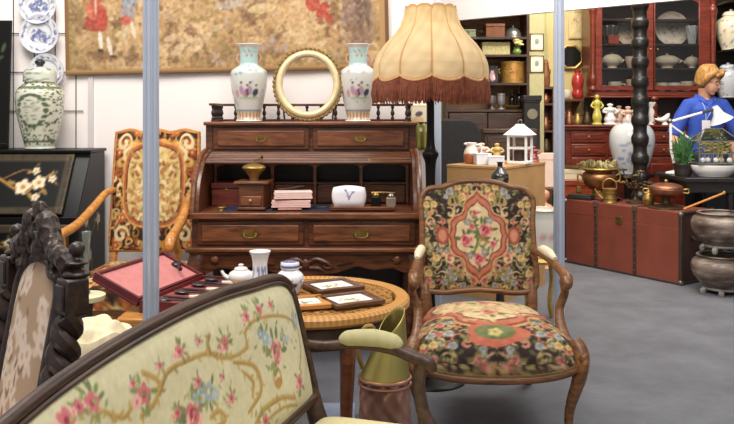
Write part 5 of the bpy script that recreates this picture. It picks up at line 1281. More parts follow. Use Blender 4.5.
# left compartment
gb = thing('glass_punch_bowl', 'dark fluted glass bowl on top shelf behind left glazed door', 'bowl', chp(609.5, 2.015))
MB().surf(lambda u, v: ((.05+.045*v**.7+.004*math.cos(u*2*PI*14))*math.cos(2*PI*u), (.05+.045*v**.7+.004*math.cos(u*2*PI*14))*math.sin(2*PI*u), .20*v), 70, 12, closeu=True).lathe([(0,0),(.05,0),(.05,.012),(0,.014)], 24).build('bowl', smoke, gb, solid=.004, recalc=False)
one(MB().box(-.055, .055, -.03, .03, 0, .07).box(-.06, .06, -.034, .034, .07, .085), 'red_casket', plain('dull red box', (150,62,48), .5, 0, .2), 'small red box in front of the dark fluted glass bowl', 'box', chp(613, 2.015, .085), bevel=.004)
bigplate(630, 2.015, .15, 'standing cream platter half hidden by black column', (214,200,180), .30)
tureen(612, 1.765, .085, .18, cream, 'cream tureen on middle shelf behind left glazed door')
cup(631, 1.765, .06, .12, pinkch, 'tan beaker cup on middle shelf beside the black column')
cup(615, 1.5255, .07, .095, cream, 'cream teacup in the middle of left cabinet floor', back=.17)
cup(603.5, 1.5255, .035, .05, cream, 'tiny cream cup at far left of cabinet floor', back=.14)
cup(632, 1.5255, .06, .12, cream, 'cream mug on cabinet floor close to black column', back=.17)
# right compartment
bigplate(672, 2.015, .185, 'large flowered platter standing behind right glazed door', (218,210,198), .28)
cg = thing('cut_glass_vase', 'cut glass vase on top shelf right of flowered platter', 'vase', chp(692, 2.015, .12))
MB().surf(lambda u, v: ((.03+.03*v+.004*math.cos(u*2*PI*10+v*8))*math.cos(2*PI*u), (.03+.03*v+.004*math.cos(u*2*PI*10+v*8))*math.sin(2*PI*u), .19*v), 60, 20, closeu=True).lathe([(0,0),(.035,0),(.035,.012),(0,.014)], 20).build('vase_body', plain('grey crystal', (170,174,178), .12, 0, .15, 40, .6), cg, solid=.004, recalc=False)
tureen(667, 1.765, .105, .165, cream, 'wide cream tureen on middle shelf behind right glazed door')
tureen(692, 1.765, .06, .15, cream, 'smaller cream tureen at right end of middle shelf')
cup(662, 1.5255, .06, .085, cream, 'cream teacup leftmost of three behind right glazed door')
cup(674, 1.5255, .062, .085, white_, 'white teacup middle of three behind right glazed door')
cup(687, 1.5255, .066, .10, cream, 'large cream cup partly behind the shopkeeper hair')
# niche and ledge figurines
def figurine(px, d, z, h, mat, label, group='figurines on the cabinet ledge', w=1.):
    t = thing('figurine', label, 'figurine', (WX(px, d), d, z+.0005), random.uniform(-.4, .4), group)
    MB().lathe(prof([(0,0),(.05*w,0),(.052*w,.012),(.04*w,.022),(0,.024)], 3), 18).build('base', mat, t)
    MB().lathe(prof([(.03*w,.02),(.042*w,.06*h/.25),(.03*w,.11*h/.25),(.024*w,.14*h/.25),(.034*w,.17*h/.25),(.03*w,.195*h/.25),(.012*w,.205*h/.25),(.012*w,.212*h/.25),(.020*w,.225*h/.25),(.019*w,.24*h/.25),(0,h)], 4), 18, sx=1.15).build('draped_body', mat, t)
    for s in (-1, 1): MB().tube(spl([(s*.032*w, 0, h*.76), (s*.058*w, -.01, h*.62), (s*.03*w, -.04*w, h*.55)], 4), .010*w, 8).build('arm', mat, t)
ylw = plain('yellow green glaze', (196,184,84), .3, 0, .2, 20, .3)
figurine(597, 8.16, 1.18, .31, ylw, 'yellow green figurine at the left end of cabinet ledge')
figurine(610, 8.2, 1.18, .22, white_, 'white figurine in front, left in the cabinet niche', w=1.3)
figurine(619, 8.28, 1.18, .20, pinkch, 'pinkish figurine in cabinet niche left of white vase', w=1.2)
figurine(628, 8.18, 1.18, .19, pinkch, 'small pinkish figurine in niche beside the black column', w=1.2)
one(MB().lathe(prof([(0,0),(.04,0),(.03,.03),(.035,.1),(.03,.17),(.04,.22),(.036,.22),(.02,.1),(0,.09)], 4), 20), 'cylinder_vase', plain('pale grey glaze', (206,204,196), .25, 0, .06), 'slim pale vase on ledge just right of black column', 'vase', (WX(652, 8.2), 8.2, 1.1805))
bd_ = thing('china_bird', 'white china bird on cabinet ledge left of shopkeeper', 'figurine', (WX(665, 8.14), 8.14, 1.1805))
MB().lathe([(0,0),(.035,0),(.03,.012),(.012,.03),(0,.032)], 14).build('base', white_, bd_); MB().tube(spl([(-.10, 0, .06), (-.05, 0, .05), (0, 0, .06), (.035, 0, .10), (.05, 0, .105)], 5), lerps([.006,.022,.034,.02,.006], 21), 10).build('bird_body', white_, bd_)
one(MB().lathe(prof([(0,0),(.03,0),(.045,.04),(.03,.08),(.036,.09),(0,.09)], 3), 18), 'gold_pot', M['brass'], 'small gold pot on ledge between pale vase and bird', 'pot', (WX(658, 8.3), 8.3, 1.1805))
# on the left end of the ledge: copper and red wares
rv = plain('red glaze', (172,52,46), .25, 0, .2, 14, .4)
one(MB().lathe(prof([(0,0),(.04,0),(.06,.05),(.05,.1),(.065,.17),(.05,.24),(.03,.27),(.04,.30),(0,.30)], 4), 24), 'red_vase', rv, 'red glazed vase on shelf between mirror and cabinet', 'vase', (WX(577.5, 8.46), 8.46, 1.4505))
ls = thing('wall_shelf', 'narrow brown bracket shelf under the red vase left of cabinet', 'shelf', (2.165, 8.5, 1.42))
MB().box(-.12, .12, -.09, .30, 0, .03).build('shelf_board', M['walnut'], ls, bevel=.004)
for x in (-.09, .09): MB().extr([(.0, 0), (.28, 0), (.28, -.16), (.24, -.14), (.1, -.05)], x-.012, x+.012, 'x').build('bracket', M['walnut'], ls)
for px, h, mm, lb in ((569, .16, M['copper'], 'copper coffee pot leftmost on the cabinet ledge'), (577.5, .13, M['brass'], 'brass coffee pot second from left on cabinet ledge'), (587, .15, M['bronze'], 'dark bronze coffee pot nearest the turned cabinet column')):
    t = thing('coffee_pot', lb, 'pot', (WX(px, 8.2), 8.2, 1.1805), random.uniform(-.5, .5), 'metal pots on the cabinet ledge')
    MB().lathe(prof([(0,0),(.038,0),(.046,.03),(.036,h*.55),(.028,h*.7)], 4), 20).build('pot_body', mm, t)
    MB().lathe(prof([(.03,h*.7),(.024,h*.82),(.006,h*.9),(.009,h*.96),(0,h)], 3), 16).build('lid', mm, t)
    MB().tube(spl([(.038, 0, h*.25), (.06, 0, h*.4), (.07, 0, h*.66)], 4), .007, 6).build('spout', mm, t); MB().tube(spl([(-.03, 0, h*.65), (-.07, 0, h*.6), (-.06, 0, h*.25), (-.04, 0, h*.2)], 4), .006, 6).build('handle', mm, t)
for px, h, rr, mm, lb in ((566, .09, .05, cream, 'cream bowl on bracket shelf left of the red vase'),): 
    one(MB().lathe(prof([(0,0),(.03,0),(.05,.04),(.055,.09),(.05,.09),(.04,.04),(0,.03)], 3), 20), 'china_bowl', mm, lb, 'bowl', (WX(px, 8.46), 8.46, 1.4505))
# wall panel with plaque and octagonal mirror
struct(MB().box(1.2, 2.62, 8.80, 8.86, 0, 3.0).build('wall_shop', plain('pale yellow wall', (216,196,136), .8, 0, .08, 3), smooth=False))
c = Cv(.17, .28, 200, (226,204,150)); c.rose(.08, .17, .03, (190,150,96), (214,180,120), (232,210,160), (180,160,100)); c.rect(0, .17, 0, .012, (196,166,110)); c.rect(0, .17, .268, .28, (196,166,110))
pq = thing('cream_plaque', 'cream relief plaque hanging left of cabinet top', 'plaque', (WX(578, 8.78), 8.7795, WZ(25, 8.78)))
MB().surf(lambda u, v: ((u-.5)*.19, -.006-.006*math.sin(u*9)*math.sin(v*11), (v-.5)*.30), 30, 40, lambda u, v: c.at(u*.17, v*.28)).build('relief', pat('plaster', .7, .2), pq)
MB().box(-.1, .1, -.002, .02, -.155, .155).build('backing_board', crm, pq, bevel=.004)
om_ = thing('octagonal_mirror', 'octagonal gilt framed mirror left of the cabinet column', 'mirror', (WX(571, 8.76), 8.76, WZ(57, 8.76)))
MB().tube([(.13*math.cos(2*PI*k/8+PI/8), 0, .13*math.sin(2*PI*k/8+PI/8)) for k in range(8)], .016, 8, closed=True).build('gilt_frame', M['gilt'], om_, angle=20)
MB().lathe([(.128, -.004), (.128, .004), (0, .004)], 8, axis='y').build('mirror_glass', plain('dark mirror', (60,60,56), .1, .6, .2), om_)

# ================================================================ black turned column, white floor vase on its pedestal
one(MB().lathe(prof([(0,0),(.10,0),(.10,.06),(.06,.09),(.075,.13)]+[(r, .13+k*.17+dz) for k in range(15) for r, dz in ((.060,.03),(.074,.06),(.074,.11),(.060,.14))]+[(.08,2.70),(.08,2.74),(0,2.75)], 3), 24), 'turned_column', M['blackwood'], 'tall black turned wooden column standing behind the trunk', 'column', (WX(640, 7.06), 7.06, 0))
pd = thing('vase_pedestal', 'dark round pedestal behind trunk carrying the large white vase', 'pedestal', (2.50, 7.55, 0))
MB().lathe(prof([(0,0),(.2,0),(.2,.03),(.1,.06),(.07,.12),(.07,.6),(.12,.68),(.18,.70)], 3), 24).build('column', M['blackwood'], pd); MB().lathe([(0,.70),(.2,.70),(.205,.715),(.2,.73),(0,.73)], 28).build('round_top', M['blackwood'], pd)
c = Cv(1, 1, 140, (232,234,236)); rg = random.Random(6)
for k in range(18): x = rg.choice([.72, .82, .66, .3]); c.leaf(x+rg.uniform(-.06, .06), rg.uniform(.2, .6), .07, rg.uniform(0, 6), rg.choice([(130,150,190),(150,166,196),(170,180,200)]), .4)
c.stroke([(.70,.2),(.74,.4),(.70,.62)], .007, (120,140,180))
one(MB().lathe(prof([(0,0),(.11,0),(.125,.02),(.17,.12),(.205,.27),(.20,.38),(.15,.455),(.09,.475),(.085,.485),(.095,.50),(.08,.495),(0,.45)], 6), 100, colfn=lambda u, t, r, z: c.at(u, z/.5)), 'white_floor_vase', M['paintedchina'], 'large white vase with blue sprigs half hidden by black column', 'vase', (2.50, 7.55, .7305))

# ================================================================ black table with plant, white bowl, glass case, desk lamp
bt = thing('black_table', 'black table in front of the shopkeeper at right edge', 'table', (3.11, 6.72, 0))
MB().box(-.57, .75, -.34, .34, .745, .78).build('table_top', M['blackwood'], bt, bevel=.005)
MB().box(-.54, .72, -.31, .31, .66, .745).build('apron', M['blackwood'], bt, bevel=.003)
for x in (-.18, .68):
    for y in (-.27, .27): MB().tube([(x, y, .68), (x, y, 0)], [.032, .024], 10).build('leg', M['blackwood'], bt)
MB().box(-.20, .72, .26, .30, .14, .62).build('back_board', M['blackwood'], bt)
ft = thing('potted_fern', 'bushy green plant in dark pot at left end of black table', 'plant', (WX(683, 6.62), 6.62, .7805))
MB().lathe(prof([(0,0),(.06,0),(.07,.06),(.08,.10),(.07,.10),(.06,.085),(0,.085)], 3), 20).build('pot', plain('dark pot', (44,40,38), .4), ft)
fo = MB(); rg = random.Random(3)
for k in range(90):
    a = rg.uniform(0, 6.3); r = rg.uniform(.03, .13); z = rg.uniform(.14, .42)*(1-.25*r/.11); b_ = Vector((.02*math.cos(a), .02*math.sin(a), .09)); tip = Vector((r*math.cos(a), r*math.sin(a), z)); md_ = (b_+tip)/2+Vector((0, 0, .04))
    fo.tube(spl([b_, md_, tip], 3), lerps([.003,.009,.001], 7), 5, flat=.35)
fo_ = fo.build('foliage', plain('fern green', (62,104,56), .6, 0, .4, 30), ft)
wb = one(MB().lathe(prof([(0,0),(.10,0),(.12,.01),(.16,.05),(.175,.09),(.168,.09),(.14,.04),(0,.02)], 4), 40, sx=1.08, sy=.75), 'oval_white_bowl', white_, 'long white oval bowl under the glass case on black table', 'bowl', (WX(714, 6.55), 6.55, .7805))
gc = thing('glass_plant_case', 'small glass house with gold and green contents above the white bowl', 'glass case', (WX(714, 6.55), 6.55, .8715))
fm = MB(); w_, d_, h_ = .165, .11, .20
pts = [(-w_, -d_), (w_, -d_), (w_, d_), (-w_, d_)]
rim_ = M['tin']
for i in range(4):
    (xa, ya), (xb, yb_) = pts[i], pts[(i+1) % 4]
    fm.tube([(xa, ya, .02), (xa, ya, h_)], .004, 6)
    for z in (.0205, .10, h_): fm.tube([(xa, ya, z), (xb, yb_, z)], .0045, 6)
    fm.tube([(xa, ya, h_), (math.copysign(.07, xa), 0, h_+.10)], .004, 6)
fm.tube([(-.07, 0, h_+.10), (.07, 0, h_+.10)], .005, 6); fm.build('metal_frame', rim_, gc)
gm = MB(); r1, r2 = (-.07, 0, h_+.10), (.07, 0, h_+.10); T_ = [(x, y, h_) for x, y in pts]
MB().box(-w_, w_, -d_, d_, .016, .022).build('base_tray', rim_, gc)
for i in range(4):
    a, b = pts[i], pts[(i+1) % 4]; MB().add([(a[0], a[1], .022), (b[0], b[1], .022), (b[0], b[1], h_), (a[0], a[1], h_)], [(0, 1, 2, 3)]).build('glass_pane', M['glass'], gc)
for f in ((T_[0], T_[1], r2, r1), (T_[1], T_[2], r2), (T_[2], T_[3], r1, r2), (T_[3], T_[0], r1)): MB().add(list(f), [tuple(range(len(f)))]).build('roof_pane', glass('greenish roof glass', (206,214,190)), gc)
pm = MB()
for k in range(60): pm.ell((rg.uniform(-.13, .13), rg.uniform(-.08, .08), rg.uniform(.10, .19)), .02, .014, .010, 7, 5)
for k in range(14): x, y = rg.uniform(-.12, .12), rg.uniform(-.07, .07); pm.tube([(x, y, .022), (x+rg.uniform(-.02, .02), y, .16)], .003, 5)
pm.build('dry_foliage', plain('gold green foliage', (166,150,84), .6, .1, .4, 40), gc)
for k in range(5): MB().ell((-.11+.055*k, -.04+.03*(k % 2), .045), .024, .02, .022, 9, 6).build('white_pebble', white_, gc)
dl = thing('desk_lamp', 'white jointed desk lamp in front of the blue shirt', 'desk lamp', (WX(676, 6.84), 6.84, .7805))
MB().lathe(prof([(0,0),(.08,0),(.08,.015),(.02,.03),(0,.03)], 3), 24).build('base', M['white'], dl)
q = lambda px, py: (WX(px, 6.84)-WX(676, 6.84), 0, WZ(py, 6.84)-.7805)
MB().tube([(0, 0, .02), (q(671, 150)[0], 0, q(671, 150)[2]), q(670.5, 122)], .012, 8).build('lower_arm', M['white'], dl)
MB().tube([q(669, 122), q(704, 112)], .011, 8).build('upper_arm', M['white'], dl)
MB().tube([q(671, 125), q(690, 139)], .009, 8).build('brace', M['white'], dl)
MB().ell(q(670, 121), .022, .022, .022, 10, 7).build('joint', M['tin'], dl)
MB().tube([q(702, 112.5), q(716, 109)], .013, 8).build('joint_arm', plain('dark grey plastic', (60,60,62), .4), dl)
hd = q(716, 108.5)
MB(Matrix.Translation(hd) @ Matrix.Rotation(math.radians(-24), 4, 'Y')).lathe([(.022,.02),(.03,.0),(.045,-.05),(.10,-.12),(.098,-.122),(.04,-.05),(.0,-.01)], 28).build('lamp_head', M['white'], dl)
# stoneware urns
uc = plain('mottled stoneware', (112,100,90), .45, .1, .35, 9)
c = Cv(1, 1, 160, (98,84,74)); c.a += c.noise(34, (8, 20, 44), 5)[..., None]
for k in range(60): c.stroke([(x_ := rg.random(), y_ := rg.uniform(.2, .9)), (x_+.03, y_+rg.uniform(-.05, .05)), (x_+.07, y_)], .006, rg.choice([(70,62,58),(160,150,136),(90,80,72)]))
ump = pat('urn glaze', .4, .3, 60, metal=.05)
ux, uy = WX(722, 5.78), 5.78
for z0, lb in ((0, 'lower stoneware fish bowl of the stack on the carpet'), (.305, 'upper stoneware fish bowl of the stack under the table')):
    t = thing('stoneware_bowl', lb, 'bowl', (ux, uy, z0), z0*3, 'stacked stoneware fish bowls')
    fbm = MB().lathe(prof([(.10,.045),(.13,.055),(.19,.12),(.212,.185),(.20,.235),(.165,.26),(.175,.272),(.17,.28),(.15,.275),(.15,.25),(0,.10)], 5), 48, colfn=lambda u, tt, r, z: c.at(u, z/.28)); fbm.build('bowl', ump, t)
    st_ = MB().lathe([(0,.03),(.12,.03),(.125,.04),(.12,.047),(0,.047)], 28).build('stand', plain('stand glaze', (150,146,138), .4, .1, .3, 15), t)
    for k in range(5): a = 2*PI*k/5+.5; MB().tube(spl([(.11*math.cos(a), .11*math.sin(a), .034), (.135*math.cos(a), .135*math.sin(a), .015), (.125*math.cos(a), .125*math.sin(a), .0)], 3), [.02]*7, 8).build('foot', plain('stand glaze', (150,146,138), .4, .1, .3, 15), st_)

# ================================================================ right hand shelving with jars
rs = thing('dark_shelving', 'dark shelving with jars at the right edge beside cabinet', 'shelving', (4.03, 8.25, 0))
MB().box(-.36, .50, .27, .29, 0, 2.7).build('back_board', M['blackwood'], rs)
MB().box(-.36, -.33, .22, .27, 0, 2.7).build('corner_post', M['blackwood'], rs)
for x in (.48,): MB().box(x, x+.02, -.2, .27, 0, 2.7).build('side_board', M['blackwood'], rs)
for z in (.1, .6, 1.05, 1.46, 1.95, 2.45): MB().box(-.34, .48, -.2, .27, z-.02, z).build('shelf', M['blackwood'], rs)
c = Cv(1, 1, 110, (214,206,178))
for k in range(90): c.leaf(rg.random(), rg.random(), .06, rg.uniform(0, 6), rg.choice([(120,134,110),(190,170,110),(150,120,90),(230,222,200),(110,120,140)]), .45)
def jar(px, z, h, r, label, bg):
    cc_ = Cv(1, 1, 110, bg)
    for k in range(80): cc_.leaf(rg.random(), rg.random(), .05, rg.uniform(0, 6), rg.choice([(120,134,120),(190,170,110),(150,120,96),(90,100,140)]), .45)
    t = thing('porcelain_jar', label, 'jar', (WX(px, 8.25), 8.25, z+.0005), 0, 'porcelain jars on the dark shelving')
    MB().lathe([(a*r, b*h) for a, b in prof([(0,0),(.6,0),(.64,.03),(.9,.3),(1,.55),(.9,.72),(.55,.82),(.5,.84)], 5)], 36, colfn=lambda u, tt, rr, zz: cc_.at(u, zz/h)).build('jar_body', M['paintedchina'], t)
    MB().lathe([(a*r, b*h) for a, b in prof([(.56,.83),(.6,.85),(.45,.93),(.1,.96),(.12,.99),(0,1)], 4)], 28, colfn=lambda u, tt, rr, zz: cc_.at(u, zz/h)).build('lid', M['paintedchina'], t)
jar(731, 1.95, .42, .145, 'cream flowered jar on upper shelf at the right edge', (222,212,186))
jar(728, 1.46, .36, .14, 'blue white jar on shelf right of the shopkeeper head', (206,210,216))
# ================================================================ plinth in the middle distance and what stands on it
th = math.radians(-35); pc = Vector((.95, 5.5, 0))
ex, ey = Vector((math.cos(th), math.sin(th), 0)), Vector((-math.sin(th), math.cos(th), 0))
PW, PD, PZ = .456, .70, .93
po_ = pc-ex*PW/2+ey*PD/2
pl_ = thing('tan_plinth', 'tan plywood plinth behind the flowered armchair, ornaments on top', 'plinth', po_, th)
for x0, x1, y0, y1 in ((-PW/2, PW/2, -PD/2, -PD/2+.018), (-PW/2, PW/2, PD/2-.018, PD/2), (-PW/2, -PW/2+.018, -PD/2+.018, PD/2-.018), (PW/2-.018, PW/2, -PD/2+.018, PD/2-.018)): MB().box(x0, x1, y0, y1, 0, PZ-.02).build('side_board', M['kraft'], pl_)
MB().box(-PW/2-.004, PW/2+.004, -PD/2-.004, PD/2+.004, PZ-.02, PZ).build('top_board', M['kraft'], pl_, bevel=.003)
def onp(a, b): return po_+ex*a+ey*b+Vector((0, 0, PZ+.0005))
def px_on(px, d): return Vector((WX(px, d), d, PZ+.0005))
c = Cv(1, 1, 100, (232,224,210)); c.rect(0, 1, 0, .42, (166,96,60))
for x in np.linspace(0, 1, 14): c.el(x, .42, .05, .06, 0, (166,96,60))
jp = thing('two_tone_jug', 'white and brown pottery jug at left end of tan plinth', 'jug', px_on(471, 5.86), .3)
MB().lathe(prof([(0,0),(.04,0),(.05,.02),(.056,.06),(.046,.10),(.034,.125),(.042,.15),(.038,.15),(.03,.12),(0,.1)], 4), 30, colfn=lambda u, t, r, z: c.at(u, z/.15)).build('jug_body', M['paintedchina'], jp)
MB().tube(spl([(.036, 0, .135), (.08, 0, .13), (.08, 0, .07), (.05, 0, .05)], 4), .007, 8).build('handle', M['china'], jp); MB().ell((-.04, 0, .143), .018, .016, .010, 10, 6).build('spout', M['china'], jp)
for px, d, w, h, rz, lb in ((482.5, 5.76, .11, .075, .1, 'white carton next to the two tone jug on plinth'), (496.5, 5.68, .11, .06, -.2, 'pale blue white carton in front, middle of plinth')):
    t = thing('white_carton', lb, 'box', px_on(px, d), rz, 'white cartons on the tan plinth'); mm = plain('white card %d' % int(px), (226,228,236), .6, 0, .04)
    MB().box(-w/2, w/2, -.05, .05, 0, h).build('carton', mm, t, bevel=.002); MB().box(-w/2, w/2, -.052, .001, h, h+.004).box(-w/2, w/2, .002, .052, h, h+.0035).build('flap', mm, t)
def figurine2(px, d, z, h, mat, label, w=1., group='figurines on the plinth'):
    figurine(px, d, z, h, mat, label, group, w)
figurine2(481.5, 5.93, PZ, .15, plain('pink cream china', (226,196,180), .3, 0, .1), 'pale pink figurine behind the white carton on plinth', 1.0)
figurine2(497, 5.86, PZ, .15, plain('gold white china', (206,176,110), .3, 0, .3, 30), 'gold and white figurine left of the white lantern', .8)
ln = thing('white_lantern', 'white wooden lantern house with pyramid roof on the tan plinth', 'lantern', px_on(520, 5.86), -.5); ln.scale = (.88, .88, .97)
wp_ = M['white']
MB().box(-.085, .085, -.085, .085, 0, .02).build('floor_board', wp_, ln, bevel=.003)
for x in (-.075, .075):
    for y in (-.075, .075): MB().box(x-.009, x+.009, y-.009, y+.009, .02, .215).build('post', wp_, ln)
for z in (.11, .20):
    for (x0, x1, y0, y1) in ((-.07, .07, -.081, -.069), (-.07, .07, .069, .081), (-.081, -.069, -.07, .07), (.069, .081, -.07, .07)): MB().box(x0, x1, y0, y1, z, z+.016).build('rail', wp_, ln)
MB().add([(-.11,-.11,.216),(.11,-.11,.216),(.11,.11,.216),(-.11,.11,.216),(-.03,-.03,.29),(.03,-.03,.29),(.03,.03,.29),(-.03,.03,.29)], [(3,2,1,0),(4,5,6,7),(0,1,5,4),(1,2,6,5),(2,3,7,6),(3,0,4,7)]).build('roof', wp_, ln, smooth=False)
MB().box(-.03, .03, -.03, .03, .29, .298).build('roof_cap', wp_, ln); MB().tube([(.018*math.cos(t), 0, .312+.018*math.sin(t)) for t in np.linspace(0, 2*PI, 17)[:-1]], .003, 6, closed=True).build('ring', M['tin'], ln)
MB().lathe([(0,.02),(.05,.02),(.05,.10),(0,.105)], 18).build('dark_candle', plain('dark candle', (62,40,36), .5), ln)
figurine2(533, 6.02, PZ, .12, plain('red blue china', (150,80,76), .3, 0, .4, 30), 'small red and blue figurine right of the white lantern', .9)
# dark bottle vase on its own stand in front of the plinth
bs = thing('bottle_stand', 'small dark stand hidden behind armchair under dark bottle vase', 'stand', (WX(500, 4.9), 4.9, 0))
MB().lathe([(0,.83),(.10,.83),(.10,.85),(0,.85)], 20).build('stand_top', M['blackwood'], bs); MB().lathe(prof([(.11,0),(.11,.02),(.03,.05),(.025,.7),(.05,.83)], 3), 16).build('column', M['blackwood'], bs)
c = Cv(1, 1, 90, (40,38,36)); c.flower(.75, .3, .07, (150,140,120), (110,110,90)); c.leaf(.7, .25, .1, 2, (120,120,100)); c.leaf(.8, .35, .1, .6, (120,120,100))
one(MB().lathe(prof([(0,0),(.03,0),(.05,.03),(.052,.07),(.03,.10),(.016,.12),(.018,.145),(.024,.15),(0,.15)], 4), 26, colfn=lambda u, t, r, z: c.at(u, z/.15)), 'dark_bottle_vase', M['paintedchina'], 'dark round bottle vase just above the armchair back', 'vase', (WX(500, 4.9), 4.9, .8505))

# ---------------------------------------------------------------- black chair behind the plinth
bc = thing('black_upholstered_chair', 'black high backed chair under the lampshade, behind the jug', 'chair', (WX(462, 6.75), 6.75, 0), .25)
blk = plain('black cloth', (24,22,24), .8, 0, .3, 30)
MB().extr([(-.25,.45),(.25,.45),(.25,1.12),(.19,1.23),(.12,1.25),(-.12,1.25),(-.19,1.23),(-.25,1.12)], .16, .24, 'y').build('backrest', blk, bc, bevel=.02)
MB().box(-.27, .27, -.27, .25, .38, .48).build('seat', blk, bc, bevel=.03)
for x in (-.23, .23):
    for y in (-.23, .21): MB().tube([(x, y, .4), (x, y, 0)], [.022, .016], 8).build('leg', M['blackwood'], bc)
for s in (-1, 1): MB().box(s*.27-.03, s*.27+.03, -.22, .2, .48, .68).build('arm', blk, bc, bevel=.02)

# ---------------------------------------------------------------- display shelving under the fascia
sy = 8.0; sx0, sx1 = WX(446, sy), WX(529, sy)
sh_ = thing('curio_shelving', 'dark shelving crowded with curios behind the lampshade', 'shelving', ((sx0+sx1)/2, sy, 0)); hw = (sx1-sx0)/2
dbw = wood('dark brown shelf wood', (40,26,18), (84,56,38), .5)
MB().box(-hw, hw, .36, .38, 0, 2.6).build('back_board', wood('brown back board', (104,74,48), (160,120,80), .6), sh_)
for x in (-hw, hw-.022): MB().box(x, x+.022, 0, .36, 0, 2.6).build('side_board', dbw, sh_)
SZ_ = {'a': 1.335, 'b': 1.60, 'c': 1.885, 'd': 2.06, 'e': 2.35}
for z in list(SZ_.values())+[.08]: MB().box(-hw+.022, hw-.022, -.01, .36, z-.022, z).build('shelf', dbw, sh_)
for x0, x1 in ((-hw+.03, -.005), (.005, hw-.03)):
    d = MB().box(x0, x1, -.022, 0, .1, 1.30).build('cupboard_door', dbw, sh_, bevel=.004); MB().lathe([(0, 0), (.012, .003), (.01, .018), (0, .02)], 10, (x1-.04 if x0 < 0 else x0+.04, -.024, .75), axis='y').build('knob', M['brass'], d)
def sp(px, lv, b=.14): return (WX(px, sy+b), sy+b, SZ_[lv]+.0005)
def boxthing(px, lv, w, d, h, mat, label, cat='box', name='curio_box', b=.14, rz=0.):
    t = thing(name, label, cat, sp(px, lv, b), rz, 'boxes on the curio shelving')
    MB().box(-w/2, w/2, -d/2, d/2, 0, h*.74).build('box_body', mat, t, bevel=.004); MB().box(-w/2-.003, w/2+.003, -d/2-.003, d/2+.003, h*.76, h).build('lid', mat, t, bevel=.006)
    MB().lathe([(0, 0), (.007, .002), (.006, .01), (0, .012)], 8, (0, -d/2, h*.72), axis='y').build('clasp', M['brass'], t)
grn = plain('sage cloth', (150,160,130), .7, 0, .2, 40); palegreen = plain('pale green brocade', (196,186,132), .7, 0, .25, 60)
boxthing(468, 'd', .14, .14, .085, grn, 'sage green box at left on the upper curio shelf')
boxthing(494, 'd', .19, .18, .14, plain('brown hide', (124,76,48), .5, 0, .2), 'brown hide box in middle of the upper curio shelf')
boxthing(495, 'c', .28, .16, .13, palegreen, 'long pale green brocade box below the brown box')
boxthing(465, 'c', .17, .16, .10, plain('rose red box', (170,92,84), .6, 0, .2), 'rose red box at left of the brocade box')
boxthing(461, 'b', .14, .14, .15, plain('grey brown box', (120,96,76), .6, 0, .2), 'grey brown box at left end of the drum shelf')
boxthing(495, 'a', .12, .12, .11, plain('orange brown box', (176,112,70), .6, 0, .2), 'orange brown box on the shelf with silver cups', b=.24)
# silver dish and plate up on shelf d
for px, r, lb in ((513, .09, 'dark silver domed dish at right on upper curio shelf'),):
    t = thing('domed_dish', lb, 'dish', sp(px, 'd'), 0); MB().lathe(prof([(0,0),(r,0),(r*1.05,.01),(r*.95,.02)], 3), 28).build('dish', M['tin'], t); l = MB().lathe(prof([(r*.95,.018),(r*.85,.06),(r*.4,.1),(0,.105)], 4), 28).build('dome', M['tin'], t); MB().ell((0, 0, .115), .012, .012, .012, 8, 6).build('knob', M['tin'], l)
for px, lb in ((476, 'white cup at left on the top curio shelf'), (489, 'white cup in middle of the top curio shelf'), (502, 'pinkish cup at right on the top curio shelf')):
    t = thing('china_cup', lb, 'cup', sp(px, 'e', .1), 0, 'cups on the top curio shelf'); mm = pinkch if px == 502 else white_
    MB().lathe(prof([(0,0),(.025,0),(.045,.04),(.05,.08),(.045,.08),(.03,.03),(0,.02)], 3), 20).build('cup_body', mm, t); MB().tube(spl([(.046, 0, .065), (.075, 0, .06), (.065, 0, .03), (.04, 0, .025)], 3), .005, 6).build('handle', mm, t)
# bouquet
bq = thing('yellow_bouquet', 'cream yellow flower bouquet in green vase on curio shelving', 'flowers', sp(517, 'c', .03))
MB().lathe(prof([(0,0),(.03,0),(.045,.03),(.03,.06),(.04,.075),(0,.07)], 3), 18).build('vase', plain('leaf green glaze', (120,150,70), .3, 0, .2, 20, .4), bq)
rg = random.Random(14)
for k in range(12):
    a = rg.uniform(0, 6.3); r = rg.uniform(0, .065); z = rg.uniform(.09, .16); f_ = MB()
    for j in range(6): t = j*PI/3; f_.ell((r*math.cos(a)+.018*math.cos(t), r*math.sin(a)+.018*math.sin(t), z), .016, .016, .012, 7, 5)
    f_.ell((r*math.cos(a), r*math.sin(a), z+.008), .014, .014, .012, 7, 5); fl = f_.build('flower', plain('cream yellow petals', (240,222,150), .7, 0, .12, 40), bq)
    MB().tube([(0, 0, .06), (r*math.cos(a), r*math.sin(a), z)], .003, 5).build('stem', plain('stem green', (96,120,60), .6), fl)
# gilt drum shade and portrait
c = Cv(1, 1, 120, (190,140,70)); 
for k in range(120): c.leaf(rg.random(), rg.uniform(.12, .88), .05, rg.uniform(0, 6), rg.choice([(120,76,36),(222,180,100),(150,100,50),(236,206,140),(100,64,34)]), .45)
c.rect(0, 1, 0, .08, (214,170,96)); c.rect(0, 1, .92, 1, (214,170,96))
dr = thing('gilt_drum', 'embossed gilt drum shaped pot on middle curio shelf', 'pot', sp(513, 'b', .16))
MB().lathe([(0,0),(.118,0)]+[(.122, .01+.195*k/24) for k in range(25)]+[(.126,.21),(.126,.22),(.115,.22),(.112,.02),(0,.02)], 120, colfn=lambda u, t, r, z: c.at(u, z/.22)).build('drum', pat('gilt relief', .4, .5, 90, metal=.5), dr)
for s in (-1, 1): MB().tube(spl([(s*.12, 0, .15), (s*.145, 0, .145), (s*.14, 0, .11), (s*.12, 0, .11)], 4), .006, 6).build('ring_handle', M['brass'], dr)
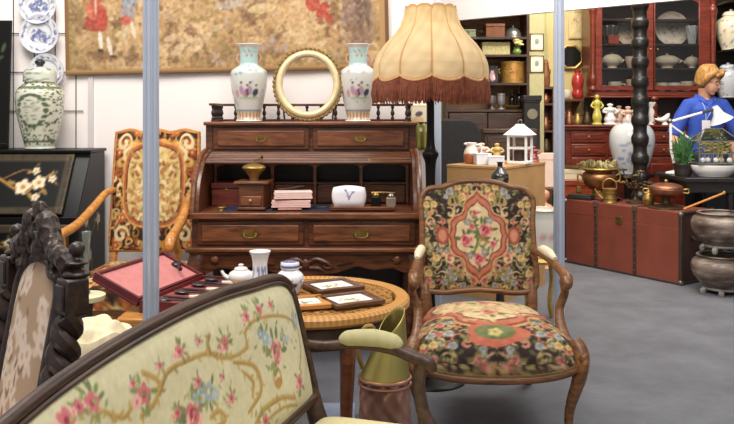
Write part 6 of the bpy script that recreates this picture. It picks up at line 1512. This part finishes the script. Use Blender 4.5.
c = Cv(.09, .16, 260, (40,30,34)); c.el(.045, .06, .028, .05, 0, (206,150,160)); c.el(.045, .115, .016, .02, 0, (230,190,170)); c.el(.045, .128, .018, .012, 0, (70,46,36)); c.el(.06, .05, .012, .03, .3, (236,220,224))
pt = thing('portrait_picture', 'small dark portrait picture standing left of the gilt drum', 'picture', sp(492.5, 'b', .1)); pt.rotation_euler.x = -.12
MB().surf(lambda u, v: ((u-.5)*.09, -.004, .012+v*.16), 30, 50, lambda u, v: c.at(u*.09, v*.16)).build('painted_sheet', pat('paper', .6, 0), pt)
MB().tube([(-.048, 0, .006), (.048, 0, .006), (.048, 0, .178), (-.048, 0, .178)], .008, 6, closed=True).box(-.046, .046, 0, .006, .006, .176).build('frame', M['blackwood'], pt)
for px, h, mm, lb in ((492, .13, M['tin'], 'silver beaker left of pair on lower curio shelf'), (501, .15, plain('pale pewter', (176,176,178), .3, .6, .1), 'pale pewter beaker right of pair on lower curio shelf')):
    t = thing('silver_beaker', lb, 'cup', sp(px, 'a', .05), 0, 'silver beakers on the lower curio shelf')
    MB().lathe(prof([(0,0),(.035,0),(.03,.012),(.012,.02),(.014,.04),(.035,.06),(.04,h),(.036,h),(.02,.06),(0,.055)], 3), 22).build('beaker', mm, t); MB().tube([(.041*math.cos(t_), .041*math.sin(t_), h-.01) for t_ in np.linspace(0, 2*PI, 20)[:-1]], .003, 6, closed=True).build('band', M['brass'], t)
for px, h, lb in ((512, .20, 'dark bottle leftmost of three on lower curio shelf'), (519, .23, 'dark bottle in the middle of three on lower curio shelf'), (525, .19, 'dark bottle rightmost of three on lower curio shelf')):
    t = thing('dark_bottle', lb, 'bottle', sp(px, 'a', .2), 0, 'dark bottles on the lower curio shelf')
    MB().lathe(prof([(0,0),(.028,0),(.03,.02),(.03,h*.55),(.012,h*.72),(.012,h*.93)], 4), 18).build('bottle', plain('black glass', (24,22,22), .15, 0, .2, 10, .5), t); MB().lathe([(.0135, h*.92), (.0135, h), (0, h)], 12).build('stopper', M['oldbrass'], t)
one(MB().lathe(prof([(0,0),(.04,0),(.07,.02),(.085,.04),(.08,.04),(.06,.02),(0,.01)], 3), 26), 'brass_dish', M['brass'], 'shallow brass dish in front of the dark bottles', 'dish', sp(512, 'a', .06))
# lower dark dresser in front of shelving
dr_ = thing('dark_dresser', 'low dark dresser behind the white lantern', 'dresser', (WX(506, 7.3), 7.3, 0))
MB().box(-.22, .22, -.2, .2, .05, 1.12).build('dresser_case', dbw, dr_, bevel=.005); MB().box(-.24, .24, -.22, .22, 1.12, 1.16).build('dresser_top', dbw, dr_, bevel=.006)
for z in (.15, .4, .65, .9):
    d = MB().box(-.2, .2, -.214, -.19, z, z+.19).build('drawer', dbw, dr_, bevel=.005)
    for x in (-.1, .1): MB().lathe([(0, 0), (.012, .003), (.01, .018), (0, .02)], 10, (x, -.214, z+.095), axis='y').build('knob', M['brass'], d)
MB().box(-.2, .2, -.18, .18, 0, .05).build('plinth', dbw, dr_)
# pale drape and two framed prints right of the shelving
drp = thing('pale_drape', 'pale yellow green drape hanging behind the framed prints', 'curtain', (1.74, 8.68, .9))
MB().surf(lambda u, v: ((u-.5)*.46, .028*math.sin(u*34)+.012*math.sin(u*80+v*2), v*1.9), 120, 10).build('cloth', plain('pale drape cloth', (206,200,148), .9, 0, .06, 4), drp, solid=.004)
MB().tube([(-.24, 0, 1.91), (.24, 0, 1.91)], .014, 8).build('rod', M['ebony'], drp)
pnl = thing('print_screen', 'narrow pale screen panel carrying the two framed prints', 'screen', (1.725, 8.13, 0))
MB().box(-.075, .075, 0, .025, 0, 2.5).build('panel', plain('khaki screen', (190,182,136), .8, 0, .06), pnl, bevel=.004); MB().box(-.075, .075, -.1, .14, 0, .03).build('foot', M['blackwood'], pnl)
def print_(px, py, lb):
    t = thing('framed_print', lb, 'picture', (1.725, 8.121, WZ(py, 8.12)), 0, 'framed prints beside the curio shelving')
    w, h = .066, .083
    MB().tube([(-w, 0, -h), (w, 0, -h), (w, 0, h), (-w, 0, h)], .008, 6, closed=True).build('frame', plain('brown frame', (120,84,48), .4, .2, .2, 30), t, angle=20)
    c = Cv(.13, .16, 250, (232,228,206)); c.el(.065, .085, .022, .03, 0, (150,160,140)); c.leaf(.05, .06, .04, .9, (130,140,120)); c.rect(0, .13, 0, .02, (214,208,184)); c.rect(0, .13, .14, .16, (214,208,184))
    MB().surf(lambda u, v: ((u-.5)*.13, .002, (v-.5)*.164), 30, 36, lambda u, v: c.at(u*.13, v*.16)).build('print_sheet', pat('paper', .6, 0), t)
print_(533, 42, 'framed print with pale mount, upper of the two'); print_(533, 64, 'framed print with pale mount, lower of the two')
tc2 = thing('tall_clock', 'tall narrow black clock case below the framed prints', 'clock', (WX(531, 7.75), 7.75, 0))
MB().box(-.075, .075, -.06, .06, 0, 1.42).build('clock_case', M['blackwood'], tc2, bevel=.004); MB().box(-.09, .09, -.075, .075, 1.42, 1.47).box(-.08, .08, -.07, .07, 1.40, 1.42).build('cornice', M['blackwood'], tc2, bevel=.004)
MB().box(-.04, .04, -.066, -.058, .6, 1.15).build('trunk_door', plain('smoky pane', (70,66,62), .2, .2), tc2, bevel=.003); MB().lathe([(.05, 0), (.05, .008), (0, .01)], 24, (0, -.06, 1.29), axis='y').build('dial', plain('dim dial', (130,120,100), .5), tc2)
# ---------------------------------------------------------------- copper shelf by the pole
cs = thing('copper_shelf', 'brown shelf with copper ware left of the right hand pole', 'shelving', (1.825, 8.42, 0))
cw_ = wood('brown shelf wood', (70,40,24), (116,72,44), .45)
for x in (-.12, .10): MB().box(x, x+.02, -.12, .12, 0, 1.55).build('side_board', cw_, cs)
CZ = (.85, 1.12, 1.40)
for z in CZ+(.3,): MB().box(-.10, .10, -.12, .12, z-.02, z).build('shelf', cw_, cs)
MB().box(-.12, .12, .10, .12, 0, 1.55).build('back_board', cw_, cs); MB().box(-.125, .125, -.13, .13, 1.55, 1.575).build('top_board', cw_, cs)
def copper(px, z, h, r, mm, lb, b=-.03):
    t = thing('copper_pot', lb, 'pot', (WX(px-3.5, 8.42+b), 8.42+b, z+.0005), random.uniform(-1, 1), 'copper pots by the pole')
    MB().lathe(prof([(0,0),(r*.8,0),(r,h*.3),(r*.8,h*.6),(r*.6,h*.8)], 4), 20).build('pot_body', mm, t); MB().lathe(prof([(r*.64,h*.79),(r*.5,h*.9),(r*.1,h*.95),(0,h)], 3), 18).build('lid', mm, t); MB().tube(spl([(r*.8, 0, h*.6), (r*1.4, 0, h*.55), (r*.9, 0, h*.25)], 4), r*.11, 6).build('handle', mm, t)
copper(549, 1.12, .15, .05, M['copper'], 'copper pot on middle shelf left of the pole'); copper(549.5, .85, .2, .06, M['bronze'], 'dark bronze pot on lowest visible shelf left of pole'); copper(549, 1.40, .12, .045, M['copper'], 'small copper pot on upper shelf left of the pole')
copper(549, 1.5755, .30, .05, plain('brown glaze', (132,84,52), .3, 0, .25), 'tall brown pot on top of the copper shelf')
pb = thing('pink_card_box', 'pale pink box standing right of the white lantern', 'box', (WX(545, 7.4), 7.4, .62)); pk_ = plain('pale pink card', (232,204,184), .7, 0, .04)
MB().box(-.10, .10, -.06, .06, 0, .30).build('box_body', pk_, pb, bevel=.004); MB().box(-.104, .104, -.064, .064, .25, .31).build('lid', pk_, pb, bevel=.003)
st_ = thing('side_stand', 'low brown stand under the pale pink box', 'stand', (WX(545, 7.4), 7.4, 0))
MB().box(-.14, .14, -.13, .13, .59, .619).build('stand_top', cw_, st_, bevel=.004)
for x in (-.11, .11):
    for y in (-.1, .1): MB().tube([(x, y, .6), (x, y, 0)], .018, 8).build('leg', cw_, st_)
figurine(544, 6.75, .0, .66, plain('peach glaze', (214,150,116), .4, 0, .2), 'peach coloured standing figure behind the white planter', 'standing figure', 2.0)

# ---------------------------------------------------------------- white planter on gilt stool
gs = thing('gilt_stool', 'small round gilt stool carrying the white planter', 'stool', (WX(541, 5.0), 5.0, 0))
MB().lathe([(0,.375),(.13,.375),(.14,.39),(.13,.408),(0,.408)], 30).build('stool_top', M['gilt'], gs)
for k in range(4): a = k*PI/2+PI/4; MB().tube(spl([(.10*math.cos(a), .10*math.sin(a), .38), (.125*math.cos(a), .125*math.sin(a), .25), (.10*math.cos(a), .10*math.sin(a), .1), (.13*math.cos(a), .13*math.sin(a), 0)], 4), .016, 8).build('leg', M['gilt'], gs)
c = Cv(1, 1, 120, (232,226,216)); c.rect(0, 1, 0, .10, (206,180,120)); c.rect(0, 1, .86, .92, (196,196,186)); c.rect(0, 1, .96, 1, (190,184,170))
for x in (.72, .80, .88, .62, .3): c.rose(x, .45, .03, (206,120,120), (226,170,166), (238,206,200), (150,170,130), rg)
one(MB().lathe(prof([(0,0),(.085,0),(.09,.015),(.10,.06),(.115,.2),(.118,.28),(.122,.29),(.11,.29),(.10,.2),(0,.18)], 4), 36, colfn=lambda u, t, r, z: c.at(u, z/.29)), 'white_planter', M['paintedchina'], 'white flowered planter with gold foot right of the armchair', 'planter', (WX(541, 5.0), 5.0, .4085))
# picture and olive cloth on the wall between desk and lamp
c = Cv(.12, .2, 200, (226,214,190)); c.el(.06, .14, .03, .02, .3, (90,84,80)); c.el(.05, .09, .05, .03, 0, (214,170,110), .7); c.el(.08, .05, .03, .02, 0, (120,130,80))
wpx = thing('wall_print', 'small pale print on the wall between desk and lamp pole', 'picture', (WX(419, 4.77), 4.78, WZ(119, 4.77)))
MB().surf(lambda u, v: ((u-.5)*.09, -.006, (v-.5)*.15), 24, 36, lambda u, v: c.at(u*.12, v*.2)).build('print_sheet', pat('paper', .6, 0), wpx); MB().box(-.052, .052, -.003, .014, -.082, .082).build('frame', M['gilt'], wpx, bevel=.003)
ol = thing('olive_cloth', 'olive cloth hanging on wall below the small pale print', 'cloth', (WX(421, 4.77), 4.775, WZ(150, 4.77)))
MB().surf(lambda u, v: ((u-.5)*.10, .006*math.sin(u*16), (v-1)*.16+.16), 30, 8).build('cloth', plain('olive cloth green', (140,134,62), .9, 0, .15), ol, solid=.003); MB().tube([(-.06, 0, .162), (.06, 0, .162)], .006, 6).build('peg_rail', M['ebony'], ol)

# ================================================================ the shopkeeper
PX, PY = 3.055, 7.235
P_ = thing('shopkeeper', 'woman in blue polo shirt with short blond hair, looking down at right', 'person', (PX, PY, 0))
def voxel(mb, name, mat, parent, vs=.007, sm=6):
    o = mb.build(name, mat, parent); md = o.modifiers.new('Remesh', 'REMESH'); md.mode = 'VOXEL'; md.voxel_size = vs; md.use_smooth_shade = True
    s = o.modifiers.new('Smooth', 'SMOOTH'); s.factor = .5; s.iterations = sm; return o
skin = plain('skin', (214,160,130), .5, 0, .05, 8); 
HM = Matrix.Translation((-.02, -.03, 1.475)) @ Matrix.Rotation(math.radians(38), 4, 'Z') @ Matrix.Rotation(math.radians(22), 4, 'X') @ Matrix.Translation((.02, .03, -1.475))
hc = Vector((-.02, -.045, 1.60))
b = MB()
# trunk, legs, arms, hands
b.tube([(0,.0,.90),(0,.005,1.0),(0,.0,1.12),(0,-.005,1.25),(0,-.01,1.36),(-.0,-.01,1.42)], [.15,.14,.125,.14,.14,.09], 18, flat=.68, up=(1,0,0))
b.tube([(0,-.005,1.38),(-.01,-.015,1.44),(-.02,-.03,1.53)], [.062,.052,.05], 14)
for s in (-1, 1):
    b.tube([(s*.085,.0,.95),(s*.095,.0,.75),(s*.095,.005,.50),(s*.095,.02,.30),(s*.095,.02,.09)], [.095,.08,.056,.052,.036], 14)
    b.tube([(s*.095,.03,.05),(s*.10,-.05,.035),(s*.105,-.15,.028)], [.042,.042,.03], 10)
hands = {-1: Vector((-.27,-.215,.93)), 1: Vector((.22,-.27,.90))}
elb = {-1: Vector((-.295,-.02,1.09)), 1: Vector((.30,-.03,1.08))}
for s in (-1, 1):
    sh0 = Vector((s*.155,-.01,1.365)); e = elb[s]; w = hands[s]
    b.tube([sh0, sh0.lerp(e, .25)+Vector((s*.01, 0, 0)), e], [.058,.05,.04], 12); b.tube([e, e.lerp(w, .35), w], [.041,.038,.026], 12); b.ell(tuple(sh0), .058, .055, .055)
    dr = (w-e).normalized(); side = dr.cross(Vector((0,0,1))).normalized(); dn = side.cross(dr).normalized()
    pc2 = w+dr*.05; b.tube([w, w+dr*.04, w+dr*.09], [.026,.036,.034], 10, flat=.5, up=tuple(side))
    for k, L in enumerate((.066,.076,.07,.054)):
        r0 = w+dr*.085+side*(.027-.018*k)
        b.tube([r0, r0+dr*L*.5-dn*.004, r0+dr*L*.8-dn*.018, r0+dr*L-dn*.034], [.0095,.009,.0085,.0075], 8)
    r0 = w+dr*.03+side*s*-.026*(1 if s < 0 else 1); b.tube([r0, r0+dr*.03-side*s*.022, r0+dr*.055-side*s*.026-dn*.01], [.012,.0105,.009], 8)
# head
def hp(x, y, z): return HM @ Vector((x, y, z))
hb = MB(HM)
c0 = hc
hb.ell((c0.x, c0.y+.02, c0.z+.035), .077, .095, .09, 18, 12).ell((c0.x, c0.y-.03, c0.z-.035), .06, .062, .075, 16, 11).ell((c0.x, c0.y-.055, c0.z-.092), .03, .026, .022, 12, 8)
hb.tube([(c0.x, c0.y-.085, c0.z+.012), (c0.x, c0.y-.104, c0.z-.022), (c0.x, c0.y-.094, c0.z-.034)], [.009,.014,.011], 8)
hb.tube([(c0.x-.022, c0.y-.084, c0.z-.062), (c0.x, c0.y-.091, c0.z-.060), (c0.x+.022, c0.y-.084, c0.z-.062)], [.004,.008,.004], 8)
for s in (-1, 1): hb.ell((c0.x+s*.078, c0.y+.012, c0.z-.012), .010, .02, .032, 10, 8); hb.ell((c0.x+s*.032, c0.y-.072, c0.z+.022), .022, .012, .006, 10, 6)
b.add(hb.v, hb.f)
body = voxel(b, 'body', skin, P_, .007, 4)
dkm = plain('eye dark', (50,40,36), .3); 
for s in (-1, 1):
    e = MB(HM).ell((c0.x+s*.031, c0.y-.083, c0.z+.004), .012, .006, .007, 12, 8).build('eye', plain('eye white', (230,226,220), .3), P_)
    MB(HM).ell((c0.x+s*.031, c0.y-.088, c0.z+.003), .0055, .003, .0055, 10, 6).build('iris', dkm, e)
    MB(HM).tube(spl([(c0.x+s*.014, c0.y-.089, c0.z+.026), (c0.x+s*.032, c0.y-.088, c0.z+.031), (c0.x+s*.05, c0.y-.076, c0.z+.025)], 3), .0035, 6).build('eyebrow', plain('brow', (130,92,56), .8), P_)
MB(HM).tube([(c0.x-.02, c0.y-.0895, c0.z-.061), (c0.x, c0.y-.0965, c0.z-.061), (c0.x+.02, c0.y-.0895, c0.z-.061)], [.002,.004,.002], 6).build('lips', plain('lips', (176,96,88), .5), P_)
gl = MB(HM)
for s in (-1, 1): gl.tube([(c0.x+s*.031+.021*math.cos(t), c0.y-.099, c0.z+.003+.015*math.sin(t)) for t in np.linspace(0, 2*PI, 17)[:-1]], .0022, 6, closed=True); gl.tube([(c0.x+s*.052, c0.y-.098, c0.z+.006), (c0.x+s*.08, c0.y+.01, c0.z+.006)], .002, 6)
gl.tube([(c0.x-.010, c0.y-.099, c0.z+.006), (c0.x+.010, c0.y-.099, c0.z+.006)], .002, 6).build('glasses', M['tin'], P_)
# hair: a short side-parted bob
hairm = wood('blond hair', (138,92,44), (206,158,92), .5, 14, 2, 0)
h_ = MB(HM)
h_.ell((c0.x, c0.y+.034, c0.z+.052), .094, .098, .092, 20, 13).ell((c0.x, c0.y+.065, c0.z-.01), .088, .065, .085, 16, 11)
for s in (-1, 1): h_.tube(spl([(c0.x+s*.035, c0.y-.055, c0.z+.115), (c0.x+s*.082, c0.y-.035, c0.z+.07), (c0.x+s*.09, c0.y-.005, c0.z+.01), (c0.x+s*.082, c0.y+.02, c0.z-.05)], 4), lerps([.022,.03,.028,.016], 13), 10, flat=.8)
h_.tube(spl([(c0.x+.05, c0.y-.05, c0.z+.12), (c0.x, c0.y-.078, c0.z+.10), (c0.x-.06, c0.y-.068, c0.z+.068)], 4), lerps([.02,.024,.016], 9), 10)
for k in range(40):
    a = -PI*.05+PI*1.1*k/39; r_x, r_y = .090, .096
    h_.tube(spl([(c0.x+.03, c0.y+.03, c0.z+.146), (c0.x+r_x*.8*math.cos(a), c0.y+.034+r_y*.8*math.sin(a), c0.z+.11), (c0.x+r_x*1.04*math.cos(a), c0.y+.034+r_y*1.04*math.sin(a), c0.z+.03), (c0.x+r_x*.98*math.cos(a), c0.y+.034+r_y*.98*math.sin(a), c0.z-.055)], 3), lerps([.006,.012,.012,.006], 10), 6)
voxel(h_, 'hair', hairm, P_, .006, 2)
# polo shirt
blue = plain('royal blue jersey', (52,84,180), .8, 0, .08, 14)
s_ = MB()
s_.tube([(0,.0,.86),(0,.005,1.0),(0,.0,1.12),(0,-.008,1.25),(0,-.012,1.34),(0,-.01,1.40),(-.004,-.012,1.425)], [.178,.17,.155,.168,.17,.125,.082], 22, flat=.70, up=(1,0,0))
for s in (-1, 1):
    sh0 = Vector((s*.145,-.01,1.37)); e = elb[s]; s_.tube([Vector((s*.07,-.01,1.385)), sh0, sh0.lerp(e, .4)+Vector((s*.012, 0, 0)), sh0.lerp(e, .98)], [.065,.07,.067,.062], 16)
shirt = voxel(s_, 'polo_shirt', blue, P_, .008, 5)
cl = MB()
for s in (-1, 1): cl.surf(lambda u, v: ((-.008+s*(.012+.062*math.sin(u*PI*.5))*(1+.25*v)), -.015-.078*math.cos(u*PI*.62)*(1+.3*v), 1.462-.045*v-.05*(1-u)**2+.01*u), 14, 5)
cl.build('collar', blue, shirt, solid=.005)
MB().tube([(-.012,-.118,1.37),(-.008,-.131,1.27)], .011, 8, flat=.3, up=(1,0,0)).build('placket', blue, shirt)
ld_ = MB()
for s in (-1, 1): ld_.tube(spl([(s*.062, .02, 1.445), (s*.066, -.06, 1.425), (s*.03-.02, -.128, 1.33), (-.05, -.142, 1.235)], 5), .004, 6)
lan = ld_.build('lanyard', plain('grey ribbon', (150,170,206), .6), P_)
MB().box(-.088, -.012, -.150, -.145, 1.135, 1.235).build('badge', plain('white badge', (236,226,230), .4, 0, .03), lan, bevel=.003)
tr_ = MB()
for s in (-1, 1): tr_.tube([(s*.085,.0,.94),(s*.095,.0,.75),(s*.095,.005,.5),(s*.095,.02,.3),(s*.095,.02,.07)], [.112,.098,.078,.074,.07], 14)
tr_.tube([(0,.0,.84),(0,.0,.93)], [.17,.168], 18, flat=.72, up=(1,0,0)); voxel(tr_, 'trousers', plain('dark trousers', (44,44,56), .85, 0, .12), P_, .009, 3)
for s in (-1, 1): MB().tube([(s*.095,.075,.045),(s*.095,.02,.05),(s*.10,-.06,.045),(s*.105,-.165,.034)], [.035,.05,.05,.035], 12, flat=.9).box(s*.10-.045, s*.10+.045, -.19, .09, 0, .02).build('shoe', M['black'], P_, bevel=.004)
